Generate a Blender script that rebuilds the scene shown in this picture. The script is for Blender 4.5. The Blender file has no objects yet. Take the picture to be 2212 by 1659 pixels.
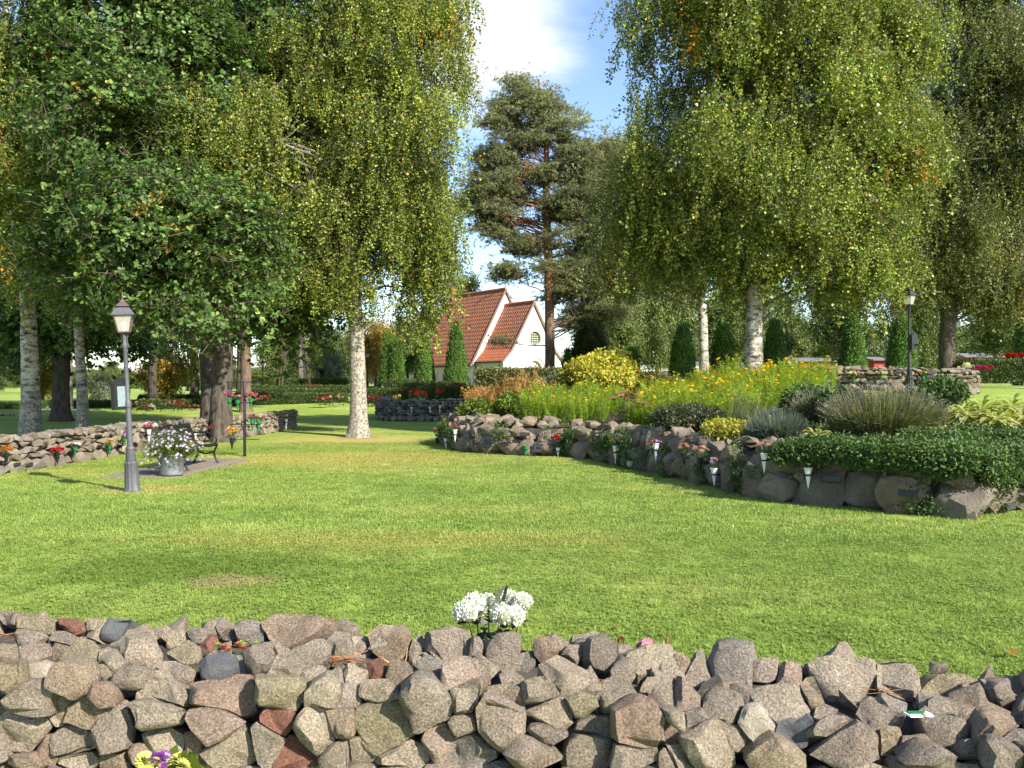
import bpy, bmesh, math, random
import numpy as np
from mathutils import Vector, Matrix, Euler, noise
from mathutils.geometry import tessellate_polygon
R = math.radians
random.seed(7); rng = np.random.default_rng(7)
scene = bpy.context.scene
COL = scene.collection

# ------------------------------------------------------------------ camera, sky, sun, exposure
EYE = 1.65
cam_d = bpy.data.cameras.new('camera'); cam = bpy.data.objects.new('camera', cam_d); COL.objects.link(cam)
cam.location = (0, 0, EYE); cam.rotation_euler = (R(90), 0, 0)
cam_d.sensor_width = 36; cam_d.lens = 30; cam_d.clip_end = 3000; cam_d.clip_start = 0.05
scene.camera = cam
SUN_EL = R(34); SUN_H = Vector((0.71, -0.70)).normalized()
to_sun = Vector((SUN_H.x*math.cos(SUN_EL), SUN_H.y*math.cos(SUN_EL), math.sin(SUN_EL)))
world = bpy.data.worlds.new('World'); scene.world = world; world.use_nodes = True
def build_world():
    nt = world.node_tree; N = nt.nodes; L = nt.links; N.clear()
    out = N.new('ShaderNodeOutputWorld'); bg = N.new('ShaderNodeBackground'); bg.inputs[1].default_value = 1.0
    sky = N.new('ShaderNodeTexSky'); sky.sky_type = 'NISHITA'; sky.sun_disc = False
    sky.sun_elevation = SUN_EL; sky.sun_rotation = math.atan2(SUN_H.x, SUN_H.y)
    sky.air_density = 1.0; sky.dust_density = 0.35; sky.ozone_density = 2.0
    sc = N.new('ShaderNodeMix'); sc.data_type = 'RGBA'; sc.blend_type = 'MULTIPLY'; sc.inputs[0].default_value = 1
    sc.inputs[7].default_value = (0.12, 0.12, 0.124, 1); L.new(sky.outputs[0], sc.inputs[6])
    tc = N.new('ShaderNodeTexCoord'); sep = N.new('ShaderNodeSeparateXYZ'); L.new(tc.outputs['Generated'], sep.inputs[0])
    def m(op, a, b=None, c=None, clamp=False):
        n = N.new('ShaderNodeMath'); n.operation = op; n.use_clamp = clamp
        for i, v in enumerate((a, b, c)):
            if v is None: continue
            if isinstance(v, (int, float)): n.inputs[i].default_value = v
            else: L.new(v, n.inputs[i])
        return n.outputs[0]
    z = m('ADD', m('MAXIMUM', sep.outputs[2], 0.0), 0.06)
    px = m('DIVIDE', sep.outputs[0], z); py = m('DIVIDE', sep.outputs[1], z)
    cmb = N.new('ShaderNodeCombineXYZ'); L.new(px, cmb.inputs[0]); L.new(py, cmb.inputs[1])
    n1 = N.new('ShaderNodeTexNoise'); n1.inputs['Scale'].default_value = 1.7; n1.inputs['Detail'].default_value = 9; n1.inputs['Roughness'].default_value = 0.55
    n1.inputs['Distortion'].default_value = 0.3
    L.new(cmb.outputs[0], n1.inputs['Vector'])
    # one large cumulus in the gap between the trees, others where the noise puts them
    dx = m('DIVIDE', m('SUBTRACT', px, -0.08), 0.25); dy = m('DIVIDE', m('SUBTRACT', py, 2.2), 0.52)
    r2 = m('ADD', m('MULTIPLY', dx, dx), m('MULTIPLY', dy, dy))
    blob = m('MULTIPLY', m('POWER', 2.718, m('MULTIPLY', r2, -1.0)), 0.42)
    den = m('ADD', n1.outputs[0], blob)
    den = m('SUBTRACT', den, m('MULTIPLY', m('DIVIDE', m('SUBTRACT', m('SQRT', m('ADD', m('MULTIPLY', px, px), m('MULTIPLY', py, py))), 2.6), 3.0, None, True), 0.13))
    mr = N.new('ShaderNodeMapRange'); mr.interpolation_type = 'SMOOTHSTEP'; L.new(den, mr.inputs[0])
    mr.inputs[1].default_value = 0.55; mr.inputs[2].default_value = 0.92
    mix = N.new('ShaderNodeMix'); mix.data_type = 'RGBA'; L.new(mr.outputs[0], mix.inputs[0])
    L.new(sc.outputs[2], mix.inputs[6]); mix.inputs[7].default_value = (0.55, 0.565, 0.59, 1)
    L.new(mix.outputs[2], bg.inputs[0]); L.new(bg.outputs[0], out.inputs[0])
build_world()
sun_d = bpy.data.lights.new('sun', 'SUN'); sun = bpy.data.objects.new('sun', sun_d); COL.objects.link(sun)
sun_d.energy = 4.9; sun_d.angle = R(0.55); sun_d.color = (1.0, 0.93, 0.82)
sun.rotation_euler = (-to_sun).to_track_quat('-Z', 'Y').to_euler(); sun.location = (20, -20, 30)
scene.view_settings.view_transform = 'Standard'; scene.view_settings.look = 'None'
scene.view_settings.exposure = 1.2; scene.view_settings.gamma = 1; scene.view_settings.use_curve_mapping = False
scene.render.engine = 'CYCLES'
scene.cycles.max_bounces = 4; scene.cycles.transparent_max_bounces = 6; scene.cycles.diffuse_bounces = 2
scene.cycles.glossy_bounces = 2; scene.cycles.transmission_bounces = 4

# ------------------------------------------------------------------ helpers
FP = 1843.0; CX = 1106.0; CY = 829.5
def at(U, V, d): return Vector(((U-CX)/FP*d, d, EYE-(V-CY)/FP*d))
def xat(U, d): return (U-CX)/FP*d
def zat(V, d): return EYE-(V-CY)/FP*d
def smooth(t): t = np.clip(t, 0, 1); return t*t*(3-2*t)

def tag(o, label=None, cat=None, group=None, kind=None):
    if label: o['label'] = label
    if cat: o['category'] = cat
    if group: o['group'] = group
    if kind: o['kind'] = kind
    return o
def thing(name, label, cat, loc=(0,0,0), rz=0.0, group=None):
    o = bpy.data.objects.new(name, None); COL.objects.link(o); o.location = loc; o.rotation_euler = (0,0,rz)
    o.empty_display_size = 0.1
    return tag(o, label, cat, group)
def link(name, me, parent=None, loc=(0,0,0), rot=None, scl=None):
    o = bpy.data.objects.new(name, me); COL.objects.link(o); o.location = loc
    if rot is not None: o.rotation_euler = rot
    if scl is not None: o.scale = scl
    if parent is not None: o.parent = parent
    return o

class MB:
    def __init__(s): s.v = []; s.f = []; s.m = []
    def add(s, vs, fs, mi=0):
        b = len(s.v); s.v += [tuple(v) for v in vs]; s.f += [tuple(b+i for i in f) for f in fs]; s.m += [mi]*len(fs); return s
    def box(s, c, size, rot=None, mi=0):
        M = Euler(rot).to_matrix() if rot else Matrix.Identity(3); c = Vector(c)
        x, y, z = size[0]/2, size[1]/2, size[2]/2
        vs = [c + M @ Vector((a*x, b*y, d*z)) for a in (-1,1) for b in (-1,1) for d in (-1,1)]
        return s.add(vs, [(0,1,3,2),(4,6,7,5),(0,4,5,1),(2,3,7,6),(0,2,6,4),(1,5,7,3)], mi)
    def tube(s, pts, rads, n=8, cap=True, mi=0, closed=False):
        pts = [Vector(p) for p in pts]; vs = []; fs = []
        if isinstance(rads, (int, float)): rads = [rads]*len(pts)
        ref = Vector((0,0,1)); prev = None
        for i, p in enumerate(pts):
            if closed: t = pts[(i+1) % len(pts)]-pts[i-1]
            else: t = pts[min(i+1, len(pts)-1)]-pts[max(i-1, 0)]
            t = t.normalized() if t.length > 1e-9 else Vector((0,0,1))
            if prev is None:
                a = t.orthogonal().normalized()
            else:
                a = prev - t*prev.dot(t); a = a.normalized() if a.length > 1e-6 else t.orthogonal().normalized()
            prev = a; b = t.cross(a)
            for k in range(n):
                an = 2*math.pi*k/n; vs.append(p + (a*math.cos(an)+b*math.sin(an))*rads[i])
        m = len(pts); rng_ = m if closed else m-1
        for i in range(rng_):
            j = (i+1) % m
            for k in range(n):
                fs.append((i*n+k, i*n+(k+1)%n, j*n+(k+1)%n, j*n+k))
        if cap and not closed:
            fs.append(tuple(range(n-1, -1, -1))); fs.append(tuple((m-1)*n+k for k in range(n)))
        return s.add(vs, fs, mi)
    def lathe(s, prof, n=16, c=(0,0,0), flute=0.0, mi=0, ang0=0.0):
        vs = []; fs = []; c = Vector(c)
        for (r, z) in prof:
            for k in range(n):
                an = 2*math.pi*k/n+ang0; rr = r*(1-(flute if k % 2 else 0)); vs.append(c+Vector((rr*math.cos(an), rr*math.sin(an), z)))
        for i in range(len(prof)-1):
            for k in range(n): fs.append((i*n+k, i*n+(k+1)%n, (i+1)*n+(k+1)%n, (i+1)*n+k))
        fs.append(tuple(range(n-1,-1,-1))); fs.append(tuple((len(prof)-1)*n+k for k in range(n)))
        return s.add(vs, fs, mi)
    def mesh(s, name, mats, smooth_ang=None):
        me = bpy.data.meshes.new(name); me.from_pydata(s.v, [], s.f)
        for mt in (mats if isinstance(mats, (list, tuple)) else [mats]): me.materials.append(mt)
        if any(s.m): me.polygons.foreach_set('material_index', s.m)
        if smooth_ang is not None:
            me.polygons.foreach_set('use_smooth', [True]*len(me.polygons)); me.set_sharp_from_angle(angle=R(smooth_ang))
        me.update(); return me
    def build(s, name, mats, parent=None, loc=(0,0,0), rot=None, smooth_ang=None):
        return link(name, s.mesh(name, mats, smooth_ang), parent, loc, rot)

# ------------------------------------------------------------------ materials
def new_mat(name):
    m = bpy.data.materials.new(name); m.use_nodes = True; nt = m.node_tree
    for n in list(nt.nodes): nt.nodes.remove(n)
    out = nt.nodes.new('ShaderNodeOutputMaterial'); return m, nt, out
def principled(nt, out, rough=0.7, metal=0.0, spec=0.4):
    p = nt.nodes.new('ShaderNodeBsdfPrincipled'); p.inputs['Roughness'].default_value = rough; p.inputs['Metallic'].default_value = metal
    p.inputs['Specular IOR Level'].default_value = spec; nt.links.new(p.outputs[0], out.inputs[0]); return p
def rgba(c): return (c[0], c[1], c[2], 1)
def ramp(nt, stops, fac=None):
    r = nt.nodes.new('ShaderNodeValToRGB'); e = r.color_ramp.elements
    while len(e) < len(stops): e.new(0.5)
    for i, (p, c) in enumerate(stops): e[i].position = p; e[i].color = rgba(c)
    if fac is not None: nt.links.new(fac, r.inputs[0])
    return r.outputs[0]
def noise_tex(nt, scale, detail=4, rough=0.55, vec=None, out='Fac'):
    n = nt.nodes.new('ShaderNodeTexNoise'); n.inputs['Scale'].default_value = scale; n.inputs['Detail'].default_value = detail; n.inputs['Roughness'].default_value = rough
    if vec is not None: nt.links.new(vec, n.inputs['Vector'])
    return n.outputs[out]
def mixc(nt, a, b, fac, blend='MIX'):
    n = nt.nodes.new('ShaderNodeMix'); n.data_type = 'RGBA'; n.blend_type = blend
    for i, v in ((6, a), (7, b)):
        if isinstance(v, (tuple, list)): n.inputs[i].default_value = rgba(v)
        else: nt.links.new(v, n.inputs[i])
    if isinstance(fac, (int, float)): n.inputs[0].default_value = fac
    else: nt.links.new(fac, n.inputs[0])
    return n.outputs[2]
def math_n(nt, op, a, b=None, clamp=False):
    n = nt.nodes.new('ShaderNodeMath'); n.operation = op; n.use_clamp = clamp
    for i, v in enumerate((a, b)):
        if v is None: continue
        if isinstance(v, (int, float)): n.inputs[i].default_value = v
        else: nt.links.new(v, n.inputs[i])
    return n.outputs[0]
def map_range(nt, v, a, b, c=0.0, d=1.0):
    n = nt.nodes.new('ShaderNodeMapRange'); n.interpolation_type = 'SMOOTHSTEP'; nt.links.new(v, n.inputs[0])
    for i, x in ((1,a),(2,b),(3,c),(4,d)): n.inputs[i].default_value = x
    return n.outputs[0]
def bump(nt, p, h, strength=0.4, dist=0.02):
    b = nt.nodes.new('ShaderNodeBump'); b.inputs['Strength'].default_value = strength; b.inputs['Distance'].default_value = dist
    nt.links.new(h, b.inputs['Height']); nt.links.new(b.outputs[0], p.inputs['Normal'])
def objcoord(nt, world_pos=False):
    if world_pos: return nt.nodes.new('ShaderNodeNewGeometry').outputs['Position']
    return nt.nodes.new('ShaderNodeTexCoord').outputs['Object']

def mat_plain(name, c, rough=0.6, metal=0, var=0.15, scale=20, bmp=0.0, spec=0.4):
    m, nt, out = new_mat(name); p = principled(nt, out, rough, metal, spec); v = objcoord(nt)
    n = noise_tex(nt, scale, 5, 0.6, v)
    lo = [x*(1-var) for x in c]; hi = [min(1, x*(1+var)) for x in c]
    nt.links.new(ramp(nt, [(0.3, lo), (0.7, hi)], n), p.inputs['Base Color'])
    if bmp: bump(nt, p, n, bmp, 0.01)
    return m
def mat_stone(name, stops, moss=0.0, speck=1.0, scale=1.0, lichen=(0.42,0.40,0.35)):
    """granite: per-stone tone, speckle, patches, rough relief"""
    m, nt, out = new_mat(name); p = principled(nt, out, 0.9, 0, 0.25); L = nt.links
    oi = nt.nodes.new('ShaderNodeObjectInfo'); v = objcoord(nt, True)
    base = ramp(nt, stops, oi.outputs['Random'])
    big = noise_tex(nt, 5*scale, 5, 0.6, v); base = mixc(nt, base, ramp(nt, [(0.3,(0.7,0.66,0.6)),(0.7,(1.2,1.18,1.16))], big), 0.9, 'MULTIPLY')
    warm = noise_tex(nt, 3.1*scale, 3, 0.5, v, 'Color')
    fine = noise_tex(nt, 150*scale, 5, 0.75, v)
    base = mixc(nt, base, ramp(nt, [(0.33,(0.3,0.28,0.26)),(0.5,(1,1,1)),(0.66,(1.9,1.85,1.7))], fine), 0.85*speck, 'MULTIPLY')
    vo = nt.nodes.new('ShaderNodeTexVoronoi'); vo.inputs['Scale'].default_value = 120*scale; L.new(v, vo.inputs['Vector'])
    base = mixc(nt, base, (0.03,0.03,0.028), math_n(nt, 'MULTIPLY', math_n(nt, 'LESS_THAN', vo.outputs['Distance'], 0.18), 0.35*speck))
    li = noise_tex(nt, 17*scale, 8, 0.75, v); base = mixc(nt, base, lichen, map_range(nt, li, 0.58, 0.70, 0, 0.5))
    if moss: base = mixc(nt, base, (0.05,0.07,0.02), map_range(nt, noise_tex(nt, 4*scale, 5, 0.6, v), 0.52, 0.7, 0, moss))
    L.new(base, p.inputs['Base Color'])
    h = math_n(nt, 'ADD', math_n(nt, 'MULTIPLY', noise_tex(nt, 26*scale, 8, 0.7, v), 1.0), math_n(nt, 'MULTIPLY', fine, 0.35))
    bump(nt, p, h, 0.95, 0.03/scale); return m
def mat_leaf(name, stops, autumn=(0.55,0.25,0.02), trans=0.35, rough=0.45, spec=0.35, tintvar=0.45):
    """leaf shader: tone per leaf (lc), per spray (tint); tint over 1.5 is a turned spray"""
    m, nt, out = new_mat(name); L = nt.links
    a = nt.nodes.new('ShaderNodeAttribute'); a.attribute_name = 'lc'
    t = nt.nodes.new('ShaderNodeAttribute'); t.attribute_type = 'INSTANCER'; t.attribute_name = 'tint'
    c = ramp(nt, stops, a.outputs['Fac'])
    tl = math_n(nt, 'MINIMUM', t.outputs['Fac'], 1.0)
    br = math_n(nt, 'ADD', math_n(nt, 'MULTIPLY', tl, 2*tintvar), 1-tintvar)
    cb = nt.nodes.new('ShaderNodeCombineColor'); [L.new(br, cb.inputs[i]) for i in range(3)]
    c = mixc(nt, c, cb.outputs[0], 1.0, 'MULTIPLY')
    if autumn: c = mixc(nt, c, autumn, math_n(nt, 'MULTIPLY', math_n(nt, 'GREATER_THAN', t.outputs['Fac'], 1.5), 0.85))
    p = nt.nodes.new('ShaderNodeBsdfPrincipled'); p.inputs['Roughness'].default_value = rough; p.inputs['Specular IOR Level'].default_value = spec
    L.new(c, p.inputs['Base Color'])
    tr = nt.nodes.new('ShaderNodeBsdfTranslucent'); L.new(mixc(nt, c, (1.15,1.25,0.55), 1.0, 'MULTIPLY'), tr.inputs[0])
    mx = nt.nodes.new('ShaderNodeMixShader'); mx.inputs[0].default_value = trans; L.new(p.outputs[0], mx.inputs[1]); L.new(tr.outputs[0], mx.inputs[2]); L.new(mx.outputs[0], out.inputs[0])
    return m
def mat_birch(name, z1=3.4, z0=0.9):
    m, nt, out = new_mat(name); p = principled(nt, out, 0.8, 0, 0.3); L = nt.links; v = objcoord(nt)
    mp = nt.nodes.new('ShaderNodeMapping'); mp.inputs['Scale'].default_value = (1.6,1.6,4.2); L.new(v, mp.inputs[0])
    n1 = noise_tex(nt, 1.9, 6, 0.68, mp.outputs[0])
    c = ramp(nt, [(0.40,(0.03,0.026,0.022)),(0.46,(0.2,0.18,0.15)),(0.53,(0.48,0.44,0.37)),(0.75,(0.6,0.56,0.48))], n1)
    n2 = noise_tex(nt, 4, 5, 0.6, v); c = mixc(nt, c, (0.22,0.22,0.15), map_range(nt, n2, 0.5, 0.66, 0, 0.75))
    sp = nt.nodes.new('ShaderNodeSeparateXYZ'); L.new(v, sp.inputs[0])
    low = map_range(nt, math_n(nt, 'ADD', sp.outputs[2], math_n(nt, 'MULTIPLY', n2, 2.0)), z0, z1, 0.88, 0.0)
    bk = ramp(nt, [(0.38,(0.05,0.042,0.033)),(0.5,(0.26,0.23,0.18)),(0.62,(0.44,0.4,0.31))], noise_tex(nt, 14, 6, 0.7, v))
    c = mixc(nt, c, bk, low); L.new(c, p.inputs['Base Color'])
    bump(nt, p, noise_tex(nt, 13, 6, 0.7, v), 0.8, 0.04); return m
def mat_bark(name, c0, c1, scale=9, upper=None, z0=4, z1=7):
    m, nt, out = new_mat(name); p = principled(nt, out, 0.95, 0, 0.15); L = nt.links; v = objcoord(nt)
    mp = nt.nodes.new('ShaderNodeMapping'); mp.inputs['Scale'].default_value = (1,1,0.28); L.new(v, mp.inputs[0])
    n1 = noise_tex(nt, scale, 7, 0.7, mp.outputs[0]); c = ramp(nt, [(0.35,c0),(0.65,c1)], n1)
    if upper:
        sp = nt.nodes.new('ShaderNodeSeparateXYZ'); L.new(v, sp.inputs[0])
        c = mixc(nt, c, mixc(nt, upper, c0, math_n(nt,'MULTIPLY',n1,0.5)), map_range(nt, sp.outputs[2], z0, z1))
    L.new(c, p.inputs['Base Color']); bump(nt, p, n1, 0.9, 0.05); return m

STONE_WARM = [(p, [c[0]*0.96+.012, c[1]*0.94+.012, c[2]*0.87+.012]) for p, c in [(0.0,(0.19,0.165,0.145)),(0.22,(0.27,0.235,0.195)),(0.4,(0.33,0.285,0.235)),(0.55,(0.25,0.225,0.155)),(0.7,(0.27,0.2,0.165)),(0.85,(0.22,0.205,0.19)),(1.0,(0.30,0.24,0.2))]]
M = {}
M['stone_front'] = mat_stone('granite_front', STONE_WARM)
M['stone_wall'] = mat_stone('granite_wall', [(a,[c[0]*.8,c[1]*.83,c[2]*.85]) for a,c in STONE_WARM], 0.15, 0.8, 0.6)
M['stone_grey'] = mat_stone('granite_grey', [(0,(0.11,0.11,0.11)),(0.5,(0.2,0.195,0.185)),(1,(0.26,0.235,0.205))], 0.2, 0.7, 0.5)
M['boulder'] = mat_stone('boulder_granite', [(0,(0.17,0.145,0.115)),(0.35,(0.26,0.215,0.165)),(0.6,(0.25,0.185,0.14)),(1,(0.22,0.2,0.165))], 0.35, 0.6, 0.6, (0.36,0.34,0.28))
M['slate'] = mat_stone('dark_slate', [(0,(0.10,0.11,0.12)),(1,(0.14,0.145,0.15))], 0, 0.2, 1.0, (0.2,0.2,0.2))
M['pale_stone'] = mat_stone('pale_granite', [(0,(0.38,0.34,0.26)),(1,(0.4,0.36,0.29))], 0, 0.5, 1.0)
M['red_stone'] = mat_stone('red_granite', [(0,(0.21,0.10,0.07)),(1,(0.24,0.125,0.09))], 0, 0.7, 1.0)
M['core'] = mat_plain('rubble_core', (0.05,0.045,0.038), 0.95, var=0.4, scale=8, bmp=0.8)
M['soil'] = mat_plain('bed_soil', (0.055,0.042,0.03), 0.95, var=0.4, scale=12, bmp=0.8)
M['birch'] = mat_birch('birch_bark'); M['birch_old'] = mat_birch('old_birch_bark', 8.5, 3.0); M['birch_white'] = mat_birch('white_birch_bark', 1.4, 0.4)
M['oakbark'] = mat_bark('oak_bark', (0.03,0.025,0.02), (0.13,0.11,0.085), 10)
M['darkbark'] = mat_bark('dark_bark', (0.03,0.025,0.02), (0.11,0.09,0.07), 10)
M['pinebark'] = mat_bark('pine_bark', (0.07,0.05,0.04), (0.2,0.14,0.1), 8, (0.42,0.18,0.08), 3.5, 8)
M['greybark'] = mat_bark('grey_bark', (0.08,0.075,0.06), (0.24,0.22,0.18), 9)
M['twig'] = mat_plain('twig', (0.10,0.075,0.05), 0.9)
M['birchleaf'] = mat_leaf('birch_leaf', [(0,(0.085,0.135,0.018)),(0.45,(0.165,0.23,0.03)),(0.93,(0.28,0.31,0.05)),(0.98,(0.38,0.32,0.05)),(1,(0.46,0.25,0.03))], (0.62,0.27,0.02), 0.22)
M['birchleaf2'] = mat_leaf('birch_leaf_grey', [(0,(0.08,0.105,0.03)),(0.5,(0.15,0.18,0.05)),(0.95,(0.24,0.26,0.075)),(1,(0.34,0.25,0.05))], (0.5,0.26,0.03), 0.3)
M['oakleaf'] = mat_leaf('oak_leaf', [(0,(0.028,0.065,0.012)),(0.5,(0.058,0.118,0.019)),(0.9,(0.11,0.175,0.032)),(1,(0.21,0.25,0.055))], (0.4,0.26,0.04), 0.2, 0.5, 0.3)
M['pineleaf'] = mat_leaf('pine_needle', [(0,(0.10,0.125,0.05)),(0.5,(0.17,0.195,0.07)),(1,(0.27,0.275,0.09))], (0.3,0.2,0.06), 0.15, 0.5)
M['thujaleaf'] = mat_leaf('thuja_spray', [(0,(0.035,0.085,0.015)),(0.5,(0.075,0.155,0.02)),(1,(0.15,0.25,0.03))], None, 0.2, 0.5)
M['bgleaf'] = mat_leaf('wood_leaf', [(0,(0.06,0.09,0.025)),(0.5,(0.11,0.15,0.04)),(1,(0.19,0.22,0.06))], (0.35,0.22,0.04), 0.25)
M['yellowleaf'] = mat_leaf('turning_leaf', [(0,(0.14,0.13,0.02)),(0.5,(0.26,0.2,0.025)),(1,(0.42,0.22,0.03))], (0.5,0.2,0.02), 0.3)
M['silverleaf'] = mat_leaf('silver_leaf', [(0,(0.10,0.13,0.07)),(0.5,(0.17,0.2,0.12)),(1,(0.27,0.3,0.2))], None, 0.25)
M['hedgeleaf'] = mat_leaf('hedge_leaf', [(0,(0.025,0.045,0.012)),(0.5,(0.05,0.085,0.02)),(1,(0.11,0.14,0.03))], None, 0.2, 0.4)
M['laurelleaf'] = mat_leaf('trimmed_shrub_leaf', [(0,(0.06,0.09,0.03)),(0.5,(0.13,0.16,0.05)),(1,(0.3,0.26,0.12))], None, 0.25, 0.4)
M['ivyleaf'] = mat_leaf('cotoneaster_leaf', [(0,(0.026,0.06,0.012)),(0.5,(0.052,0.105,0.021)),(0.95,(0.115,0.17,0.038)),(1,(0.28,0.21,0.05))], None, 0.2, 0.6, 0.3)
M['goldleaf'] = mat_leaf('gold_shrub_leaf', [(0,(0.2,0.25,0.02)),(0.5,(0.37,0.37,0.04)),(1,(0.52,0.38,0.06))], None, 0.35)
M['astilbe'] = mat_leaf('astilbe_plume', [(0,(0.22,0.11,0.04)),(0.6,(0.4,0.2,0.06)),(1,(0.5,0.27,0.09))], None, 0.3)
M['brightleaf'] = mat_leaf('bright_leaf', [(0,(0.06,0.11,0.015)),(0.5,(0.14,0.21,0.025)),(1,(0.26,0.3,0.04))], None, 0.35)
M['featherleaf'] = mat_leaf('feathery_leaf', [(0,(0.10,0.19,0.015)),(0.5,(0.19,0.29,0.02)),(1,(0.33,0.38,0.03))], None, 0.4)
M['lavleaf'] = mat_leaf('lavender_stem', [(0,(0.13,0.17,0.055)),(0.5,(0.23,0.26,0.09)),(1,(0.36,0.36,0.16))], None, 0.25)
M['lavsilver'] = mat_leaf('silver_lavender', [(0,(0.10,0.14,0.10)),(0.5,(0.19,0.24,0.18)),(1,(0.3,0.35,0.28))], None, 0.25)
M['lavhead'] = mat_leaf('lavender_head', [(0,(0.22,0.16,0.15)),(0.6,(0.36,0.27,0.27)),(1,(0.42,0.32,0.4))], None, 0.2)
M['hosta'] = mat_leaf('hosta_leaf', [(0,(0.34,0.42,0.06)),(0.5,(0.56,0.58,0.12)),(1,(0.7,0.68,0.3))], None, 0.35)
M['darkleaf'] = mat_leaf('dark_shrub_leaf', [(0,(0.025,0.04,0.015)),(0.5,(0.05,0.065,0.025)),(0.95,(0.09,0.10,0.03)),(1,(0.2,0.06,0.03))], None, 0.2)
M['stemgreen'] = mat_plain('stem_green', (0.06,0.11,0.025), 0.6)
M['leafgreen'] = mat_plain('bouquet_leaf', (0.045,0.09,0.02), 0.5)
M['black_iron'] = mat_plain('black_iron', (0.012,0.012,0.013), 0.38, 0.2, var=0.2)
M['lamp_grey'] = mat_plain('lamp_grey_paint', (0.085,0.087,0.095), 0.55, 0.1, var=0.2, scale=30, bmp=0.1)
M['lamp_dark'] = mat_plain('lamp_dark_paint', (0.035,0.036,0.04), 0.5, 0.2)
M['lamp_red'] = mat_plain('lamp_brown_cap', (0.12,0.075,0.075), 0.5, 0.2)
M['concrete'] = mat_plain('concrete', (0.33,0.3,0.26), 0.95, scale=30, bmp=0.3)
M['plaster'] = mat_plain('white_plaster', (0.76,0.73,0.70), 0.9, var=0.07, scale=1.6, bmp=0.08)
M['tile'] = None
M['trim'] = mat_plain('brown_trim', (0.17,0.11,0.085), 0.7)
M['pinktrim'] = mat_plain('pinkish_trim', (0.42,0.3,0.26), 0.8)
M['whitewood'] = mat_plain('white_painted_wood', (0.75,0.74,0.71), 0.6, var=0.04)
M['darkpipe'] = mat_plain('dark_downpipe', (0.05,0.045,0.045), 0.5)
M['chimney'] = mat_plain('chimney_brick', (0.42,0.14,0.07), 0.9, bmp=0.3)
M['redwood'] = mat_plain('red_board', (0.33,0.04,0.03), 0.85, var=0.2)
M['greyroof'] = mat_plain('grey_roof', (0.16,0.16,0.17), 0.8)
M['zinc'] = mat_plain('galvanised_zinc', (0.22,0.225,0.245), 0.45, 0.55, var=0.35, scale=7)
M['white_plastic'] = mat_plain('white_plastic', (0.78,0.77,0.72), 0.4, var=0.04)
M['green_plastic'] = mat_plain('green_plastic', (0.02,0.17,0.045), 0.4)
M['black_plastic'] = mat_plain('black_plastic', (0.015,0.016,0.015), 0.45)
M['plaque'] = mat_plain('dark_plaque', (0.03,0.032,0.035), 0.35, 0.2)
M['paver'] = mat_plain('grey_paver', (0.17,0.14,0.105), 0.95, var=0.3, scale=6, bmp=0.4)
M['wood_dark'] = mat_plain('weathered_beam', (0.05,0.038,0.03), 0.85, var=0.3)
M['gravel'] = mat_plain('gravel', (0.36,0.31,0.25), 0.95, var=0.25, scale=30, bmp=0.5)
M['head_stone'] = mat_plain('grave_granite', (0.3,0.28,0.27), 0.6, var=0.2, scale=60)
M['drygrass'] = mat_plain('dry_stalk', (0.45,0.27,0.09), 0.8)
M['needles'] = mat_plain('fallen_needles', (0.3,0.13,0.05), 0.9)
M['semp_red'] = mat_plain('houseleek_red', (0.32,0.10,0.05), 0.5); M['semp_green'] = mat_plain('houseleek_green', (0.2,0.26,0.06), 0.5)
PET = {}
def petal(cname):
    cols = dict(white=(0.8,0.8,0.76), red=(0.5,0.012,0.02), crimson=(0.4,0.01,0.06), pink=(0.62,0.16,0.28), salmon=(0.62,0.22,0.19), purple=(0.26,0.05,0.36), lilac=(0.62,0.52,0.74), yellow=(0.72,0.5,0.02), orange=(0.68,0.22,0.02), cream=(0.75,0.68,0.38), rust=(0.36,0.14,0.06), paleyellow=(0.72,0.72,0.2), magenta=(0.55,0.06,0.3), coreo=(0.72,0.42,0.01))
    if cname not in PET: PET[cname] = mat_leaf('petal_'+cname, [(0,[x*0.75 for x in cols[cname]]),(1,cols[cname])], None, 0.3, 0.6, 0.2, 0.0)
    return PET[cname]
def glass_mat():
    m, nt, out = new_mat('lamp_glass'); L = nt.links
    p = nt.nodes.new('ShaderNodeBsdfPrincipled'); p.inputs['Base Color'].default_value = (0.75,0.73,0.62,1); p.inputs['Roughness'].default_value = 0.25
    t = nt.nodes.new('ShaderNodeBsdfTransparent'); tl = nt.nodes.new('ShaderNodeBsdfTranslucent'); tl.inputs[0].default_value = (0.8,0.78,0.66,1)
    m1 = nt.nodes.new('ShaderNodeMixShader'); m1.inputs[0].default_value = 0.5; L.new(p.outputs[0], m1.inputs[1]); L.new(tl.outputs[0], m1.inputs[2])
    m2 = nt.nodes.new('ShaderNodeMixShader'); m2.inputs[0].default_value = 0.35; L.new(m1.outputs[0], m2.inputs[1]); L.new(t.outputs[0], m2.inputs[2]); L.new(m2.outputs[0], out.inputs[0])
    bump(nt, p, noise_tex(nt, 60, 2, 0.5, objcoord(nt)), 0.6, 0.01); return m
M['glass'] = glass_mat()
def pane_mat():
    m, nt, out = new_mat('window_glass'); p = principled(nt, out, 0.08, 0, 0.8); p.inputs['Base Color'].default_value = (0.035,0.05,0.035,1); return m
M['pane'] = pane_mat()
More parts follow.
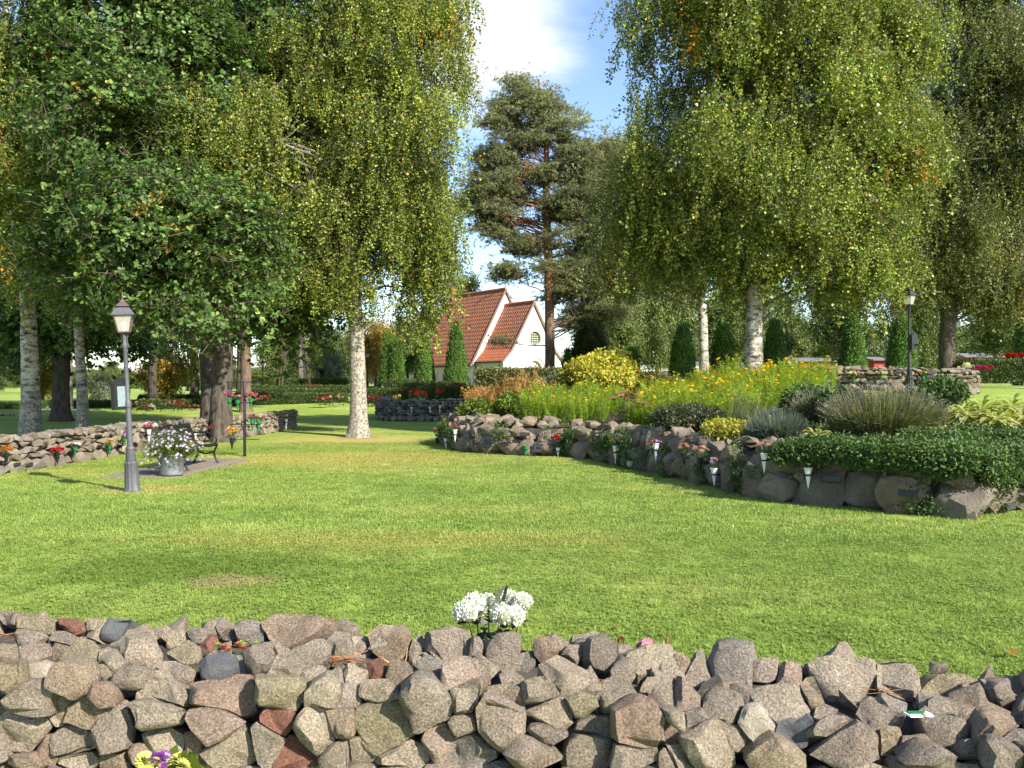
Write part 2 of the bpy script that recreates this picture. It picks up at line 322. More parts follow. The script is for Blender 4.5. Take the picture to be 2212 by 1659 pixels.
def tile_mat():
    m, nt, out = new_mat('clay_pantile'); p = principled(nt, out, 0.85, 0, 0.25); v = objcoord(nt, True)
    oi = nt.nodes.new('ShaderNodeObjectInfo'); n = noise_tex(nt, 2.2, 5, 0.65, v); n2 = noise_tex(nt, 14, 4, 0.6, v)
    c = ramp(nt, [(0.25,(0.48,0.14,0.055)),(0.5,(0.6,0.2,0.078)),(0.75,(0.7,0.28,0.12))], n2)
    c = mixc(nt, c, (0.27,0.15,0.10), map_range(nt, n, 0.5, 0.68, 0, 0.45)); nt.links.new(c, p.inputs['Base Color']); return m
M['tile'] = tile_mat()
def tile_sunlit_mat():  # stronger sun on the flatter porch eave, put into a brighter tile colour
    m, nt, out = new_mat('clay_pantile_sunlit'); p = principled(nt, out, 0.8, 0, 0.3); v = objcoord(nt, True)
    nt.links.new(ramp(nt, [(0.3,(0.55,0.13,0.04)),(0.7,(0.66,0.18,0.06))], noise_tex(nt, 12, 4, 0.6, v)), p.inputs['Base Color']); return m
M['tile_sunlit'] = tile_sunlit_mat()
def lawn_color(nt, v):
    """lawn tone from place: fresh green, yellowed sweeps, a bare patch and worn ring round the birch"""
    mp = nt.nodes.new('ShaderNodeMapping'); mp.inputs['Scale'].default_value = (0.55,1.0,1.0); nt.links.new(v, mp.inputs[0])
    n1 = noise_tex(nt, 0.42, 5, 0.6, mp.outputs[0]); n2 = noise_tex(nt, 3.0, 5, 0.65, v); n3 = noise_tex(nt, 0.16, 3, 0.5, v); nf = noise_tex(nt, 5.0, 7, 0.7, v)
    c = ramp(nt, [(0.3,(0.195,0.295,0.055)),(0.5,(0.275,0.365,0.075)),(0.7,(0.38,0.425,0.115))], n1)
    c = mixc(nt, c, ramp(nt, [(0.3,(0.72,0.76,0.7)),(0.7,(1.22,1.18,1.2))], n2), 1.0, 'MULTIPLY')
    c = mixc(nt, c, (0.40,0.36,0.085), map_range(nt, n3, 0.52, 0.72, 0, 0.35))
    def spot(x, y, rx, ry, col, amt, c):
        s = nt.nodes.new('ShaderNodeVectorMath'); s.operation = 'SUBTRACT'; nt.links.new(v, s.inputs[0]); s.inputs[1].default_value = (x, y, 0)
        k = nt.nodes.new('ShaderNodeVectorMath'); k.operation = 'MULTIPLY'; nt.links.new(s.outputs[0], k.inputs[0]); k.inputs[1].default_value = (1/rx, 1/ry, 0)
        l = nt.nodes.new('ShaderNodeVectorMath'); l.operation = 'LENGTH'; nt.links.new(k.outputs[0], l.inputs[0])
        f = map_range(nt, math_n(nt, 'ADD', l.outputs['Value'], math_n(nt, 'MULTIPLY', math_n(nt, 'SUBTRACT', nf, 0.5), 2.6)), 0.5, 1.15, amt, 0.0)
        return mixc(nt, c, col, f)
    c = spot(-2.9, 7.6, 1.5, 0.75, (0.14,0.21,0.03), 0.65, c)
    c = spot(-2.35, 7.1, 0.40, 0.30, (0.46,0.36,0.18), 0.6, c)
    c = spot(-4.6, 25.6, 3.0, 2.2, (0.45,0.37,0.12), 0.75, c)
    c = spot(-4.7, 26.2, 0.8, 0.8, (0.36,0.24,0.12), 0.9, c)
    c = spot(-3.6, 19.0, 3.5, 2.4, (0.46,0.4,0.11), 0.7, c)
    c = spot(-5.6, 13.0, 0.9, 0.5, (0.45,0.38,0.12), 0.7, c)
    c = spot(-1.5, 9.0, 2.4, 0.6, (0.4,0.38,0.09), 0.55, c)
    return c
def lawn_mat(name, blade):
    m, nt, out = new_mat(name); v = objcoord(nt, True); c = lawn_color(nt, v)
    if blade:
        a = nt.nodes.new('ShaderNodeAttribute'); a.attribute_name = 'lc'
        c = mixc(nt, c, ramp(nt, [(0,(0.82,0.85,0.8)),(0.6,(1.08,1.08,1.08)),(0.95,(1.25,1.2,1.35)),(1,(1.7,1.35,1.8))], a.outputs['Fac']), 1.0, 'MULTIPLY')
        p = nt.nodes.new('ShaderNodeBsdfPrincipled'); p.inputs['Roughness'].default_value = 0.5; p.inputs['Specular IOR Level'].default_value = 0.3; nt.links.new(c, p.inputs['Base Color'])
        tr = nt.nodes.new('ShaderNodeBsdfTranslucent'); nt.links.new(c, tr.inputs[0])
        mx = nt.nodes.new('ShaderNodeMixShader'); mx.inputs[0].default_value = 0.42; nt.links.new(p.outputs[0], mx.inputs[1]); nt.links.new(tr.outputs[0], mx.inputs[2]); nt.links.new(mx.outputs[0], out.inputs[0])
    else:
        p = principled(nt, out, 0.95, 0, 0.1)
        c = mixc(nt, c, ramp(nt, [(0.35,(0.55,0.58,0.5)),(0.65,(1.15,1.12,1.1))], noise_tex(nt, 40, 4, 0.7, v)), 0.8, 'MULTIPLY')
        nt.links.new(c, p.inputs['Base Color']); bump(nt, p, noise_tex(nt, 60, 4, 0.7, v), 0.7, 0.03)
    return m
M['lawn'] = lawn_mat('lawn_ground', False); M['blade'] = lawn_mat('grass_blade', True)

# ------------------------------------------------------------------ terrain
BED = [(-0.6,26.6),(-1.6,25.2),(-1.95,23.4),(-1.53,21.4),(-0.87,20.1),(0.07,19.5),(1.16,19.4),(1.68,18.4),(2.13,17.1),(2.64,15.7),(3.02,14.1),(3.33,13.05),(3.57,12.2),(3.88,11.8),(4.46,11.4),(4.93,10.8),(5.58,10.3),(6.66,11.1),(9.0,12.9)]
BEDPOLY = BED + [(14,17),(80,60),(80,250),(-0.6,250)]
BEDLINE = BED + [(14,17),(80,60)]
LINE2 = [(-0.6,250)] + BED + [(14,17),(80,60)]
def bed_s(x, y):
    """distance inside the raised ground behind the boulder wall (negative outside)"""
    x = np.asarray(x, float); y = np.asarray(y, float); d2 = np.full(x.shape, 1e9)
    for (a, b), (c, d) in zip(LINE2[:-1], LINE2[1:]):
        vx, vy = c-a, d-b; t = np.clip(((x-a)*vx+(y-b)*vy)/(vx*vx+vy*vy), 0, 1)
        d2 = np.minimum(d2, (x-a-t*vx)**2+(y-b-t*vy)**2)
    ins = np.zeros(x.shape, bool); P = BEDPOLY; n = len(P)
    for i in range(n):
        x0, y0 = P[i]; x1, y1 = P[(i+1) % n]
        if y0 == y1: continue
        c = ((y0 > y) != (y1 > y)) & (x < (x1-x0)*(y-y0)/(y1-y0)+x0); ins ^= c
    return np.where(ins, 1, -1)*np.sqrt(d2)
def rise_center(x, y): return 1.5*smooth((y-38)/26)*smooth((x+30)/26)
def H(x, y, step=0.2, soil=False):
    x = np.asarray(x, float); y = np.asarray(y, float)
    s = bed_s(x, y); w = smooth((y-23)/4)
    st = np.where(s > step, np.minimum(0.64+0.115*np.maximum(s, 0), 1.5), 0.0)
    sl = 1.5*smooth(s/9); b = (1-w)*st+w*sl + np.where(s > 8, np.minimum(0.012*(s-8), 0.45), 0)
    g = np.maximum(b, rise_center(x, y)) + 0.03*np.sin(x*0.5+1)*np.sin(y*0.37)*np.clip((y-4)/6, 0, 1)*np.clip((90-y)/40, 0, 1)*(s < 0)
    far = np.clip((y-90)/400, 0, 1); g = g + far*3.0*(x > -60)
    g = g - np.where(soil, 0.0, np.where((s > step) & (y < 29), 0.06, 0.0))
    return g
def h(x, y): return float(H(np.array([x]), np.array([y]))[0])
def grid_mesh(name, xs, ys, hf, mat, keep=None):
    X, Y = np.meshgrid(xs, ys); Z = hf(X, Y); nx, ny = len(xs), len(ys)
    V = np.stack([X.ravel(), Y.ravel(), Z.ravel()], 1)
    i = np.arange(nx-1)[None, :]+np.arange(ny-1)[:, None]*nx; i = i.ravel()
    Fq = np.stack([i, i+1, i+1+nx, i+nx], 1)
    if keep is not None:
        k = keep(X.ravel(), Y.ravel()); Fq = Fq[k[Fq].all(1)]
        used = np.unique(Fq); remap = np.zeros(len(V), int); remap[used] = np.arange(len(used)); V = V[used]; Fq = remap[Fq]
    me = bpy.data.meshes.new(name); me.from_pydata(V.tolist(), [], Fq.tolist()); me.materials.append(mat)
    me.polygons.foreach_set('use_smooth', [True]*len(me.polygons)); me.update(); return me
xs = np.concatenate([-np.geomspace(600, 31, 26), np.arange(-30, 30.1, 0.5), np.geomspace(31, 600, 26)])
ys = np.concatenate([np.arange(-12, 70, 0.5), np.geomspace(70, 900, 34)])
g = link('lawn', grid_mesh('lawn', xs, ys, lambda x, y: H(x, y, 0.95), M['lawn'])); tag(g, kind='structure')
bk = lambda x, y: (bed_s(x, y) > 0.17) & (y < 28) & (x < 13) & (y < 25.6-1.75*np.maximum(x-4.6, 0)) 
b = link('flower_bed_soil', grid_mesh('flower_bed_soil', np.arange(-3, 14.1, 0.15), np.arange(10, 29, 0.15), lambda x, y: H(x, y, 0.1, True)+0.03*np.sin(3*x)*np.sin(2.3*y), M['soil'], bk)); tag(b, kind='structure')

# ------------------------------------------------------------------ scattering of sprays, leaves and blades inside one object
_groups = {}
def gn_group(protos):
    key = tuple(p.name for p in protos)
    if key in _groups: return _groups[key]
    ng = bpy.data.node_groups.new('spray', 'GeometryNodeTree')
    ng.interface.new_socket('Geometry', in_out='INPUT', socket_type='NodeSocketGeometry')
    ng.interface.new_socket('Geometry', in_out='OUTPUT', socket_type='NodeSocketGeometry')
    N = ng.nodes; L = ng.links; gi = N.new('NodeGroupInput'); go = N.new('NodeGroupOutput')
    iop = N.new('GeometryNodeInstanceOnPoints'); jn = N.new('GeometryNodeJoinGeometry')
    for p in reversed(protos):
        oi = N.new('GeometryNodeObjectInfo'); oi.inputs['Object'].default_value = p
        gt = N.new('GeometryNodeGeometryToInstance'); L.new(oi.outputs['Geometry'], gt.inputs[0]); L.new(gt.outputs[0], jn.inputs[0])
    def attr(nm, ty):
        a = N.new('GeometryNodeInputNamedAttribute'); a.data_type = ty; a.inputs['Name'].default_value = nm; return a.outputs['Attribute']
    e2r = N.new('FunctionNodeEulerToRotation'); L.new(attr('rot', 'FLOAT_VECTOR'), e2r.inputs[0])
    L.new(gi.outputs[0], iop.inputs['Points']); L.new(jn.outputs[0], iop.inputs['Instance'])
    iop.inputs['Pick Instance'].default_value = True; L.new(attr('idx', 'INT'), iop.inputs['Instance Index'])
    L.new(e2r.outputs[0], iop.inputs['Rotation']); L.new(attr('scl', 'FLOAT_VECTOR'), iop.inputs['Scale'])
    L.new(iop.outputs[0], go.inputs[0]); _groups[key] = ng; return ng
def scatter(name, parent, pts, rots, scls, protos, tint=None, idx=None, loc=(0,0,0)):
    pts = np.asarray(pts, np.float32); n = len(pts); me = bpy.data.meshes.new(name)
    me.vertices.add(n); me.vertices.foreach_set('co', pts.ravel())
    scls = np.asarray(scls, np.float32)
    if scls.ndim == 1: scls = np.repeat(scls[:, None], 3, 1)
    if tint is None: tint = rng.random(n)
    if idx is None: idx = rng.integers(0, len(protos), n)
    for nm, ty, dat, fld in (('rot','FLOAT_VECTOR',np.asarray(rots, np.float32),'vector'), ('scl','FLOAT_VECTOR',scls,'vector'), ('tint','FLOAT',np.asarray(tint, np.float32),'value'), ('idx','INT',np.asarray(idx, np.int32),'value')):
        a = me.attributes.new(nm, ty, 'POINT'); a.data.foreach_set(fld, np.ascontiguousarray(dat).ravel())
    for mt in protos[0].data.materials: me.materials.append(mt)
    me.update(); o = link(name, me, parent, loc); md = o.modifiers.new('spray', 'NODES'); md.node_group = gn_group(protos); o['kind'] = 'stuff'; return o

class Leafy:
    """collects small leaf faces with a tone per face"""
    def __init__(s): s.v = []; s.f = []; s.t = []; s.m = []
    def poly(s, pts, tone, mi=0):
        b = len(s.v); s.v += [tuple(p) for p in pts]; s.f.append(tuple(range(b, b+len(pts)))); s.t.append(tone); s.m.append(mi)
    def kite(s, p, d, n, L, W, tone, mi=0, wide=0.42):
        d = Vector(d).normalized(); n = Vector(n); w = d.cross(n)
        if w.length < 1e-4: w = d.orthogonal()
        w.normalize(); p = Vector(p); s.poly([p, p+d*L*wide+w*W/2, p+d*L, p+d*L*wide-w*W/2], tone, mi)
    def blade(s, p, q, w, tone, mi=0):
        p = Vector(p); q = Vector(q); d = q-p; a = d.cross(Vector((random.uniform(-1,1), random.uniform(-1,1), 0.2)))
        if a.length < 1e-6: a = d.orthogonal()
        a.normalize(); s.poly([p-a*w/2, p+a*w/2, q], tone, mi)
    def strip(s, p, q, w, tone, mi=0):
        p = Vector(p); q = Vector(q); d = q-p; a = d.cross(Vector((random.uniform(-1,1), random.uniform(-1,1), 0.2)))
        a.normalize(); s.poly([p-a*w/2, p+a*w/2, q+a*w*0.35, q-a*w*0.35], tone, mi)
    def shape(s, p, d, n, L, W, outline, tone, mi=0):
        d = Vector(d).normalized(); w = d.cross(Vector(n))
        if w.length < 1e-4: w = d.orthogonal()
        w.normalize(); p = Vector(p); s.poly([p+d*L*a+w*W*b for a, b in outline], tone, mi)
    def mesh(s, name, mats):
        me = bpy.data.meshes.new(name); me.from_pydata(s.v, [], s.f)
        for mt in (mats if isinstance(mats, (list, tuple)) else [mats]): me.materials.append(mt)
        me.polygons.foreach_set('material_index', s.m)
        a = me.attributes.new('lc', 'FLOAT', 'FACE'); a.data.foreach_set('value', s.t); me.update(); return me
    def proto(s, name, mats): return bpy.data.objects.new(name, s.mesh(name, mats))
def rv(s=1.0): return Vector((random.gauss(0,s), random.gauss(0,s), random.gauss(0,s)))
def rdir():
    v = rv(); return v.normalized()
OAK = [(0,0.03),(0.15,0.1),(0.25,0.3),(0.36,0.17),(0.5,0.45),(0.62,0.24),(0.76,0.42),(0.86,0.2),(1,0),(0.86,-0.2),(0.76,-0.42),(0.62,-0.24),(0.5,-0.45),(0.36,-0.17),(0.25,-0.3),(0.15,-0.1),(0,-0.03)]
def protos_birch(mat, k=6, leaves=44, L=0.056):
    out = []
    for j in range(k):
        lf = Leafy(); p = Vector((0,0,0)); pts = [p.copy()]; dr = Vector((random.uniform(-.5,.5), random.uniform(-.5,.5), -0.6))
        for i in range(7): dr = (dr*0.6+Vector((random.uniform(-.12,.12), random.uniform(-.12,.12), -1))*0.5).normalized(); p = p+dr*0.14; pts.append(p.copy())
        for a, b in zip(pts[:-1], pts[1:]): lf.strip(a, b, 0.008, 0.0, 1)
        for i in range(leaves):
            t = random.random()**0.8*6.99; a = int(t); q = pts[a].lerp(pts[a+1], t-a)
            d = Vector((random.gauss(0,.7), random.gauss(0,.7), random.uniform(-1,.1))); q = q+d*0.03+rv(0.022)
            sz = L*random.uniform(0.75,1.3); lf.kite(q, d, rdir(), sz, sz*0.85, random.random())
        out.append(lf.proto('hanging_spray', [mat, M['twig']]))
    return out
def protos_oak(mat, k=5, leaves=24, L=0.098):
    out = []
    for j in range(k):
        lf = Leafy(); ends = [Vector((random.uniform(-.2,.2), random.uniform(-.2,.2), 0.05))+Vector((random.uniform(-.3,.3), random.uniform(-.3,.3), random.uniform(0,.22))) for _ in range(4)]
        for e in ends:
            lf.strip((0,0,0), e, 0.012, 0.0, 1)
            for i in range(leaves//4):
                d = Vector((random.gauss(0,1), random.gauss(0,1), random.uniform(-.5,.35))); n = Vector((random.gauss(0,.45), random.gauss(0,.45), 1))
                sz = L*random.uniform(0.7,1.25); lf.shape(e+rv(0.03)-Vector((0,0,0.0)), d, n, sz, sz*0.62*1.4, OAK, random.random())
        out.append(lf.proto('oak_spray', [mat, M['twig']]))
    return out
def protos_leaf(mat, k=5, leaves=30, L=0.14, rad=0.32, flat=0.7, ar=0.6):
    out = []
    for j in range(k):
        lf = Leafy()
        for i in range(leaves):
            p = rdir()*rad*random.random()**0.5; p.z *= flat; d = (p.normalized()*0.7+rv(0.6)); n = Vector((0,0,0.8))+rv(0.6)
            sz = L*random.uniform(0.6,1.3); lf.kite(p, d, n, sz, sz*ar, random.random())
        out.append(lf.proto('leaf_cluster', [mat]))
    return out
def protos_pine(mat, k=5, tufts=9, needles=16, L=0.13, W=0.022, spread=0.28):
    out = []
    for j in range(k):
        lf = Leafy()
        for t in range(tufts):
            c = Vector((random.gauss(0,spread), random.gauss(0,spread), random.uniform(0,.14))); ax = Vector((random.gauss(0,.5), random.gauss(0,.5), 1)).normalized()
            lf.strip((0,0,-0.05), c, 0.014, 0.0, 1); tone = random.random()
            for i in range(needles):
                d = (ax*0.6+rdir()).normalized(); lf.blade(c+d*0.02, c+d*L*random.uniform(.7,1.2), W, min(1,max(0,tone+random.uniform(-.3,.3))))
        out.append(lf.proto('needle_spray', [mat, M['twig']]))
    return out
def protos_thuja(mat, k=5, n=26, L=0.3):
    out = []
    for j in range(k):
        lf = Leafy()
        for i in range(n):
            t = i/n; p = Vector((random.gauss(0,.09), random.gauss(0,.05), t*L+random.uniform(-.03,.03))); d = Vector((p.x*6, random.gauss(0,.3)-0.3, 1)); sz = random.uniform(.06,.12)
            lf.kite(p, d, Vector((0,-1,0))+rv(0.4), sz, sz*0.5, random.random())
        out.append(lf.proto('scale_spray', [mat]))
    return out
# ------------------------------------------------------------------ near dry stone wall, stone by stone
def clip_poly(P, a, b, c):
    """keep a*x+b*y<=c"""
    out = []; n = len(P)
    for i in range(n):
        p, q = P[i], P[(i+1) % n]; dp = a*p[0]+b*p[1]-c; dq = a*q[0]+b*q[1]-c
        if dp <= 0: out.append(p)
        if (dp < 0) != (dq < 0) and dp != dq:
            t = dp/(dp-dq); out.append((p[0]+t*(q[0]-p[0]), p[1]+t*(q[1]-p[1])))
    return out
def fr(tab, f, ox, oy): return [(ox+x*f, oy+y*f, w*f, hh*f, k, m) for (x, y, w, hh, k, *m_) in tab for m in [m_[0] if m_ else '']]
R1 = [(80,135,210,75,'B'),(190,185,420,115,'B'),(450,185,210,90,'B','red'),(620,178,190,80,'B'),(690,205,300,130,'B','slate'),(180,245,300,85,'T'),(420,258,260,90,'T'),(850,300,400,190,'T'),(500,350,330,130,'T'),(200,345,240,120,'T'),(50,350,160,120,'T'),(1000,225,130,70,'B'),(1100,258,150,110,'B'),(1230,240,140,80,'B'),(1150,345,210,130,'T'),(1320,310,150,115,'B','red'),(1560,225,190,140,'B'),(1430,240,90,60,'B'),(1840,240,480,210,'B'),(1640,385,230,170,'T'),(1350,430,260,150,'T','slate'),(1900,380,360,180,'T'),(2140,330,200,180,'T'),(700,395,260,120,'T'),(640,470,270,95,'T'),(230,465,250,130,'E','pale'),(60,500,220,190,'F'),(450,520,270,220,'F'),(790,500,420,120,'E'),(1000,585,420,200,'E'),(1090,462,330,120,'T'),(1390,610,470,240,'E'),(1740,450,230,140,'E'),(1730,590,380,220,'F'),(2050,600,340,230,'F'),(1960,480,180,110,'T'),(2110,500,230,100,'T'),(190,640,300,240,'F'),(370,690,170,210,'F'),(540,720,190,200,'F'),(625,620,180,170,'F'),(700,830,260,310,'F'),(980,740,370,190,'F'),(1000,910,350,190,'F'),(1330,800,400,230,'F'),(1720,780,210,180,'F','red'),(1990,840,340,310,'F'),(1660,900,240,280,'F'),(150,870,370,340,'F'),(460,890,250,200,'F'),(280,960,190,180,'F'),(150,1020,210,160,'F'),(480,1020,330,130,'F'),(720,1020,200,140,'F'),(880,985,200,120,'F'),(1430,960,420,250,'F'),(1850,990,240,270,'F','red'),(2120,980,280,290,'F'),(1200,920,120,170,'F'),(1190,1030,200,120,'F')]
R2 = [(170,490,160,140,'B'),(380,450,230,220,'B'),(545,510,115,190,'B'),(740,470,310,240,'B'),(905,490,95,150,'B'),(1070,530,220,250,'B'),(1215,570,120,130,'B'),(1340,480,140,150,'B'),(1430,640,340,260,'T'),(1510,520,130,120,'B'),(1680,550,200,280,'B'),(1665,690,95,120,'B'),(1980,610,380,280,'B'),(2190,590,100,140,'B'),(120,650,260,90,'T'),(300,610,130,125,'T','red'),(420,650,190,130,'T'),(620,600,220,120,'T'),(800,640,500,210,'T'),(840,780,180,260,'F'),(310,745,290,140,'E'),(80,775,230,200,'E'),(590,830,340,330,'F'),(1090,785,310,170,'E'),(1330,735,370,150,'E'),(1790,760,260,190,'T'),(1560,825,230,140,'E'),(1390,885,380,230,'E'),(2120,780,240,230,'T'),(340,960,440,340,'F'),(50,960,200,250,'F'),(1050,930,330,390,'F'),(830,950,200,140,'F'),(680,1060,180,260,'F'),(460,1150,330,180,'F'),(150,1130,310,200,'F'),(880,1120,330,250,'F'),(1250,1140,430,190,'F'),(1650,965,380,140,'E'),(1910,950,380,300,'F'),(1640,1130,330,240,'F'),(1900,1160,370,170,'F'),(2180,930,150,190,'F'),(2150,1160,260,170,'F'),(1340,1010,260,130,'F')]
R3 = [(220,400,190,250,'B'),(440,360,300,290,'B'),(660,370,230,140,'B'),(770,400,190,170,'B'),(1080,450,480,260,'B'),(1440,440,260,240,'B'),(1400,560,200,110,'T'),(1780,560,410,270,'B'),(2110,520,280,210,'B'),(2050,680,310,250,'T'),(120,530,260,230,'T'),(380,580,260,200,'T'),(750,560,500,260,'T'),(920,500,150,170,'T'),(180,670,260,140,'E'),(600,700,260,220,'E','pale'),(800,740,230,190,'E','slate'),(1070,710,270,125,'E'),(1320,650,380,170,'T'),(1720,740,560,190,'T'),(1580,825,250,130,'E'),(290,830,460,310,'F'),(720,880,350,230,'F'),(1150,840,540,300,'F'),(1390,810,180,160,'E'),(1640,915,480,180,'F'),(2090,900,310,210,'F'),(50,920,160,140,'F'),(60,740,130,150,'E'),(1900,850,220,110,'E'),(2150,800,200,130,'E'),(1000,620,150,80,'T'),(480,790,150,130,'E')]
STN = fr(R1, .3472, 0, 1289.2) + fr(R2, .3472, 713.2, 1234.4) + fr(R3, .3552, 1426.4, 1316.7)
# lower courses and the ends just outside the picture
for k in range(26):
    STN.append((-180+k*104+random.uniform(-20,20), 1705+random.uniform(-12,12), 118, 95, 'F', ''))
    STN.append((-150+k*104+random.uniform(-20,20), 1792+random.uniform(-12,12), 122, 100, 'F', ''))
for U0 in (-190, -110, -45, 2262, 2340, 2420):
    for (V0, kk) in ((1360,'B'),(1410,'T'),(1475,'T'),(1540,'F'),(1620,'F')):
        STN.append((U0+random.uniform(-15,15), V0+(110 if U0 > 0 else 0), 95, 80, kk, ''))
NMAIN = len(STN)   # stones of the run of wall beyond the picture follow
for U0 in list(range(-1150, -210, 92))+list(range(2500, 3420, 92)):
    for (V0, kk) in ((1365,'B'),(1412,'T'),(1470,'T'),(1535,'F'),(1615,'F'),(1700,'F')):
        STN.append((U0+random.uniform(-18,18), V0+(115 if U0 > 0 else -5)+random.uniform(-8,8), random.uniform(95,125), random.uniform(72,95), kk, ''))
REST = MB()
def dfront(U): return float(np.interp(U, [-1200,0,1100,2212,3400], [2.8,2.62,2.45,2.2,2.0]))
def drear(U): return float(np.interp(U, [-1200,0,700,1100,1600,2212,3400], [3.5,3.25,3.05,2.92,2.78,2.55,2.4]))
WTOP = 0.73
wall = thing('dry_stone_wall', 'near dry stone wall of rough granite rubble along the bottom of the view', 'wall', (0, 2.7, 0))
TILT = dict(F=9, E=26, T=58, B=26)
def make_stone(i, st):
    U, V, w, hh, k, mk = st
    df, dr_ = dfront(U), drear(U)
    if k == 'F': d = df+random.uniform(-0.02,0.05)
    elif k == 'E': d = df+0.07
    elif k == 'T': d = min(max((EYE-WTOP)*FP/max(V+hh*0.35-CY, 50), df+0.13), dr_-0.02)
    else: d = dr_
    c = at(U, V, d); til = R(TILT[k]+random.uniform(-9, 9)); yaw = random.uniform(-0.3, 0.3)
    n = Vector((math.sin(yaw)*math.cos(til), -math.cos(yaw)*math.cos(til), math.sin(til)))
    # outline: irregular polygon, trimmed against the neighbours
    a0 = random.uniform(0, 6.28); m = random.choice((7,8,9)); P = []
    for j in range(m):
        a = a0+2*math.pi*(j+random.uniform(-.28,.28))/m; q = 1.0/max(abs(math.cos(a))**3.4+abs(math.sin(a))**3.4, 1e-6)**(1/3.4)
        q *= random.uniform(0.52, 0.64); P.append((U+w*q*math.cos(a), V+hh*q*math.sin(a)))
    for j, s2 in enumerate(STN):
        if j == i: continue
        dx, dy = s2[0]-U, s2[1]-V
        if abs(dx) > (w+s2[2]) or abs(dy) > (hh+s2[3]): continue
        D = math.hypot(dx, dy)
        if D < 1: continue
        ux, uy = dx/D, dy/D
        r1 = 1/math.hypot(ux/(w/2), uy/(hh/2)); r2 = 1/math.hypot(ux/(s2[2]/2), uy/(s2[3]/2))
        cut = D*r1/(r1+r2)-0.5; ang = random.uniform(-.12, .12); ax, ay = ux*math.cos(ang)-uy*math.sin(ang), ux*math.sin(ang)+uy*math.cos(ang)
        P = clip_poly(P, ax, ay, ax*U+ay*V+cut)
        if len(P) < 3: return
    # to the stone's own plane
    o = Vector((0,0,EYE)); Q = []
    for (pu, pv) in P:
        dr = Vector(((pu-CX)/FP, 1, -(pv-CY)/FP)); t = (c-o).dot(n)/dr.dot(n); Q.append(o+dr*t)
    ctr = sum(Q, Vector())/len(Q); size = (sum((q-ctr).length for q in Q)/len(Q))
    right = Vector((1,0,0)); right = (right-n*right.dot(n)).normalized(); up = n.cross(right)
    gx_, gy_ = random.uniform(-.45,.45), random.uniform(-.4,.3)
    thick = max(0.10, min(0.26, size*1.6)) if k != 'B' else max(0.12, min(0.2, size*1.5))
    sh = random.uniform(0.5, 0.82); bul = size*random.uniform(0.16, 0.36)
    bm = bmesh.new(); rings = []
    offc = right*size*random.uniform(-.22,.22)+up*size*random.uniform(-.18,.24)
    def ring(f): return [bm.verts.new(f(q, j)) for j, q in enumerate(Q)]
    jit = [random.uniform(-.12,.12) for _ in Q]
    rings.append(ring(lambda q, j: ctr+offc+(q-ctr)*(sh+jit[j]*0.6)+n*(bul+((q-ctr).dot(right)*gx_+(q-ctr).dot(up)*gy_)*0.8)))
    rings.append(ring(lambda q, j: ctr+(q-ctr)*0.995+n*(size*jit[j]*0.6)))
    rings.append(ring(lambda q, j: ctr+(q-ctr)*0.93-n*thick*0.55))
    rings.append(ring(lambda q, j: ctr+(q-ctr)*0.62-n*thick))
    m = len(Q)
    bm.faces.new(rings[0]); bm.faces.new(list(reversed(rings[-1])))
    for a in range(3):
        for j in range(m): bm.faces.new((rings[a][j], rings[a+1][j], rings[a+1][(j+1)%m], rings[a][(j+1)%m]))
    bmesh.ops.recalc_face_normals(bm, faces=bm.faces)
    bmesh.ops.triangulate(bm, faces=bm.faces)
    bmesh.ops.subdivide_edges(bm, edges=bm.edges, cuts=2, smooth=0.12, use_grid_fill=True)
    sd = Vector((i*3.7, i*1.3, 0))
    for v in bm.verts:
        p = v.co; nz = noise.fractal(p*9+sd, 0.8, 2.0, 4); nz2 = noise.noise(p*30+sd)
        v.co = p+v.normal*(nz*0.15*size+nz2*0.045*size) if v.normal.length else p
    if i >= NMAIN:
        bm.verts.index_update(); REST.add([v.co-Vector((0,2.7,0)) for v in bm.verts], [tuple(v.index for v in f.verts) for f in bm.faces]); bm.free(); return
    me = bpy.data.meshes.new('stone'); bm.to_mesh(me); bm.free()
    me.materials.append(M[{'':'stone_front','slate':'slate','pale':'pale_stone','red':'red_stone'}[mk]])
    base = ctr-n*thick*0.5; me.transform(Matrix.Translation(-base))
    me.polygons.foreach_set('use_smooth', [True]*len(me.polygons)); me.set_sharp_from_angle(angle=R(42)); me.update()
    link('stone', me, wall, base-Vector((0,2.7,0)))
for i, st in enumerate(STN): make_stone(i, st)
mb = MB()   # rubble hearting inside the wall
us = np.linspace(-1100, 3350, 46); vs = []
for U in us:
    a, b = dfront(U)+0.13, drear(U)+0.1
    for (d, z) in ((a+0.0,-0.05),(a,WTOP-0.16),((a+b)/2,WTOP-0.09),(b,WTOP-0.02),(b+0.12,-0.05)): vs.append(((U-CX)/FP*d, d-2.7, z))
fs = [(i*5+j, i*5+j+1, (i+1)*5+j+1, (i+1)*5+j) for i in range(45) for j in range(4)]
mb.add(vs, fs); mb.build('hearting', M['core'], wall, smooth_ang=40)


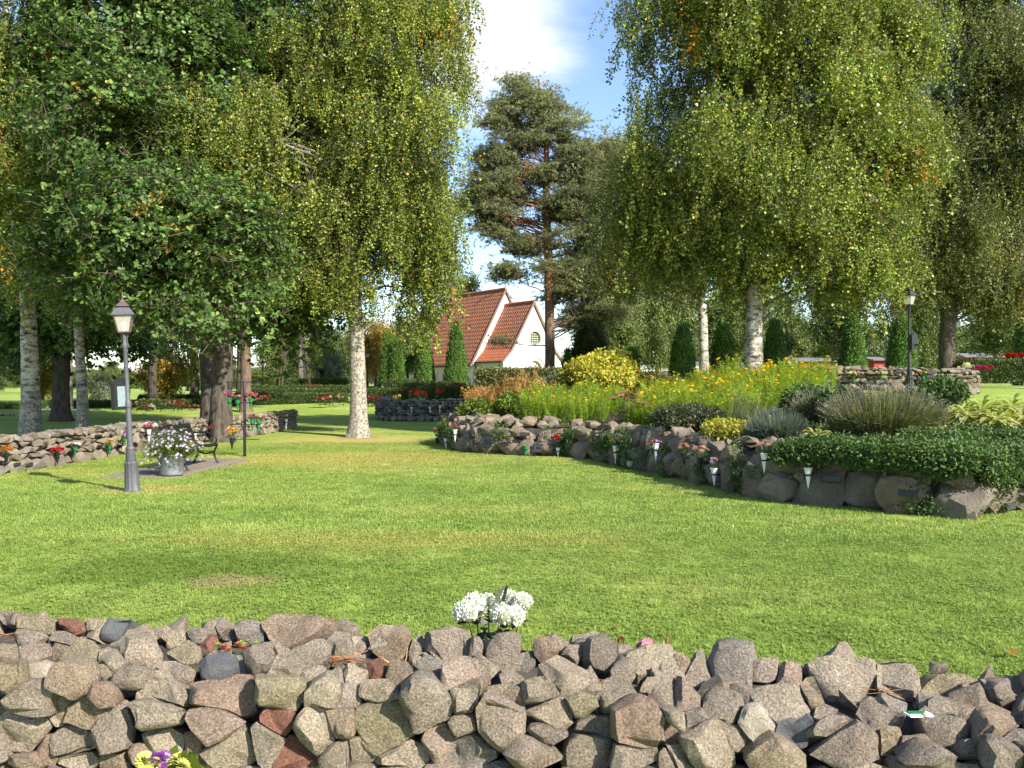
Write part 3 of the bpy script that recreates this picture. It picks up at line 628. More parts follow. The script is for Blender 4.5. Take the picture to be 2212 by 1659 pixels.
# ------------------------------------------------------------------ shared rough stones for the other walls
def rock_mesh(name, mat, seed, pts=16, rough=0.12, box=0.6, cuts=1, smo=0.0):
    r = random.Random(seed); bm = bmesh.new()
    for _ in range(pts):
        d = Vector((r.gauss(0,1), r.gauss(0,1), r.gauss(0,1))).normalized(); k = max(abs(d.x), abs(d.y), abs(d.z)); d = d*((1-box)+box/k)*0.5*r.uniform(.85,1.05)
        bm.verts.new(d)
    res = bmesh.ops.convex_hull(bm, input=bm.verts)
    bmesh.ops.delete(bm, geom=[g for g in res['geom_interior'] if isinstance(g, bmesh.types.BMVert)], context='VERTS')
    if cuts:
        bmesh.ops.subdivide_edges(bm, edges=bm.edges, cuts=cuts, smooth=smo, use_grid_fill=True)
        for v in bm.verts: v.co += v.normal*noise.fractal(v.co*4+Vector((seed*5,0,0)), 0.9, 2, 3)*rough
    # fit to the unit box
    co = np.array([v.co[:] for v in bm.verts]); lo, hi = co.min(0), co.max(0)
    for v in bm.verts: v.co = Vector(((v.co[i]-lo[i])/(hi[i]-lo[i])-0.5 for i in range(3)))
    me = bpy.data.meshes.new(name); bm.to_mesh(me); bm.free(); me.materials.append(mat)
    me.polygons.foreach_set('use_smooth', [True]*len(me.polygons)); me.set_sharp_from_angle(angle=R(38)); me.update(); return me
ROCK = {k: [rock_mesh('stone', M[k], i+1, 11, 0.06, 0.6, 1) for i in range(12)] for k in ('stone_wall','stone_grey')}
FILL = [rock_mesh('stone', M['stone_front'], 70+i, 12, 0.05, 0.6, 1) for i in range(8)]
for k in range(230):   # small fillers lodged among the top stones
    U = random.uniform(-1000, 3300); t_ = random.random(); d = dfront(U)+0.10+(drear(U)-dfront(U)+.06)*t_; z = WTOP-0.10+0.10*t_; w = random.uniform(.05,.13)
    MX = Matrix.Translation(Vector(((U-CX)/FP*d, d-2.7, z))) @ Euler((random.uniform(-.6,.6), random.uniform(-.6,.6), random.uniform(0,6.28))).to_matrix().to_4x4() @ Matrix.Diagonal((w*1.3, w, w*random.uniform(.6,1), 1))
    fm = random.choice(FILL); REST.add([MX @ v.co for v in fm.vertices], [tuple(f.vertices) for f in fm.polygons])
tag(REST.build('small_stones', M['stone_front'], wall, smooth_ang=34), kind='stuff')
BOULD = [rock_mesh('boulder', M['boulder'], 40+i, 17, 0.09, 0.5, 2, 0.06) for i in range(9)]
def poly_at(line, s):
    for (a, b) in zip(line[:-1], line[1:]):
        a = Vector(a); b = Vector(b); l = (b-a).length
        if s <= l: return a.lerp(b, s/l), (b-a).normalized()
        s -= l
    return Vector(line[-1]), (Vector(line[-1])-Vector(line[-2])).normalized()
def poly_len(line): return sum((Vector(b)-Vector(a)).length for a, b in zip(line[:-1], line[1:]))
def rubble_wall(name, label, line, height, key, thick=0.5, big=0.28, zf=None, skip=(), bigp=0.5, cap_n=1.0, seed=3):
    """line runs with the seen face on its right-hand side; stones in rough courses, big ones at the foot, flat ones on top"""
    r = random.Random(seed); p0, _ = poly_at(line, 0); base = Vector((p0.x, p0.y, h(p0.x, p0.y) if zf is None else zf(p0.x, p0.y)))
    t = thing(name, label, 'wall', base); L = poly_len(line); items = []
    gz = lambda x, y: (h(x, y) if zf is None else zf(x, y))
    z = -0.04; row = 0
    while z < height-0.05:
        hh = (big if row == 0 else r.uniform(0.11, 0.17)); s = -r.random()*0.1
        while s < L:
            w = hh*r.uniform(1.0, 1.7) if row == 0 else r.uniform(0.14, 0.36); k = r.uniform(0.8, 1.15)
            items.append((s+w/2, z+hh/2, w, hh*k, r.uniform(.22,.32), 0.10+r.uniform(-.03,.03))); s += w*0.93
        z += hh*0.86; row += 1
    s = 0
    while s < L:
        w = r.uniform(.2, .42); items.append((s, height+r.uniform(-.02,.05), w, r.uniform(.08,.16), thick*r.uniform(.6,.95), thick*0.42)); s += w*0.8
    for e in (0, L):
        for zz in np.arange(0.05, height, 0.14): items.append((e, zz, .25, .17, .4, .25))
    items.sort(key=lambda q: -q[2]*q[3]); n = 0; rest = MB()
    for (s, zc, w, hh, dp, off) in items:
        p, d = poly_at(line, max(0, min(L, s))); nrm = Vector((d.y, -d.x)); q = p-nrm*off
        if any((q-Vector(c)).length < rr for c, rr in skip): continue
        loc = Vector((q.x, q.y, gz(q.x, q.y)+zc)); rot = Euler((r.uniform(-.15,.15), r.uniform(-.22,.22), math.atan2(d.y, d.x)+r.uniform(-.25,.25)+r.choice((0, math.pi))))
        me = r.choice(ROCK[key]); scl = (w*1.08, dp, hh*1.12)
        if n < 300: link('stone', me, t, loc-base, rot, scl); n += 1
        else:
            MX = Matrix.Translation(loc-base) @ rot.to_matrix().to_4x4() @ Matrix.Diagonal((*scl, 1)); rest.add([MX @ v.co for v in me.vertices], [tuple(f.vertices) for f in me.polygons])
    if rest.v: tag(rest.build('small_stones', M[key], t, smooth_ang=38), kind='stuff')
    c = MB(); k = max(2, int(L/0.5)); vs = []
    for i in range(k+1):
        p, d = poly_at(line, L*i/k); nrm = Vector((d.y, -d.x)); g0 = gz(p.x, p.y)
        for (o, zz) in ((0.12,-.1),(0.13,height-.06),(thick-0.05,height-.06),(thick,-.1)): q = p-nrm*o; vs.append((q.x-base.x, q.y-base.y, g0+zz-base.z))
    c.add(vs, [(i*4+j, i*4+j+1, (i+1)*4+j+1, (i+1)*4+j) for i in range(k) for j in range(3)]+[(0,1,2,3),(4*k+3,4*k+2,4*k+1,4*k)])
    c.build('hearting', M['core'], t); return t
OAKP = (-8.25, 24.2)
LWALL = [(-11.5,14.2),(-9.3,15.5),(-9.1,16.6),(-9.0,18.4),(-9.0,20.4),(-9.0,21.1),(-8.25,25.1),(-7.9,31.3)]
rubble_wall('rubble_wall', 'long low rubble wall behind the bench, running back to the left of the birch', LWALL, 0.62, 'stone_wall', 0.5, 0.3, skip=[(OAKP, 0.5)], seed=5)
MWALL = [(-6.3,41.5),(-6.35,39.6),(-5.6,38.6),(-3.4,37.8),(-1.2,37.6),(1.0,38.0)]
rubble_wall('rubble_wall', 'grey rubble wall in the shade in front of the low hedges and chapel', MWALL, 0.92, 'stone_grey', 0.55, 0.38, seed=9)
BWALL = [(3.5,29.5),(8.0,26.6),(11.0,25.7),(13.75,25.4),(14.2,25.9),(14.1,27.0)]
rubble_wall('rubble_wall', 'sunlit rubble wall on the rise behind the right lamp post', BWALL, 0.66, 'stone_wall', 0.5, 0.3, seed=12)

# boulder wall round the raised bed
def bed_wall():
    r = random.Random(21); line = BED; L = poly_len(line); p0 = Vector((1.16,19.4)); base = Vector((p0.x, p0.y, 0))
    t = thing('boulder_wall', 'curved retaining wall of large rounded boulders round the raised flower bed', 'wall', base)
    def put(s, zc, w, hh, dp, off):
        p, d = poly_at(line, max(0, min(L, s))); nrm = Vector((d.y, -d.x)); q = p-nrm*off
        link('boulder', r.choice(BOULD), t, (q.x-base.x, q.y-base.y, zc), Euler((r.uniform(-.25,.25), r.uniform(-.35,.35), math.atan2(d.y, d.x)+r.uniform(-.3,.3)+r.choice((0,math.pi)))), (w, dp, hh))
    s = 0
    while s < L:
        near = smooth((s-10)/8); w = r.uniform(.42,.66)+0.12*near; hh = r.uniform(.4,.54)+0.06*near; put(s+w/2, hh*0.4, w*1.1, hh*1.1, .5, .18); s += w*0.9
    s = 0.2
    while s < L:
        near = smooth((s-10)/8); w = r.uniform(.26,.52)+0.1*near; hh = r.uniform(.26,.4); put(s+w/2, .5+r.uniform(-.05,.06), w*1.1, hh*1.1, .42, .24); s += w*0.92
    s = 0
    while s < L:
        w = r.uniform(.22,.42); hh = r.uniform(.16,.28)
        if s < 14 or r.random() < .5: put(s+w/2, .72+r.uniform(-.03,.05), w, hh, .36, .34)
        s += w*1.0
    s = 0
    while s < L:
        put(s, r.uniform(.12,.4), .22, .2, .25, .1); s += .5
    for _ in range(24):
        s = r.uniform(1, 9); put(s, .78, r.uniform(.25,.5), r.uniform(.2,.3), .4, r.uniform(.6,1.1))
    c = MB(); k = 60; vs = []
    for i in range(k+1):
        p, d = poly_at(line, L*i/k); nrm = Vector((d.y, -d.x))
        for (o, zz) in ((.16,-.1),(.2,.62),(.6,.66)): q = p-nrm*o; vs.append((q.x-base.x, q.y-base.y, zz))
    c.add(vs, [(i*3+j, i*3+j+1, (i+1)*3+j+1, (i+1)*3+j) for i in range(k) for j in range(2)]); c.build('hearting', M['core'], t)
bed_wall()

# ------------------------------------------------------------------ lawn grass
def protos_grass(size, n, L, W, k=4, clover=0):
    out = []
    for j in range(k):
        lf = Leafy()
        for i in range(n):
            x, y = random.uniform(-size/2, size/2), random.uniform(-size/2, size/2); a = random.uniform(0, 6.28); ln = L*random.uniform(.5,1.3); ben = random.uniform(.2,1.0)
            p = Vector((x, y, -0.004)); w = Vector((math.cos(a), math.sin(a), 0))*W/2; f = Vector((-math.sin(a), math.cos(a), 0))
            q = p+f*ln*ben*0.35+Vector((0,0,ln*0.6)); e = p+f*ln*ben+Vector((0,0,ln*(1-0.35*ben))); tone = random.random()
            lf.poly([p-w, p+w, q+w*0.8, q-w*0.8], tone); lf.poly([q-w*0.8, q+w*0.8, e], tone)
        for i in range(clover):
            c = Vector((random.uniform(-size/2,size/2), random.uniform(-size/2,size/2), L*random.uniform(.4,.8)))
            for q in range(3):
                a = q*2.09+random.uniform(-.3,.3); d = Vector((math.cos(a), math.sin(a), random.uniform(-.2,.4))); lf.kite(c, d, Vector((0,0,1))+rv(.3), 0.018, 0.018, random.uniform(0,.5), 0, .6)
        out.append(lf.proto('grass_tuft', [M['blade']]))
    return out
def lawn_scatter(name, label, y0, y1, size, protos, dens=1.0, cl=None):
    X, Y = [], []
    for y in np.arange(y0, y1, size*0.8):
        wx = y*0.68+1.5; x = np.arange(-wx, wx, size*0.8); X.append(x); Y.append(np.full(len(x), y))
    X = np.concatenate(X); Y = np.concatenate(Y); X = X+rng.uniform(-.3,.3,len(X))*size; Y = Y+rng.uniform(-.3,.3,len(Y))*size
    s = bed_s(X, Y); k = (s < -size*0.42)
    k &= ~((X > -7.2) & (X < -5.6) & (Y > 14.6) & (Y < 18.7))
    X, Y = X[k], Y[k]; Z = H(X, Y); n = len(X)
    o = scatter(name, None, np.stack([X, Y, Z], 1), np.stack([np.zeros(n), np.zeros(n), rng.uniform(0,6.28,n)], 1), np.stack([np.ones(n), np.ones(n), rng.uniform(.75,1.25,n)], 1), protos)
    tag(o, label, 'grass', kind='stuff'); return o
lawn_scatter('lawn_grass', 'short mown grass of the near lawn behind the front wall', 2.75, 9.2, 0.4, protos_grass(0.5, 1250, 0.026, 0.0045, 4, 60))
lawn_scatter('lawn_grass', 'short mown grass of the middle lawn between lamp and boulder wall', 9.2, 24, 0.8, protos_grass(1.0, 2200, 0.032, 0.009, 4, 0))
# ------------------------------------------------------------------ trees
def lumps_px(base, L, d0):
    out = []
    for l in L:
        U, V, rU, rV = l[:4]; d = l[4] if len(l) > 4 else d0; k = d/FP; rd = l[5] if len(l) > 5 else max(rU, rV*0.7)*k
        out.append((at(U, V, d)-base, Vector((rU*k, rd, rV*k))))
    return out
def crown_points(lumps, n, shell=0.45, gap=0.0, gfreq=0.5, bias=None):
    """points in the outer part of a union of ellipsoids, with holes where a noise is low"""
    A = np.array([(r.x*r.y+r.x*r.z+r.y*r.z) for _, r in lumps]); A = A/A.sum(); pts = []; nr = []; off = Vector((random.uniform(0,50), random.uniform(0,50), 0))
    tries = 0
    while len(pts) < n and tries < n*12:
        tries += 1; i = int(rng.choice(len(lumps), p=A)) if tries % 1 == 0 else 0
        c, r = lumps[i]; d = rdir(); t = shell+(1-shell)*random.random()**0.6; p = c+Vector((d.x*r.x*t, d.y*r.y*t, d.z*r.z*t))
        deep = False
        for j, (c2, r2) in enumerate(lumps):
            if j == i: continue
            q = p-c2; e = (q.x/r2.x)**2+(q.y/r2.y)**2+(q.z/r2.z)**2
            if e < shell*shell*0.7: deep = True; break
        if deep and random.random() < 0.75: continue
        if gap and noise.noise(p*gfreq+off) < gap-0.45: continue
        pts.append(p); nr.append(d)
    return pts, nr
def trunk_path(pts, rads, n=14, flare=0.0, rough=0.05, seg=10):
    """smooth tube through pts, finer steps, knobbly"""
    P = []; Rr = []
    for i in range(len(pts)-1):
        a = Vector(pts[max(i-1,0)]); b = Vector(pts[i]); c = Vector(pts[i+1]); d = Vector(pts[min(i+2,len(pts)-1)])
        for k in range(seg):
            t = k/seg; P.append(0.5*((2*b)+(-a+c)*t+(2*a-5*b+4*c-d)*t*t+(-a+3*b-3*c+d)*t**3)); Rr.append(rads[i]*(1-t)+rads[i+1]*t)
    P.append(Vector(pts[-1])); Rr.append(rads[-1])
    m = MB(); m.tube(P, Rr, n); off = Vector((random.uniform(0,90), 0, 0))
    vv = []
    for i, v in enumerate(m.v):
        ring = min(i//n, len(P)-1); v = Vector(v); ax = v-P[ring]; z = P[ring].z
        k = 1+rough*noise.fractal(v*2.2+off, .8, 2, 3)
        if flare and z < 0.9:
            an = math.atan2(ax.y, ax.x); f = (1-max(z,0)/0.9)**2.2; k += f*flare*(0.55+0.45*math.sin(an*5+off.x))
        vv.append(tuple(P[ring]+ax*k))
    m.v = vv; return m
def limb(mb, p, q, r0, r1, sag=0.0, rise=0.2, n=6, steps=7):
    p = Vector(p); q = Vector(q); L = (q-p).length; mid = p.lerp(q, 0.5)+Vector((random.gauss(0,.08)*L, random.gauss(0,.08)*L, rise*L)); pts = []; rr = []
    for i in range(steps+1):
        t = i/steps; w = p*(1-t)**2+mid*2*t*(1-t)+q*t*t+Vector((0,0,-sag*L*t*t)); w += rv(0.012*L)*(0 < i < steps); pts.append(w); rr.append(r0*(1-t)+r1*t)
    mb.tube(pts, rr, n, cap=False); return pts
def on_path(pts, rads, z):
    for (a, b, ra, rb) in zip(pts[:-1], pts[1:], rads[:-1], rads[1:]):
        if a[2] <= z <= b[2] and b[2] > a[2]:
            t = (z-a[2])/(b[2]-a[2]); return Vector(a).lerp(Vector(b), t), ra*(1-t)+rb*t
    return Vector(pts[-1]), rads[-1]
def euler_for(n, spin=True):
    q = Vector(n).to_track_quat('Z', 'Y')
    if spin: q = q @ Euler((0,0,random.uniform(0,6.28))).to_quaternion()
    return q.to_euler()
def make_tree(name, label, base, tpts, trads, lumps, protos, kind, nclump, per, barkm, clump_r=0.6, scl=(0.8,1.3), nlimb=26, shell=0.45, gap=0.0, gfreq=0.5, autumn=0.012, group=None, limb_r=0.07, cat='tree', flare=0.35, zmin=None, tint0=0.0):
    t = thing(name, label, cat, base, 0, group)
    trunk_path(tpts, trads, 16, flare).build('trunk', barkm, t, smooth_ang=60)
    cl, nr = crown_points(lumps, nclump, shell, gap, gfreq)
    br = MB(); zt = tpts[-1][2]; order = list(range(len(cl))); random.shuffle(order)
    for i in order[:nlimb]:
        q = cl[i]; zs = max(tpts[1][2]*0.9 if zmin is None else zmin, min(zt*0.97, q.z-(0.25 if kind != 'pine' else 0.12)*math.hypot(q.x, q.y)-random.uniform(0,1.0)))
        p, r = on_path(tpts, trads, zs); D = (q-p).length
        r0 = min(r*0.6, limb_r*(0.4+D*0.16)); pts = limb(br, p, q, r0, 0.012, 0.10 if kind == 'birch' else 0.02, 0.14 if kind != 'pine' else 0.02)
        for k in (3, 5):
            j = random.choice(order); e = pts[k]+(cl[j]-pts[k])*min(1, 1.6/max((cl[j]-pts[k]).length, .1)); limb(br, pts[k], e, r0*0.42, 0.008, 0.05, 0.1, 5, 4)
    tag(br.build('limbs', M['greybark'] if kind == 'birch' else barkm, t, smooth_ang=60), kind='stuff')
    P, RO, S, T = [], [], [], []
    for i, (c, n) in enumerate(zip(cl, nr)):
        aut = random.random() < autumn; ctint = min(1, max(0, random.gauss(0.5,.22)+tint0))
        for k in range(per):
            if kind == 'birch':
                p = c+Vector((random.gauss(0,clump_r), random.gauss(0,clump_r), random.gauss(0,clump_r*0.6)+0.55)); e = Euler((random.gauss(0,.25), random.gauss(0,.25), random.uniform(0,6.28)))
            elif kind == 'pine':
                p = c+Vector((random.gauss(0,clump_r), random.gauss(0,clump_r), random.gauss(0,clump_r*0.42))); nn = Vector((n.x*0.4, n.y*0.4, 1))+rv(.25); e = euler_for(nn)
            else:
                p = c+rv(clump_r); nn = n*0.8+Vector((0,0,.55))+rv(.45); e = euler_for(nn)
            P.append(p); RO.append(e); S.append(random.uniform(*scl)); T.append(2.0 if aut and random.random() < .7 else min(1, max(0, ctint+random.gauss(0,.12))))
    if kind in ('birch', 'oak') and nclump > 200:   # sprays added deep inside the crown to keep light from passing through
        ip, inr = crown_points(lumps, nclump//3, 0.0, 0.0)
        for c, n in zip(ip, inr):
            for (lc, lr) in lumps[:1]: pass
            q = min(lumps, key=lambda l: (l[0]-c).length); c = q[0]+(c-q[0])*0.62
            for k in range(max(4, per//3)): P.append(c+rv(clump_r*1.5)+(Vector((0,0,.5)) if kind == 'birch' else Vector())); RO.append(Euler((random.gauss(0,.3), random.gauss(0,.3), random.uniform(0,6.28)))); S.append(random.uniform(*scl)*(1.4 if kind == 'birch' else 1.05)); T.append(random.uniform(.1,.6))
    scatter('crown', t, [tuple(p) for p in P], [tuple(e) for e in RO], S, protos, T)
    return t
PB = protos_birch(M['birchleaf']); PB2 = protos_birch(M['birchleaf2'], 5, 40, 0.055)
PO = protos_oak(M['oakleaf']); PP = protos_pine(M['pineleaf']); PBG = protos_leaf(M['bgleaf'], 5, 34, 0.2, 0.55, .7)
PY = protos_leaf(M['yellowleaf'], 4, 30, 0.16, 0.45); PS = protos_leaf(M['silverleaf'], 4, 34, 0.15, 0.45); PD = protos_oak(M['oakleaf'], 4, 24, 0.13)
PT = protos_thuja(M['thujaleaf'])
def tree_base(U, d, dz=0.0): x = xat(U, d); return Vector((x, d, h(x, d)+dz))

# silver birch beside the lawn, left of the chapel
b = tree_base(775, 26.4, -0.05)
tp = [(0,0,0),(-.02,0,1.6),(-.08,0,3.6),(-.2,0.05,5.4),(0.02,.1,8),(.2,.1,11.5),(.3,.1,15.5)]; tr_ = [.31,.25,.225,.2,.16,.11,.04]
L = [(855,110,140,135),(880,330,135,150),(800,300,150,170),(905,480,85,130),(890,600,62,85),(740,420,110,150),(690,150,120,140),(955,200,45,65),(1000,185,26,30),(900,540,70,90),(905,660,50,55),(930,560,50,100),(845,-60,140,120),(950,30,45,75),(680,560,75,140),(820,520,110,100),(940,330,70,110),(600,420,75,110),(760,620,50,60),(440,290,85,95,24.2,1.0),(390,240,60,70,24.0,.9),(500,330,55,90,24.6,1.0),(560,300,55,95,25.2,1.1),(540,420,45,80,25,.9)]
make_tree('birch_tree', 'tall silver birch with yellowing hanging leaves, on the lawn left of the chapel', b, tp, tr_, lumps_px(b, L, 26.4), PB, 'birch', 370, 24, M['birch_old'], 0.31, (.75,1.35), 48, .5, 0.24, .5, 0.02, flare=.45, limb_r=.06)
# large birch on the rise right of centre
b = tree_base(1628, 24.5, -0.05)
tp = [(0,0,0),(0,0,1.5),(.02,0,3.2),(-.03,.05,5.5),(.1,.1,9),(.2,.1,13),(.2,.1,16)]; tr_ = [.29,.24,.22,.2,.16,.1,.04]
L = [(1665,60,260,135),(1660,250,280,165),(1640,410,250,150),(1850,330,145,145),(1425,330,70,150),(1560,550,140,62),(1780,580,130,45),(1890,570,75,60),(1860,470,110,110),(1450,490,85,90),(1660,-120,260,120),(1395,60,42,75),(1960,300,60,80),(1880,150,100,110),(1940,80,80,90),(1400,470,70,110)]
make_tree('birch_tree', 'broad weeping birch with orange sprays, its white trunk behind the yellow flowers', b, tp, tr_, lumps_px(b, L, 24.5), PB, 'birch', 560, 24, M['birch_white'], 0.32, (.75,1.35), 54, .5, 0.18, .45, 0.025, flare=.3, limb_r=.06)
# grey-green birch at the right edge
b = tree_base(2045, 34, -0.05)
tp = [(0,0,0),(0,0,1.4),(.1,0,3.5),(.3,.05,6),(.5,.1,9),(.9,.1,13),(1.2,.1,17)]; tr_ = [.36,.3,.27,.22,.16,.11,.04]
L = [(2110,80,115,140),(2080,330,130,190),(2120,510,125,125),(2150,620,85,40),(2210,300,90,240),(2020,480,70,110),(2000,580,60,50),(2130,-60,110,110),(2230,560,80,80)]
make_tree('birch_tree', 'dull grey-green birch with long low limbs at the right edge behind the rubble wall', b, tp, tr_, lumps_px(b, L, 34), PB2, 'birch', 400, 22, M['oakbark'], 0.42, (1.0,1.7), 70, .45, 0.16, .4, 0.01, flare=.3, limb_r=.07, zmin=1.8)
# second birch behind, mid right
b = tree_base(1520, 38, -0.05)
tp = [(0,0,0),(0,0,1.6),(-.05,0,3.4),(-.2,.05,6),(-.2,.1,9),(-.3,.1,12)]; tr_ = [.24,.21,.19,.15,.11,.04]
L = [(1480,530,95,70),(1400,550,80,50),(1540,460,110,110),(1420,450,85,100),(1350,420,40,130),(1340,560,38,70)]
make_tree('birch_tree', 'smaller birch with a grey-white trunk between two clipped thujas', b, tp, tr_, lumps_px(b, L, 38), PB2, 'birch', 220, 17, M['birch'], 0.5, (1.0,1.6), 34, .35, 0.1, .4, 0.05, flare=.3)
# oaks behind the bench
b = Vector((OAKP[0], OAKP[1], -0.05))
tp = [(0,0,0),(0,0,1.2),(.06,0,2.2),(.02,0,3.2),(-.2,.1,5),(-.7,.3,7.5),(-1.2,.4,11)]; tr_ = [.36,.29,.28,.26,.22,.17,.06]
L = [(250,110,165,140),(250,300,170,150,23),(130,470,120,100,22.5),(330,470,140,110,21.5),(460,510,120,90,21),(480,625,110,58,20),(310,600,135,60,21),(130,560,110,70,22.5),(420,180,115,140),(550,550,55,80,22),(330,30,150,120),(270,650,55,28,21),(440,682,80,32,20.5),(210,-60,180,110),(490,600,90,70,24),(330,580,110,80,25)]
make_tree('oak_tree', 'dense green oak whose thick trunk stands at the rubble wall behind the bench', b, tp, tr_, lumps_px(b, L, 24.6), PO, 'oak', 520, 16, M['oakbark'], 0.33, (.8,1.3), 60, .55, 0.36, .45, 0.01, flare=.4, limb_r=.09)
b = tree_base(452, 27.2, -0.05)
tp = [(0,0,0),(0,0,1.5),(-.02,0,3),(.3,.1,5),(.9,.3,8),(1.3,.4,12)]; tr_ = [.32,.25,.24,.21,.17,.06]
L = [(560,300,130,200),(640,520,80,130),(600,80,130,170),(660,300,80,180),(540,600,110,90),(380,380,110,130),(620,680,70,50)]
make_tree('oak_tree', 'darker oak with a straight trunk just behind the wall, left of the other oak', b, tp, tr_, lumps_px(b, L, 29), PD, 'oak', 300, 14, M['darkbark'], 0.5, (.9,1.5), 36, .4, 0.1, .42, 0.01, flare=.3)
# birches on the left behind the wall
b = tree_base(65, 27.6, -0.05)
tp = [(0,0,0),(.02,0,1.5),(-.03,0,3),(-.1,0,4.6),(-.6,.1,8),(-.9,.1,12),(-.7,.1,16)]; tr_ = [.34,.28,.25,.22,.17,.12,.04]
L = [(30,120,80,160),(20,360,70,150),(40,560,60,90),(100,40,70,110),(-60,250,90,250)]
make_tree('birch_tree', 'thick birch with a mottled trunk at the left edge behind the wall', b, tp, tr_, lumps_px(b, L, 24.5), PB, 'birch', 170, 14, M['birch'], 0.55, (.8,1.3), 20, .35, 0.15, .45, 0.06, flare=.3)
b = tree_base(180, 31, -0.05)
tp = [(0,0,0),(-.05,0,1.6),(-.15,0,3.3),(-.2,0,5),(-.1,.1,8),(.1,.1,12)]; tr_ = [.22,.185,.16,.14,.1,.04]
L = [(150,560,70,110),(200,420,90,130),(170,260,90,140),(230,650,70,70)]
make_tree('birch_tree', 'slim pale birch trunk between the left lamp post and the mottled birch', b, tp, tr_, lumps_px(b, L, 31.5), PB, 'birch', 130, 12, M['birch'], 0.55, (.8,1.3), 16, .35, 0.15, .45, 0.05, flare=.3)
# dark spreading tree deep in the shade
b = tree_base(132, 38, -0.05)
tp = [(0,0,0),(0,0,1.4),(.05,0,2.8),(.1,0,4),(.2,.1,7),(.2,.1,11)]; tr_ = [.45,.35,.33,.28,.2,.06]
L = [(120,650,150,80),(150,500,160,110),(60,720,90,45),(250,700,90,60),(30,560,90,120),(300,580,110,100),(150,330,170,160),(340,420,120,160)]
make_tree('oak_tree', 'dark spreading tree in deep shade between the two left birch trunks', b, tp, tr_, lumps_px(b, L, 39), PD, 'oak', 320, 13, M['darkbark'], 0.6, (1.1,1.8), 50, .35, 0.1, .35, 0.02, limb_r=.1, zmin=2.0)
# pines
b = tree_base(531, 45, -0.05)
tp = [(0,0,0),(0,0,2),(0,0,5),(.1,0,9),(.1,.1,14),(.1,.1,19)]; tr_ = [.34,.27,.25,.22,.16,.05]
L = [(560,420,80,40),(620,480,70,40),(500,520,70,40),(600,580,80,40),(650,380,70,40),(570,330,80,40),(640,650,60,40),(480,400,70,50),(700,450,50,60),(690,600,50,40)]
make_tree('pine_tree', 'straight reddish pine trunk just right of the oaks, behind the flower stand', b, tp, tr_, lumps_px(b, L, 45), PP, 'pine', 200, 14, M['pinebark'], 0.5, (1.0,1.6), 30, .2, 0, .4, 0.01, flare=.2)
b = tree_base(1188, 50.5, -0.05)
k_ = 50.5/45
tp = [(x*k_, y*k_, z*k_) for x, y, z in [(0,0,0),(0,0,2),(-.03,0,5),(-.1,0,8),(-.2,.1,11),(-.2,.1,14),(-.6,.1,17)]]; tr_ = [.39,.3,.28,.25,.2,.13,.05]
L = [(1115,215,55,26),(1180,240,60,26),(1080,262,48,22),(1200,290,68,28),(1100,320,70,26),(1062,350,52,20),(1230,340,58,30),(1060,420,66,30),(1036,445,50,22),(1012,440,26,12),(1130,390,66,26),(1250,440,72,36),(1270,400,55,38),(1240,520,72,32),(1290,500,55,40),(1120,530,45,20),(1150,580,56,20),(1100,592,38,15),(1270,600,70,36),(1230,640,55,28),(1092,618,26,10),(1106,668,24,8),(1074,738,32,8),(1116,706,20,7),(1300,680,60,40),(1108,180,32,14),(1150,200,40,22),(1200,450,50,24),(1030,385,34,16),(1090,470,50,18),(1060,500,30,12),(1190,380,50,22),(1300,330,40,30),(1310,450,40,40)]
big_pine = make_tree('pine_tree', 'tall orange-limbed pine standing in front of the chapel', b, tp, tr_, lumps_px(b, L, 50.5), PP, 'pine', 340, 13, M['pinebark'], 0.38, (.9,1.45), 120, .3, 0, .4, 0.0, flare=.2, limb_r=.06, zmin=3.2)
b = tree_base(1275, 78, -0.05)
tp = [(0,0,0),(0,0,3),(.1,0,8),(.1,0,14),(0,.1,21)]; tr_ = [.4,.33,.3,.22,.05]
L = [(1300,420,60,60),(1330,520,50,80),(1290,600,60,60),(1320,690,60,40),(1260,690,50,30),(1240,600,50,40),(1330,350,40,60)]
make_tree('pine_tree', 'darker pine half hidden behind the tall pine', b, tp, tr_, lumps_px(b, L, 79), PP, 'pine', 170, 14, M['pinebark'], 0.75, (1.5,2.4), 30, .2, 0, .4, 0.0, flare=.2)

# clipped thujas
def thuja(label, U, V0, V1, d, w, round_=0.0, mat=None, name='thuja'):
    x = xat(U, d); z0 = h(x, d); zt = zat(V0, d); Hh = zt-z0; rad = w/2/FP*d; b = Vector((x, d, z0))
    t = thing(name, label, 'thuja' if name == 'thuja' else 'yew', b, 0, 'clipped conical thujas')
    def prof(t_): return rad*(1-t_)**(0.75-0.3*round_)*(0.86+0.14*min(1, t_*6))+0.05
    m = MB(); m.lathe([(prof(k/12)*0.86, Hh*0.97*k/12) for k in range(13)], 14)
    m.build('core', M['core'], t, smooth_ang=60)
    n = int(420*rad*Hh)+250; P, RO, S, T = [], [], [], []
    for i in range(n):
        tt = 1-math.sqrt(random.random()); a = random.uniform(0, 6.28); r = prof(tt)*(0.93+0.10*noise.noise(Vector((math.cos(a)*1.5, math.sin(a)*1.5, tt*5+U))))
        P.append((r*math.cos(a), r*math.sin(a), tt*Hh-0.12)); q = Euler((random.gauss(-.25,.15), random.gauss(0,.2), a+math.pi/2)); RO.append(tuple(q)); S.append(random.uniform(.8,1.35)); T.append(min(1, max(0, .5+0.5*noise.noise(Vector((P[-1][0]*2.5, P[-1][1]*2.5, P[-1][2]*1.5+U)))+random.gauss(0,.12))))
    scatter('crown', t, P, RO, S, PT, T); return t
thuja('clipped conical thuja left of the chapel, taller half of a merged pair', 838, 722, 830, 52, 40)
thuja('clipped conical thuja left of the chapel, right half of a merged pair', 858, 728, 830, 51.6, 36)
thuja('clipped conical thuja just left of the chapel eave', 917, 722, 833, 52, 50)
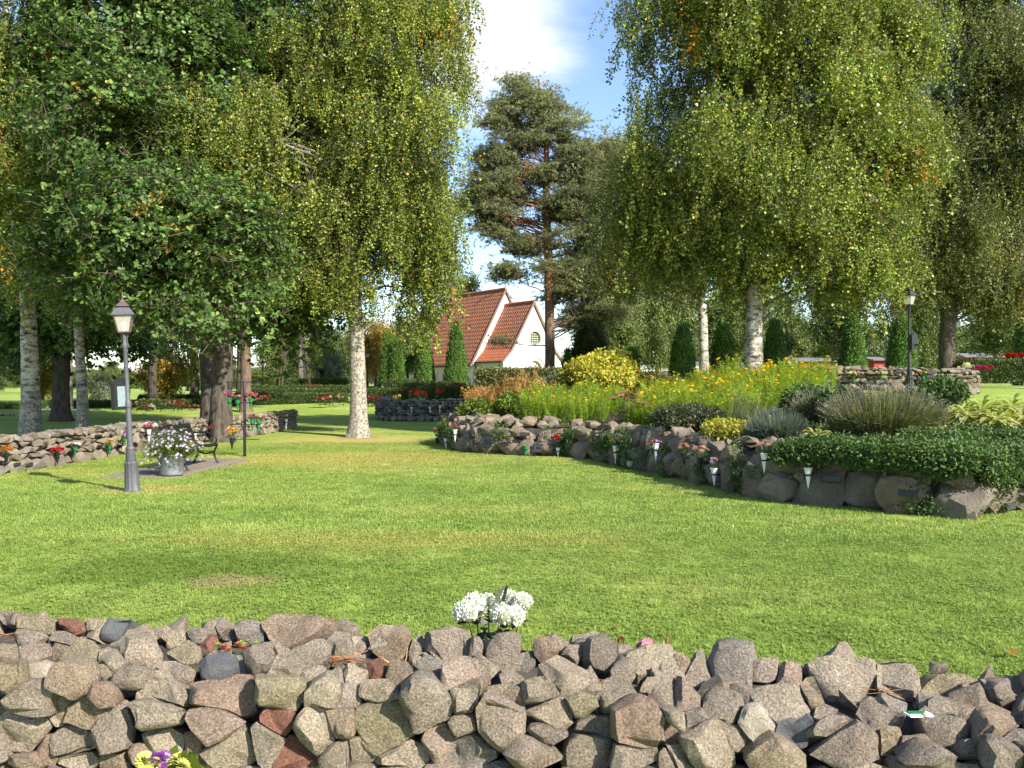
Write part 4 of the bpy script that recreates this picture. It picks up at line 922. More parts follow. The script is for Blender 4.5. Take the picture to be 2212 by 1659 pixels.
thuja('tallest clipped thuja right in front of the chapel nave wall', 985, 697, 834, 51, 60)
thuja('columnar thuja left of the grey-white birch trunk', 1474, 700, 800, 42, 58, .6)
thuja('columnar thuja between the grey-white trunk and the large white birch trunk', 1562, 700, 795, 42, 56, .6)
thuja('columnar thuja right behind the large white birch trunk', 1674, 685, 790, 42, 56, .4)
thuja('columnar thuja between the red shed and the right rubble wall', 1843, 672, 785, 42, 60, .4)
thuja('columnar thuja behind the right lamp post', 1948, 680, 790, 43, 72, .4)
thuja('small pointed thuja right of the golden shrub', 1366, 752, 805, 44, 34)
thuja('small bright thuja at the foot of the tall pine', 1226, 752, 805, 50, 30)
thuja('dark thuja cut by the right edge of the view', 2218, 640, 790, 40, 46, .5)
def round_bush(name, label, U, V0, V1, d, w, protos, n, cat='shrub', depth=None, zb=None, scl=(.7,1.1), core=True, group=None, tn=0.0):
    x = xat(U, d); z0 = h(x, d) if zb is None else zb; zt = zat(V0, d); Hh = zt-z0; rx = w/2/FP*d; ry = depth or rx; t = thing(name, label, cat, (x, d, z0), 0, group)
    if core:
        m = MB(); m.lathe([(max(.02, math.sin(math.acos(max(-1,min(1,2*k/10-1)))))*1.0, k/10) for k in range(11)], 12); m.v = [(v[0]*rx*.78, v[1]*ry*.78, v[2]*Hh*.85) for v in m.v]; m.build('core', M['core'], t, smooth_ang=60)
    P, RO, S, T = [], [], [], []
    for i in range(n):
        d_ = rdir(); d_.z = abs(d_.z)*1.0 if random.random() < .75 else d_.z*0.6; k = random.uniform(.72,1.04)*(1+.34*noise.noise(d_*1.7+Vector((U,0,0)))+.16*noise.noise(d_*4.5+Vector((0,U,0))))
        p = Vector((d_.x*rx*k, d_.y*ry*k, Hh*0.45+d_.z*Hh*0.55*k)); p.z = max(.03, p.z); P.append(tuple(p)); RO.append(tuple(euler_for(d_+Vector((0,0,.5))+rv(.3)))); S.append(random.uniform(*scl)); T.append(min(1,max(0,.5+tn+.45*noise.noise(p*2.0)+random.gauss(0,.15))))
    scatter('foliage', t, P, RO, S, protos, T); return t
round_bush('yew_bush', 'broad dark rounded yew right of the tall pine trunk', 1274, 682, 790, 50, 66, protos_thuja(M['darkleaf'], 4), 1300, 'yew', zb=h(xat(1274,50),50), scl=(.8,1.3))

# far wood: a few crown models, each tree its own object
def bg_proto(protos, bark, w, hh, n, trunk_h, autumn=0.0):
    b = Vector((0,0,0)); Lm = []
    for i in range(9):
        a = random.uniform(0,6.28); r = w*0.28*random.random(); z = trunk_h+(hh-trunk_h)*random.uniform(.12,.85); k = (1-abs((z-trunk_h)/(hh-trunk_h)-.4))*w*0.3+.3; Lm.append((Vector((r*math.cos(a), r*math.sin(a), z)), Vector((k,k,k*.85))))
    t = make_tree('tree', 'x', b, [(0,0,0),(0,0,trunk_h),(.1,0,hh*.6),(0,.1,hh*.92)], [w*.035,w*.03,w*.02,.03], Lm, protos, 'oak', n, 9, bark, .55, (.8,1.5), 16, .35, .08, .4, autumn); return t
def copy_tree(o, loc, scl, rz, label, group):
    c = o.copy(); COL.objects.link(c); c.location = loc; c.scale = scl; c.rotation_euler = (0,0,rz); tag(c, label, 'tree', group)
    for ch in o.children: k = ch.copy(); COL.objects.link(k); k.parent = c
    return c
WOOD = [bg_proto(PBG, M['darkbark'], 8, 11, 130, 2.2, .01), bg_proto(PBG, M['greybark'], 7, 12, 120, 2.8, .03), bg_proto(PBG, M['darkbark'], 9, 10, 130, 1.6, .0)]
YEL = bg_proto(PY, M['darkbark'], 6, 7, 90, 1.6); SIL = bg_proto(PS, M['greybark'], 6, 6.5, 100, .6)
used = set()
def place(proto, U, Vtop, d, wpx, label, group, dz=0.0):
    x = xat(U, d); z = h(x, d)+dz; hh = {id(WOOD[0]):11, id(WOOD[1]):12, id(WOOD[2]):10, id(YEL):7, id(SIL):6.5}[id(proto)]; ww = {id(WOOD[0]):8, id(WOOD[1]):7, id(WOOD[2]):9, id(YEL):6, id(SIL):6}[id(proto)]
    sz = (zat(Vtop, d)-z)/hh; sx = wpx/FP*d/ww; loc = Vector((x, d, z-.05)); rz = random.uniform(0,6.28)
    if id(proto) in used: return copy_tree(proto, loc, (sx, sx, sz), rz, label, group)
    used.add(id(proto)); proto.location = loc; proto.scale = (sx, sx, sz); proto.rotation_euler = (0,0,rz); return tag(proto, label, 'tree', group)
wr = 'trees of the wood behind the thuja row'; wl = 'green tree of the wood behind the thuja row and the red sheds'
ORD = ['first','second','third','fourth','fifth','sixth','seventh','eighth','ninth','tenth','eleventh','twelfth','thirteenth','fourteenth','fifteenth','sixteenth','seventeenth','eighteenth','nineteenth','twentieth','twenty-first','twenty-second']
for i, (U, V, d, w) in enumerate(sorted([(1345,560,66,130),(1420,600,72,120),(1580,610,74,120),(1800,560,70,140),(1970,560,66,140),(2150,560,64,150),(2230,600,58,140),(1710,640,90,110),(2010,640,80,120),(1450,500,82,150),(1620,480,85,160),(1300,600,75,110)])): place(WOOD[i % 3], U, V, d, w, ORD[i]+' tree from the left in the wood behind the thuja row', wr)
for i, (U, V, d, w) in enumerate([(1310,690,120,120),(1420,700,112,130),(1530,690,118,130),(1640,705,110,130),(1740,700,116,130),(1850,695,112,140),(1960,705,118,130),(2070,700,110,140),(2180,695,116,140),(2290,700,112,130)]): place(WOOD[i % 3], U, V, d, w, ORD[i]+' tree from the left in the far tree belt beyond the sheds', 'far tree belt beyond the sheds')
cw = 'trees behind the chapel'
place(WOOD[0], 1010, 600, 92, 110, 'pale green round-headed tree rising directly behind the chapel chimney', cw)
place(WOOD[1], 935, 650, 84, 100, 'green tree behind the chapel roof, left of the chimney', cw)
place(WOOD[2], 880, 690, 78, 110, 'green tree standing behind the thujas left of the chapel', cw)
place(WOOD[0], 1070, 640, 96, 100, 'green tree behind the chapel porch and the pine trunk', cw)
place(YEL, 812, 672, 66, 90, 'yellow-leaved tree just right of the lawn birch trunk', None)
place(SIL, 712, 745, 64, 80, 'silvery bushy willow just left of the lawn birch trunk', None)
place(WOOD[1], 655, 742, 78, 90, 'green tree behind the timber bell frame', None)
place(YEL, 360, 742, 62, 110, 'orange and yellow maple framed between the left lamp post and the oaks', None)
place(YEL, 92, 735, 60, 70, 'orange-tinged tree between the two leftmost trunks', None)
place(SIL, 215, 800, 62, 60, 'pale grey-green bush right of the slim birch trunk', None)
# taller mass closing the grove on the left
gl = 'tall trees closing the grove on the left'; gll = 'tall tree of the dark grove behind the left birches and oaks'
for i, (U, V, d, w) in enumerate([(-70,420,50,200),(150,330,56,220),(330,140,60,280),(520,60,58,250),(650,200,62,190),(420,300,70,280),(60,520,66,200)]): place(WOOD[i % 3], U, V, d, w, 'tall grove tree behind the '+('far left edge','mottled birch','slim birch and lamp','oaks','lawn birch crown','gap beside the oaks','dark spreading tree')[i], gl)
place(WOOD[1], 615, 690, 95, 120, 'rounded tree beyond the bell frame, behind the pine trunk', None); place(WOOD[2], 700, 700, 100, 110, 'rounded tree seen left of the lawn birch trunk beyond the willow', None); place(WOOD[0], 760, 690, 98, 90, 'tree seen right behind the lawn birch trunk', None)
fl = 'far trees beyond the graveyard hedges'; fll = 'distant tree of the tree line beyond the graveyard on the left'
for i in range(22):
    place(WOOD[i % 3], -120+i*40+random.uniform(-12,12), random.uniform(770,815), random.uniform(120,190), random.uniform(60,110), ORD[i]+' tree from the left in the distant tree line beyond the graveyard', fl)
# spruce tip behind the chapel
def spruce(label, U, Vt, d, w):
    x = xat(U, d); z0 = h(x, d); Hh = zat(Vt, d)-z0; t = thing('spruce_tree', label, 'tree', (x, d, z0)); m = MB(); m.tube([(0,0,0),(0,0,Hh*.6),(0,0,Hh)], [.25,.12,.02], 8); m.build('trunk', M['darkbark'], t)
    P, RO, S = [], [], []; rad = w/2/FP*d
    for i in range(900):
        tt = 1-math.sqrt(random.random()); a = random.uniform(0,6.28); r = rad*(1-tt)*random.uniform(.3,1.05)*(1+.2*math.sin(tt*40)); P.append((r*math.cos(a), r*math.sin(a), Hh*(.12+.88*tt)-.25*r)); RO.append((0,0,a)); S.append(random.uniform(.8,1.5))
    scatter('crown', t, P, RO, S, PP); return t
spruce('dark pointed spruce top rising above the trees behind the chapel chimney', 975, 573, 100, 120)
# ------------------------------------------------------------------ chapel
def prism(m, prof, y0, y1, mi=0):
    """closed profile in x,z extruded from y0 to y1"""
    n = len(prof); vs = [(x, y0, z) for x, z in prof]+[(x, y1, z) for x, z in prof]
    m.add(vs, [tuple(range(n)), tuple(range(2*n-1, n-1, -1))]+[(i, n+i, n+(i+1)%n, (i+1)%n) for i in range(n)], mi)
def plate_with_holes(m, outer, holes, y, thick, mi=0, rev=None):
    polys = [[Vector((x, z, 0)) for x, z in outer]]+[[Vector((x, z, 0)) for x, z in hh] for hh in holes]
    flat = [p for pl in polys for p in pl]; tri = tessellate_polygon(polys)
    vs = [(p.x, y, p.y) for p in flat]; m.add(vs, [t for t in tri], mi)
    for hh in holes:
        n = len(hh); v = [(x, y, z) for x, z in hh]+[(x, y+thick, z) for x, z in hh]; m.add(v, [(i, (i+1)%n, n+(i+1)%n, n+i) for i in range(n)], mi)
def arc(cx, cz, r, a0, a1, n): return [(cx+r*math.cos(a0+(a1-a0)*i/n), cz+r*math.sin(a0+(a1-a0)*i/n)) for i in range(n+1)]
def arch(cx, z0, zs, r, n=16): return [(cx-r, z0)]+[(cx+r*math.cos(a), zs+r*math.sin(a)) for a in [math.pi-math.pi*i/n for i in range(n+1)]]+[(cx+r, z0)]
def pantile(mat):
    m = MB(); vs = []; n = 6
    for j, (y, dz) in enumerate(((0,0.045),(1,0.0))):
        for i in range(n+1):
            t = i/n; z = 0.032*math.sin(t*2*math.pi)+dz; vs.append((t*1.04-.02, y, z))
    fs = [(i, i+1, n+2+i, n+1+i) for i in range(n)]; b = len(vs)
    vs += [(v[0], v[1], v[2]-.03) for v in vs[:n+1]]; fs += [(i, b+i, b+i+1, i+1) for i in range(n)]
    m.add(vs, fs); return m.mesh('tile', mat, 60)
TILE = pantile(M['tile']); TILEB = pantile(M['tile_sunlit'])
def tiles(parent, p0, along, up, mesh, tw=0.25, th=0.36, single=lambda i, j: True, bend=0.0):
    p0 = Vector(p0); along = Vector(along); up = Vector(up); nc = max(1, round(along.length/tw)); nrw = max(1, round(up.length/th)); a = along.normalized(); u = up.normalized(); n = a.cross(u)
    w = along.length/nc; l = up.length/nrw; mass = MB()
    for j in range(nrw):
        for i in range(nc):
            p = p0+a*w*i+u*l*j+n*random.uniform(-.004,.004); MX = Matrix.Translation(p) @ Matrix((a, u, n)).transposed().to_4x4() @ Matrix.Diagonal((w, l*1.08, 1, 1))
            if single(i, j): o = link('tile', mesh, parent); o.matrix_basis = MX
            else: mass.add([MX @ v.co for v in mesh.vertices], [tuple(f.vertices) for f in mesh.polygons])
    if mass.v: tag(mass.build('roof_tiles', list(mesh.materials), parent, smooth_ang=60), kind='stuff')
def chapel():
    bx, by = 1.62, 65.0; gz = 1.45; t = thing('chapel', 'white plastered chapel with steep red tiled roofs and a round window', 'chapel', (bx, by, gz), math.atan2(.58,.81)+R(2))
    f = MB(); door = arch(.2, 0, 1.28, .72, 18); win = arc(.18, 3.68, .53, 0, 2*math.pi, 28)[:-1]
    outer = [(-2.85,0),(-2.85,1.98),(-2.15,2.72),(0,6.4),(2.15,2.72),(2.85,1.98),(2.85,0)]
    plate_with_holes(f, outer, [door, win], 0, .35); prism(f, outer, .36, .6)
    f.box((-2.7,1.8,.95),(.3,3.5,1.9)); f.box((2.7,1.8,.95),(.3,3.5,1.9)); f.build('porch_wall', M['plaster'], t)
    nv = MB(); no = [(-3.15,0),(-3.15,1.8),(0,7.66),(3.15,1.8),(3.15,0)]; prism(nv, no, 3.57, 3.95); prism(nv, no, 10.8, 11.15); nv.box((-3.0,7.4,.95),(.3,6.9,1.9)); nv.box((3.0,7.4,.95),(.3,6.9,1.9)); nv.build('nave_wall', M['plaster'], t)
    ln = MB(); ln.tube([(-3.15+.0,3.5,1.75),(-3.4,3.5,1.55)], .05, 6)
    # roofs
    e1, k1, a1 = Vector((-3.02,-.12,1.88)), Vector((-2.12,-.12,2.80)), Vector((0,-.12,6.50)); zz = 3.69
    for s in (-1, 1):
        fl = lambda v: Vector((v.x*(-s), v.y, v.z))
        r = MB()
        for (p, q) in ((e1,k1),(k1,a1)):
            p, q = fl(p), fl(q); d = Vector((0,zz,0)); nn = Vector((s*abs((q-p).z), 0, abs((q-p).x))).normalized()*(-0.0)
            lo = Vector((0,0,-.09)); r.add([p+lo, p+d+lo, q+d+lo, q+lo, p-Vector((0,0,.02)), p+d-Vector((0,0,.02)), q+d-Vector((0,0,.02)), q-Vector((0,0,.02))], [(0,1,2,3),(4,7,6,5),(0,3,7,4),(1,5,6,2),(0,4,5,1),(3,2,6,7)])
        po = r.build('porch_roof', M['trim'], t)
        if s == -1:
            al = Vector((0,-zz,0)); p, q, w = fl(e1), fl(k1), fl(a1)
            # left side seen: rows run from the eave up
        p, q, w = fl(e1), fl(k1), fl(a1)
        if s == 1: st, al = Vector((p.x, p.y+zz, p.z)), Vector((0,-zz,0)); q0 = Vector((q.x, q.y+zz, q.z))
        else: st, al = p, Vector((0,zz,0)); q0 = q
        one = (s == 1)
        tiles(po, st, al, q-p, TILEB, single=lambda i, j: one); tiles(po, q0, al, w-q, TILE, single=lambda i, j: one)
        e2, a2 = fl(Vector((-3.36,3.45,1.66))), fl(Vector((0,3.45,7.77))); ny = 7.8
        r = MB(); d = Vector((0,ny,0)); lo = Vector((0,0,-.12)); lh = Vector((0,0,-.02)); r.add([e2+lo, e2+d+lo, a2+d+lo, a2+lo, e2+lh, e2+d+lh, a2+d+lh, a2+lh], [(0,1,2,3),(4,7,6,5),(0,3,7,4),(1,5,6,2),(0,4,5,1),(3,2,6,7)])
        no_ = r.build('nave_roof', M['trim'], t)
        if s == 1: tiles(no_, e2+d, -d, a2-e2, TILE, single=lambda i, j: i > 27)
        else: tiles(no_, e2, d, a2-e2, TILE, single=lambda i, j: False)
    rg = MB(); rg.tube([(0,-.14,6.52),(0,3.6,6.52)], .09, 8); rg.tube([(0,3.42,7.79),(0,11.27,7.79)], .10, 8); rg.build('ridge_tiles', M['tile'], t, smooth_ang=60)
    vg = MB()
    for pts in ([(-3.06,-.13,1.80),(-2.14,-.13,2.74),(0,-.13,6.42),(2.14,-.13,2.74),(3.06,-.13,1.80)], [(-3.4,3.44,1.58),(0,3.44,7.68),(3.4,3.44,1.58)]):
        for a, b_ in zip(pts[:-1], pts[1:]):
            a = Vector(a); b_ = Vector(b_); m_ = (a+b_)/2; vg.box(m_, ((b_-a).length, .06, .16), (0, -math.atan2((b_-a).z, (b_-a).x), 0))
    vg.build('bargeboard', M['trim'], t)
    ch = MB(); ch.box((0,11.0,7.95),(.5,.5,1.1)); ch.box((0,11.0,8.53),(.58,.58,.08)); ch.build('chimney', M['chimney'], t)
    sp = MB(); sp.tube([(0,3.5,7.7),(0,3.5,9.3)], [.035,.02], 6); sp.box((0,3.5,8.95),(.36,.04,.05)); sp.build('spire_cross', M['darkpipe'], t)
    # round window
    w = MB(); w.add([(x, .16, z) for x, z in arc(.18,3.68,.52,0,2*math.pi,28)[:-1]], [tuple(range(28))]); wo = w.build('round_window', M['pane'], t)
    fr_ = MB(); fr_.tube([(x, -.01, z) for x, z in arc(.18,3.68,.55,0,2*math.pi,28)[:-1]], .045, 6, closed=True); fr_.build('surround', M['pinktrim'], wo, smooth_ang=60)
    mt = MB()
    for k in range(-2, 3):
        o = k*.175; hl = math.sqrt(max(0,.52**2-o*o)); mt.box((.18+o,.13,3.68),(.028,.03,2*hl)); mt.box((.18,.127,3.68+o),(2*hl,.03,.028))
    mt.build('glazing_bars', mat_plain('pale_green_paint', (0.45,0.52,0.4), .6), wo)
    # door
    d = MB(); pr = arch(.2, 0, 1.28, .715, 18); d.add([(x,.3,z) for x, z in pr], [tuple(range(len(pr)))]); do = d.build('door', M['whitewood'], t)
    gl_ = MB(); gb = MB()
    for c in (-.18,.58):
        pn = [(x, z) for x, z in arch(.2,1.0,1.28,.62,18)]; side = [(x, z) for x, z in pn if (x < .12 if c < 0 else x > .28)]
        if c < 0: side = side+[(.12, 1.28+.615),(.12,1.0)]
        else: side = [(.28,1.0),(.28,1.28+.615)]+side
        gl_.add([(x,.285,z) for x, z in side], [tuple(range(len(side)))])
    gl_.build('door_glass', M['pane'], do)
    for k in range(8): gb.box((-.38+k*.165,.265,1.45),(.05,.03,.9))
    for k in range(6): gb.box((.2,.262,1.0+k*.16),(1.24 if k < 3 else 1.24-(k-2)**2*.09,.03,.05))
    gb.build('door_lattice', M['whitewood'], do)
    ar = MB(); ar.tube([(x,-.02,z) for x, z in arch(.2,0,1.28,.95,20)], .055, 6); ar.build('arch_moulding', M['pinktrim'], t, smooth_ang=60)
    # little side windows, downpipes, vent
    for k, y in enumerate((1.0,1.62,2.24)):
        ww = MB(); pr = arch(0,.85,1.25,.17,10); ww.add([(-2.856,y+x,z) for x, z in pr], [tuple(range(len(pr)))]); so = ww.build('side_window', M['pane'], t)
        sb = MB(); sb.tube([(-2.86,y+x,z) for x, z in pr], .03, 5, closed=True); sb.box((-2.87,y,1.12),(.02,.02,.55)); sb.box((-2.87,y,1.2),(.02,.34,.02)); sb.build('frame', M['whitewood'], so)
    ww = MB(); pr = arch(0,.55,1.25,.3,10); ww.add([(-3.156,8.2+x,z) for x, z in pr], [tuple(range(len(pr)))]); so = ww.build('nave_window', M['pane'], t)
    sb = MB(); sb.tube([(-3.16,8.2+x,z) for x, z in pr], .04, 5, closed=True); sb.build('frame', M['whitewood'], so)
    v = MB(); v.box((-2.86,.5,1.55),(.03,.14,.2)); v.build('wall_vent', M['darkpipe'], t)
    for (x, y, mt_) in ((-3.24,4.35,'darkpipe'),(-2.95,3.35,'trim')):
        dp = MB(); dp.tube([(x-.12,y,1.72),(x-.05,y,1.5),(x,y,1.4),(x,y,.0)], .05, 8); dp.build('downpipe', M[mt_], t, smooth_ang=60)
    gu = MB(); gu.tube([(-3.42,3.5,1.66),(-3.42,11.2,1.66)], .06, 6); gu.tube([(-3.08,-.1,1.86),(-3.08,3.4,1.86)], .055, 6); gu.build('gutter', M['darkpipe'], t, smooth_ang=60)
    return t
chapel()

# ------------------------------------------------------------------ sheds, bell frame, far lamps
def shed(label, U0, U1, Vt, Vb, d, wall_m, roof_m, rot=0.0, gable=False):
    x = (xat(U0, d)+xat(U1, d))/2; w = (U1-U0)/FP*d; z0 = min(zat(Vb, d), h(x, d)); hh = zat(Vt, d)-z0; t = thing('shed', label, 'shed', (x, d, z0), rot); m = MB()
    if gable: prism(m, [(-w/2,0),(-w/2,hh*.62),(0,hh),(w/2,hh*.62),(w/2,0)], 0, 5)
    else: m.box((0,2,hh*.42),(w,4,hh*.84))
    m.build('wall', wall_m, t); r = MB()
    if gable:
        for s in (-1,1): a = Vector((s*(w/2+.2),0,hh*.62-.12)); b_ = Vector((0,0,hh+.03)); r.add([(a.x,-.25,a.z),(b_.x,-.25,b_.z),(b_.x,5.25,b_.z),(a.x,5.25,a.z),(a.x,-.25,a.z+.12),(b_.x,-.25,b_.z+.12),(b_.x,5.25,b_.z+.12),(a.x,5.25,a.z+.12)], [(0,1,2,3),(4,7,6,5),(0,4,5,1),(3,2,6,7),(0,3,7,4)])
    else: r.add([(-w/2-.2,-.3,hh*.84),(w/2+.2,-.3,hh*.84),(w/2+.2,4.3,hh*1.0),(-w/2-.2,4.3,hh*1.0),(-w/2-.2,-.3,hh*.84+.1),(w/2+.2,-.3,hh*.84+.1),(w/2+.2,4.3,hh+.1),(-w/2-.2,4.3,hh+.1)], [(0,3,2,1),(4,5,6,7),(0,1,5,4),(1,2,6,5),(2,3,7,6),(3,0,4,7)])
    r.build('roof', roof_m, t)
    wn = MB(); wn.box((w*.18,-.02,hh*.45),(min(.8,w*.25),.06,hh*.28)); wo = wn.build('window', M['whitewood'], t); pn = MB(); pn.box((w*.18,-.06,hh*.45),(min(.55,w*.17),.03,hh*.19)); pn.build('pane', M['pane'], wo)
    return t
shed('white gabled shed end beside the red shed behind the yellow flowers', 1692, 1722, 770, 800, 78, M['whitewood'], M['greyroof'], gable=True)
shed('low red board shed right of the white gable end', 1722, 1800, 772, 800, 82, M['redwood'], M['greyroof'])
shed('red shed with a white window between two thujas', 1888, 1932, 770, 795, 76, M['redwood'], M['greyroof'])
shed('long dark red barn seen low between tree trunks at the right', 2085, 2190, 762, 792, 84, M['redwood'], M['greyroof'])
shed('small white shed glimpsed left of the grey-white birch trunk', 1482, 1534, 776, 800, 74, M['whitewood'], M['greyroof'])
def bell_frame():
    d = 60; x = xat(636, d); z0 = h(x, d); t = thing('bell_frame', 'dark timber bell frame on four splayed legs left of the lawn birch', 'bell tower', (x, d, z0), R(24))
    for (a, b) in ((-1,-1),(1,-1),(-1,1),(1,1)):
        m = MB(); m.tube([(a*1.05,b*.75,-.05),(a*.42,b*.3,5.2)], .09, 4); m.build('leg', M['wood_dark'], t)
    m = MB(); m.box((0,-.42,3.9),(1.4,.14,.2)); m.box((0,.42,3.9),(1.4,.14,.2)); m.build('crossbeam', M['wood_dark'], t)
    m = MB(); m.add([(-.9,-.9,5.1),(.9,-.9,5.1),(.9,.9,5.1),(-.9,.9,5.1),(0,0,6.4)], [(0,1,4),(1,2,4),(2,3,4),(3,0,4),(3,2,1,0)]); m.build('roof', M['wood_dark'], t)
    m = MB(); m.lathe([(.34,4.2),(.3,4.3),(.22,4.6),(.15,4.8),(.03,4.85)], 16); m.build('bell', M['black_iron'], t, smooth_ang=50)
bell_frame()

# ------------------------------------------------------------------ lamp posts
def lamp(label, loc, hgt=2.9, tilt=0.0, rz=0.0, body='lamp_grey', cap='lamp_red', box=None, slab=True, detail=True):
    t = thing('lamp_post', label, 'lamp post', loc, 0, 'lantern lamp posts'); t.rotation_euler = (0, tilt, rz); k = hgt/2.9
    S = lambda prof: [(r*k*.78, z*k) for r, z in prof]
    if slab: m = MB(); m.lathe([(.17*k,-.08),(.17*k,.015),(.16*k,.02)], 20); m.build('footing', M['concrete'], t)
    m = MB(); m.lathe(S([(.165,.02),(.17,.05),(.15,.08),(.138,.10),(.132,.25),(.118,.43),(.124,.44),(.126,.47),(.108,.49)]), 24, flute=.07); m.build('pedestal', M[body], t, smooth_ang=30)
    m = MB(); m.lathe(S([(.09,.485),(.098,.50),(.078,.67),(.084,.685),(.076,.71),(.055,.72),(.050,1.30),(.062,1.31),(.066,1.35),(.052,1.40),(.044,1.42),(.038,2.18),(.052,2.2),(.052,2.235),(.04,2.25),(.03,2.3),(.035,2.42)]), 16); m.build('pole', M[body], t, smooth_ang=30)
    br = MB()
    for q in range(4):
        a = q*math.pi/2; c, s = math.cos(a), math.sin(a); pr = [(.075,2.2),(.06,2.205),(.04,2.26),(.036,2.34),(.06,2.41),(.09,2.425)]; br.tube([(r*c*k, r*s*k, z*k) for r, z in pr], .009*k, 5)
    br.build('bracket', M[body], t, smooth_ang=60)
    A0 = math.pi/4+.35
    fr2 = MB(); lo, hi = .09*k, .145*k; z0, z1 = 2.43*k, 2.68*k; cs = [(math.cos(A0+i*math.pi/2)*1.25, math.sin(A0+i*math.pi/2)*1.25) for i in range(4)]
    for (cx_, cy_) in cs: fr2.tube([(cx_*lo, cy_*lo, z0), (cx_*hi, cy_*hi, z1)], .012*k, 4)
    for (r, z) in ((lo, z0), (hi, z1)):
        for i in range(4): a, b = cs[i], cs[(i+1) % 4]; fr2.tube([(a[0]*r, a[1]*r, z), (b[0]*r, b[1]*r, z)], .012*k, 4)
    fr2.lathe([(.05*k,z0-.02*k),(.11*k,z0-.005*k),(.11*k,z0+.005*k)], 4, ang0=A0); fr2.build('lantern_frame', M[cap if detail else body], t)
    for i in range(4):
        a, b = cs[i], cs[(i+1) % 4]; g_ = MB(); q = .97; g_.add([(a[0]*lo*q, a[1]*lo*q, z0),(b[0]*lo*q, b[1]*lo*q, z0),(b[0]*hi*q, b[1]*hi*q, z1),(a[0]*hi*q, a[1]*hi*q, z1)], [(0,1,2,3)]); g_.build('glass_pane', M['glass'], t)
    bl = MB(); bl.lathe([(.02*k,2.44*k),(.02*k,2.5*k),(.035*k,2.54*k),(.03*k,2.59*k),(.01*k,2.61*k)], 10); bl.build('bulb', M['white_plastic'], t, smooth_ang=60)
    rf = MB(); q = .98; rf.lathe([(.225*k*q,2.675*k),(.23*k*q,2.69*k),(.13*k*q,2.79*k),(.085*k*q,2.795*k),(.085*k*q,2.82*k)], 4, ang0=A0); rf.build('lantern_roof', M[body], t)
    tp_ = MB(); tp_.lathe([(.125*k*q,2.815*k),(.125*k*q,2.83*k),(.05*k*q,2.885*k),(.02*k,2.92*k)], 4, ang0=A0); tp_.lathe([(.012*k,2.9*k),(.008*k,2.96*k),(.014*k,2.975*k),(.002*k,3.05*k)], 8); tp_.build('cap', M[cap], t)
    if box:
        sx, zc, facing = box; nb = MB(); prism(nb, [(-.13,-.23),(-.13,.17),(0,.25),(.13,.17),(.13,-.23)], -.035, .035); bo = nb.build('notice_box', M['black_plastic'], t, (sx*.085, -.075, zc), (0,0,facing))
        pp = MB(); pp.box((0,-.0385,-.03),(.15,.004,.30)); pp.build('paper', mat_plain('notice_sheet', (.2,.25,.26), .3), bo)
        cl = MB(); cl.box((-sx*.02,.05,-.1),(.05,.16,.04)); cl.build('clamp', M['black_iron'], bo)
    return t
lamp('tilted grey lamp post with a lit-looking lantern on the near lawn left of the bench', (-5.68, 12.78, 0), 2.9, R(-3.0), 0, box=(-1, 1.5, R(68)))
x = xat(1965, 23.4); lamp('grey lamp post in front of the right rubble wall beyond the lavender', (x, 23.4, h(x, 23.4)-.02), 2.93, R(-.6), .2, 'lamp_dark', 'lamp_dark', box=(1, 1.45, R(200)), slab=False)
for (U, d, lab) in ((1658, 62, 'small distant lamp post right of the large white birch trunk'), (567, 66, 'small distant lamp post between the pine trunk and the bell frame'), (794, 64, 'tiny far lamp post under the yellow tree')):
    x = xat(U, d); lamp(lab, (x, d, h(x, d)), 2.9, 0, 0, 'lamp_dark', 'lamp_dark', slab=False)

# ------------------------------------------------------------------ bench, paving, planter, flower stand
def bench():
    t = thing('bench', 'black iron park bench with scrolled arms behind the zinc flower tub', 'bench', (-6.28, 16.6, 0.03), R(90)); L_ = 1.6
    # local x along the bench, local -y is the front (faces right in the picture)
    for sx in (-1, 1):
        m = MB(); X = sx*L_/2
        m.tube([(X,-.30,.0),(X,-.27,.04),(X,-.23,.12),(X,-.20,.22),(X,-.24,.32),(X,-.27,.38)], [.03,.022,.02,.022,.02,.018], 8)
        m.tube([(X,.22,.0),(X,.2,.05),(X,.14,.16),(X,.12,.26),(X,.15,.38),(X,.2,.5),(X,.27,.7),(X,.31,.84)], [.03,.022,.02,.022,.02,.02,.018,.014], 8)
        m.tube([(X,-.27,.38),(X,-.1,.35),(X,.08,.36),(X,.16,.42)], .018, 8); m.tube([(X,-.2,.24),(X,-.03,.20),(X,.12,.24)], .016, 8)
        m.build('end_frame', M['black_iron'], t, smooth_ang=60)
        a = MB(); a.tube([(X,.24,.62),(X,.1,.64),(X,-.08,.63),(X,-.2,.58),(X,-.26,.5),(X,-.25,.43),(X,-.19,.40),(X,-.14,.44),(X,-.16,.49)], [.014,.016,.018,.018,.017,.015,.013,.012,.008], 8); a.tube([(X,.1,.4),(X,0,.47),(X,-.05,.53),(X,0,.58),(X,.06,.54),(X,.03,.5)], [.012,.012,.011,.011,.01,.006], 6); a.build('armrest', M['black_iron'], t, smooth_ang=60)
    for i in range(5): m = MB(); m.box((0,-.26+i*.09,.40-.008*i),(L_,.07,.028)); m.build('seat_slat', M['black_iron'], t)
    for i in range(4): m = MB(); m.box((0,.18+.035*i,.48+.1*i),(L_,.025,.075),(R(-18),0,0)); m.build('back_slat', M['black_iron'], t)
bench()
pv = thing('paving', 'small patch of brick paving under the bench and flower tub', 'paving', (-6.4, 16.6, 0)); PV = []
pm = MB(); pm.box((0,0,0),(.205,.098,.06)); 
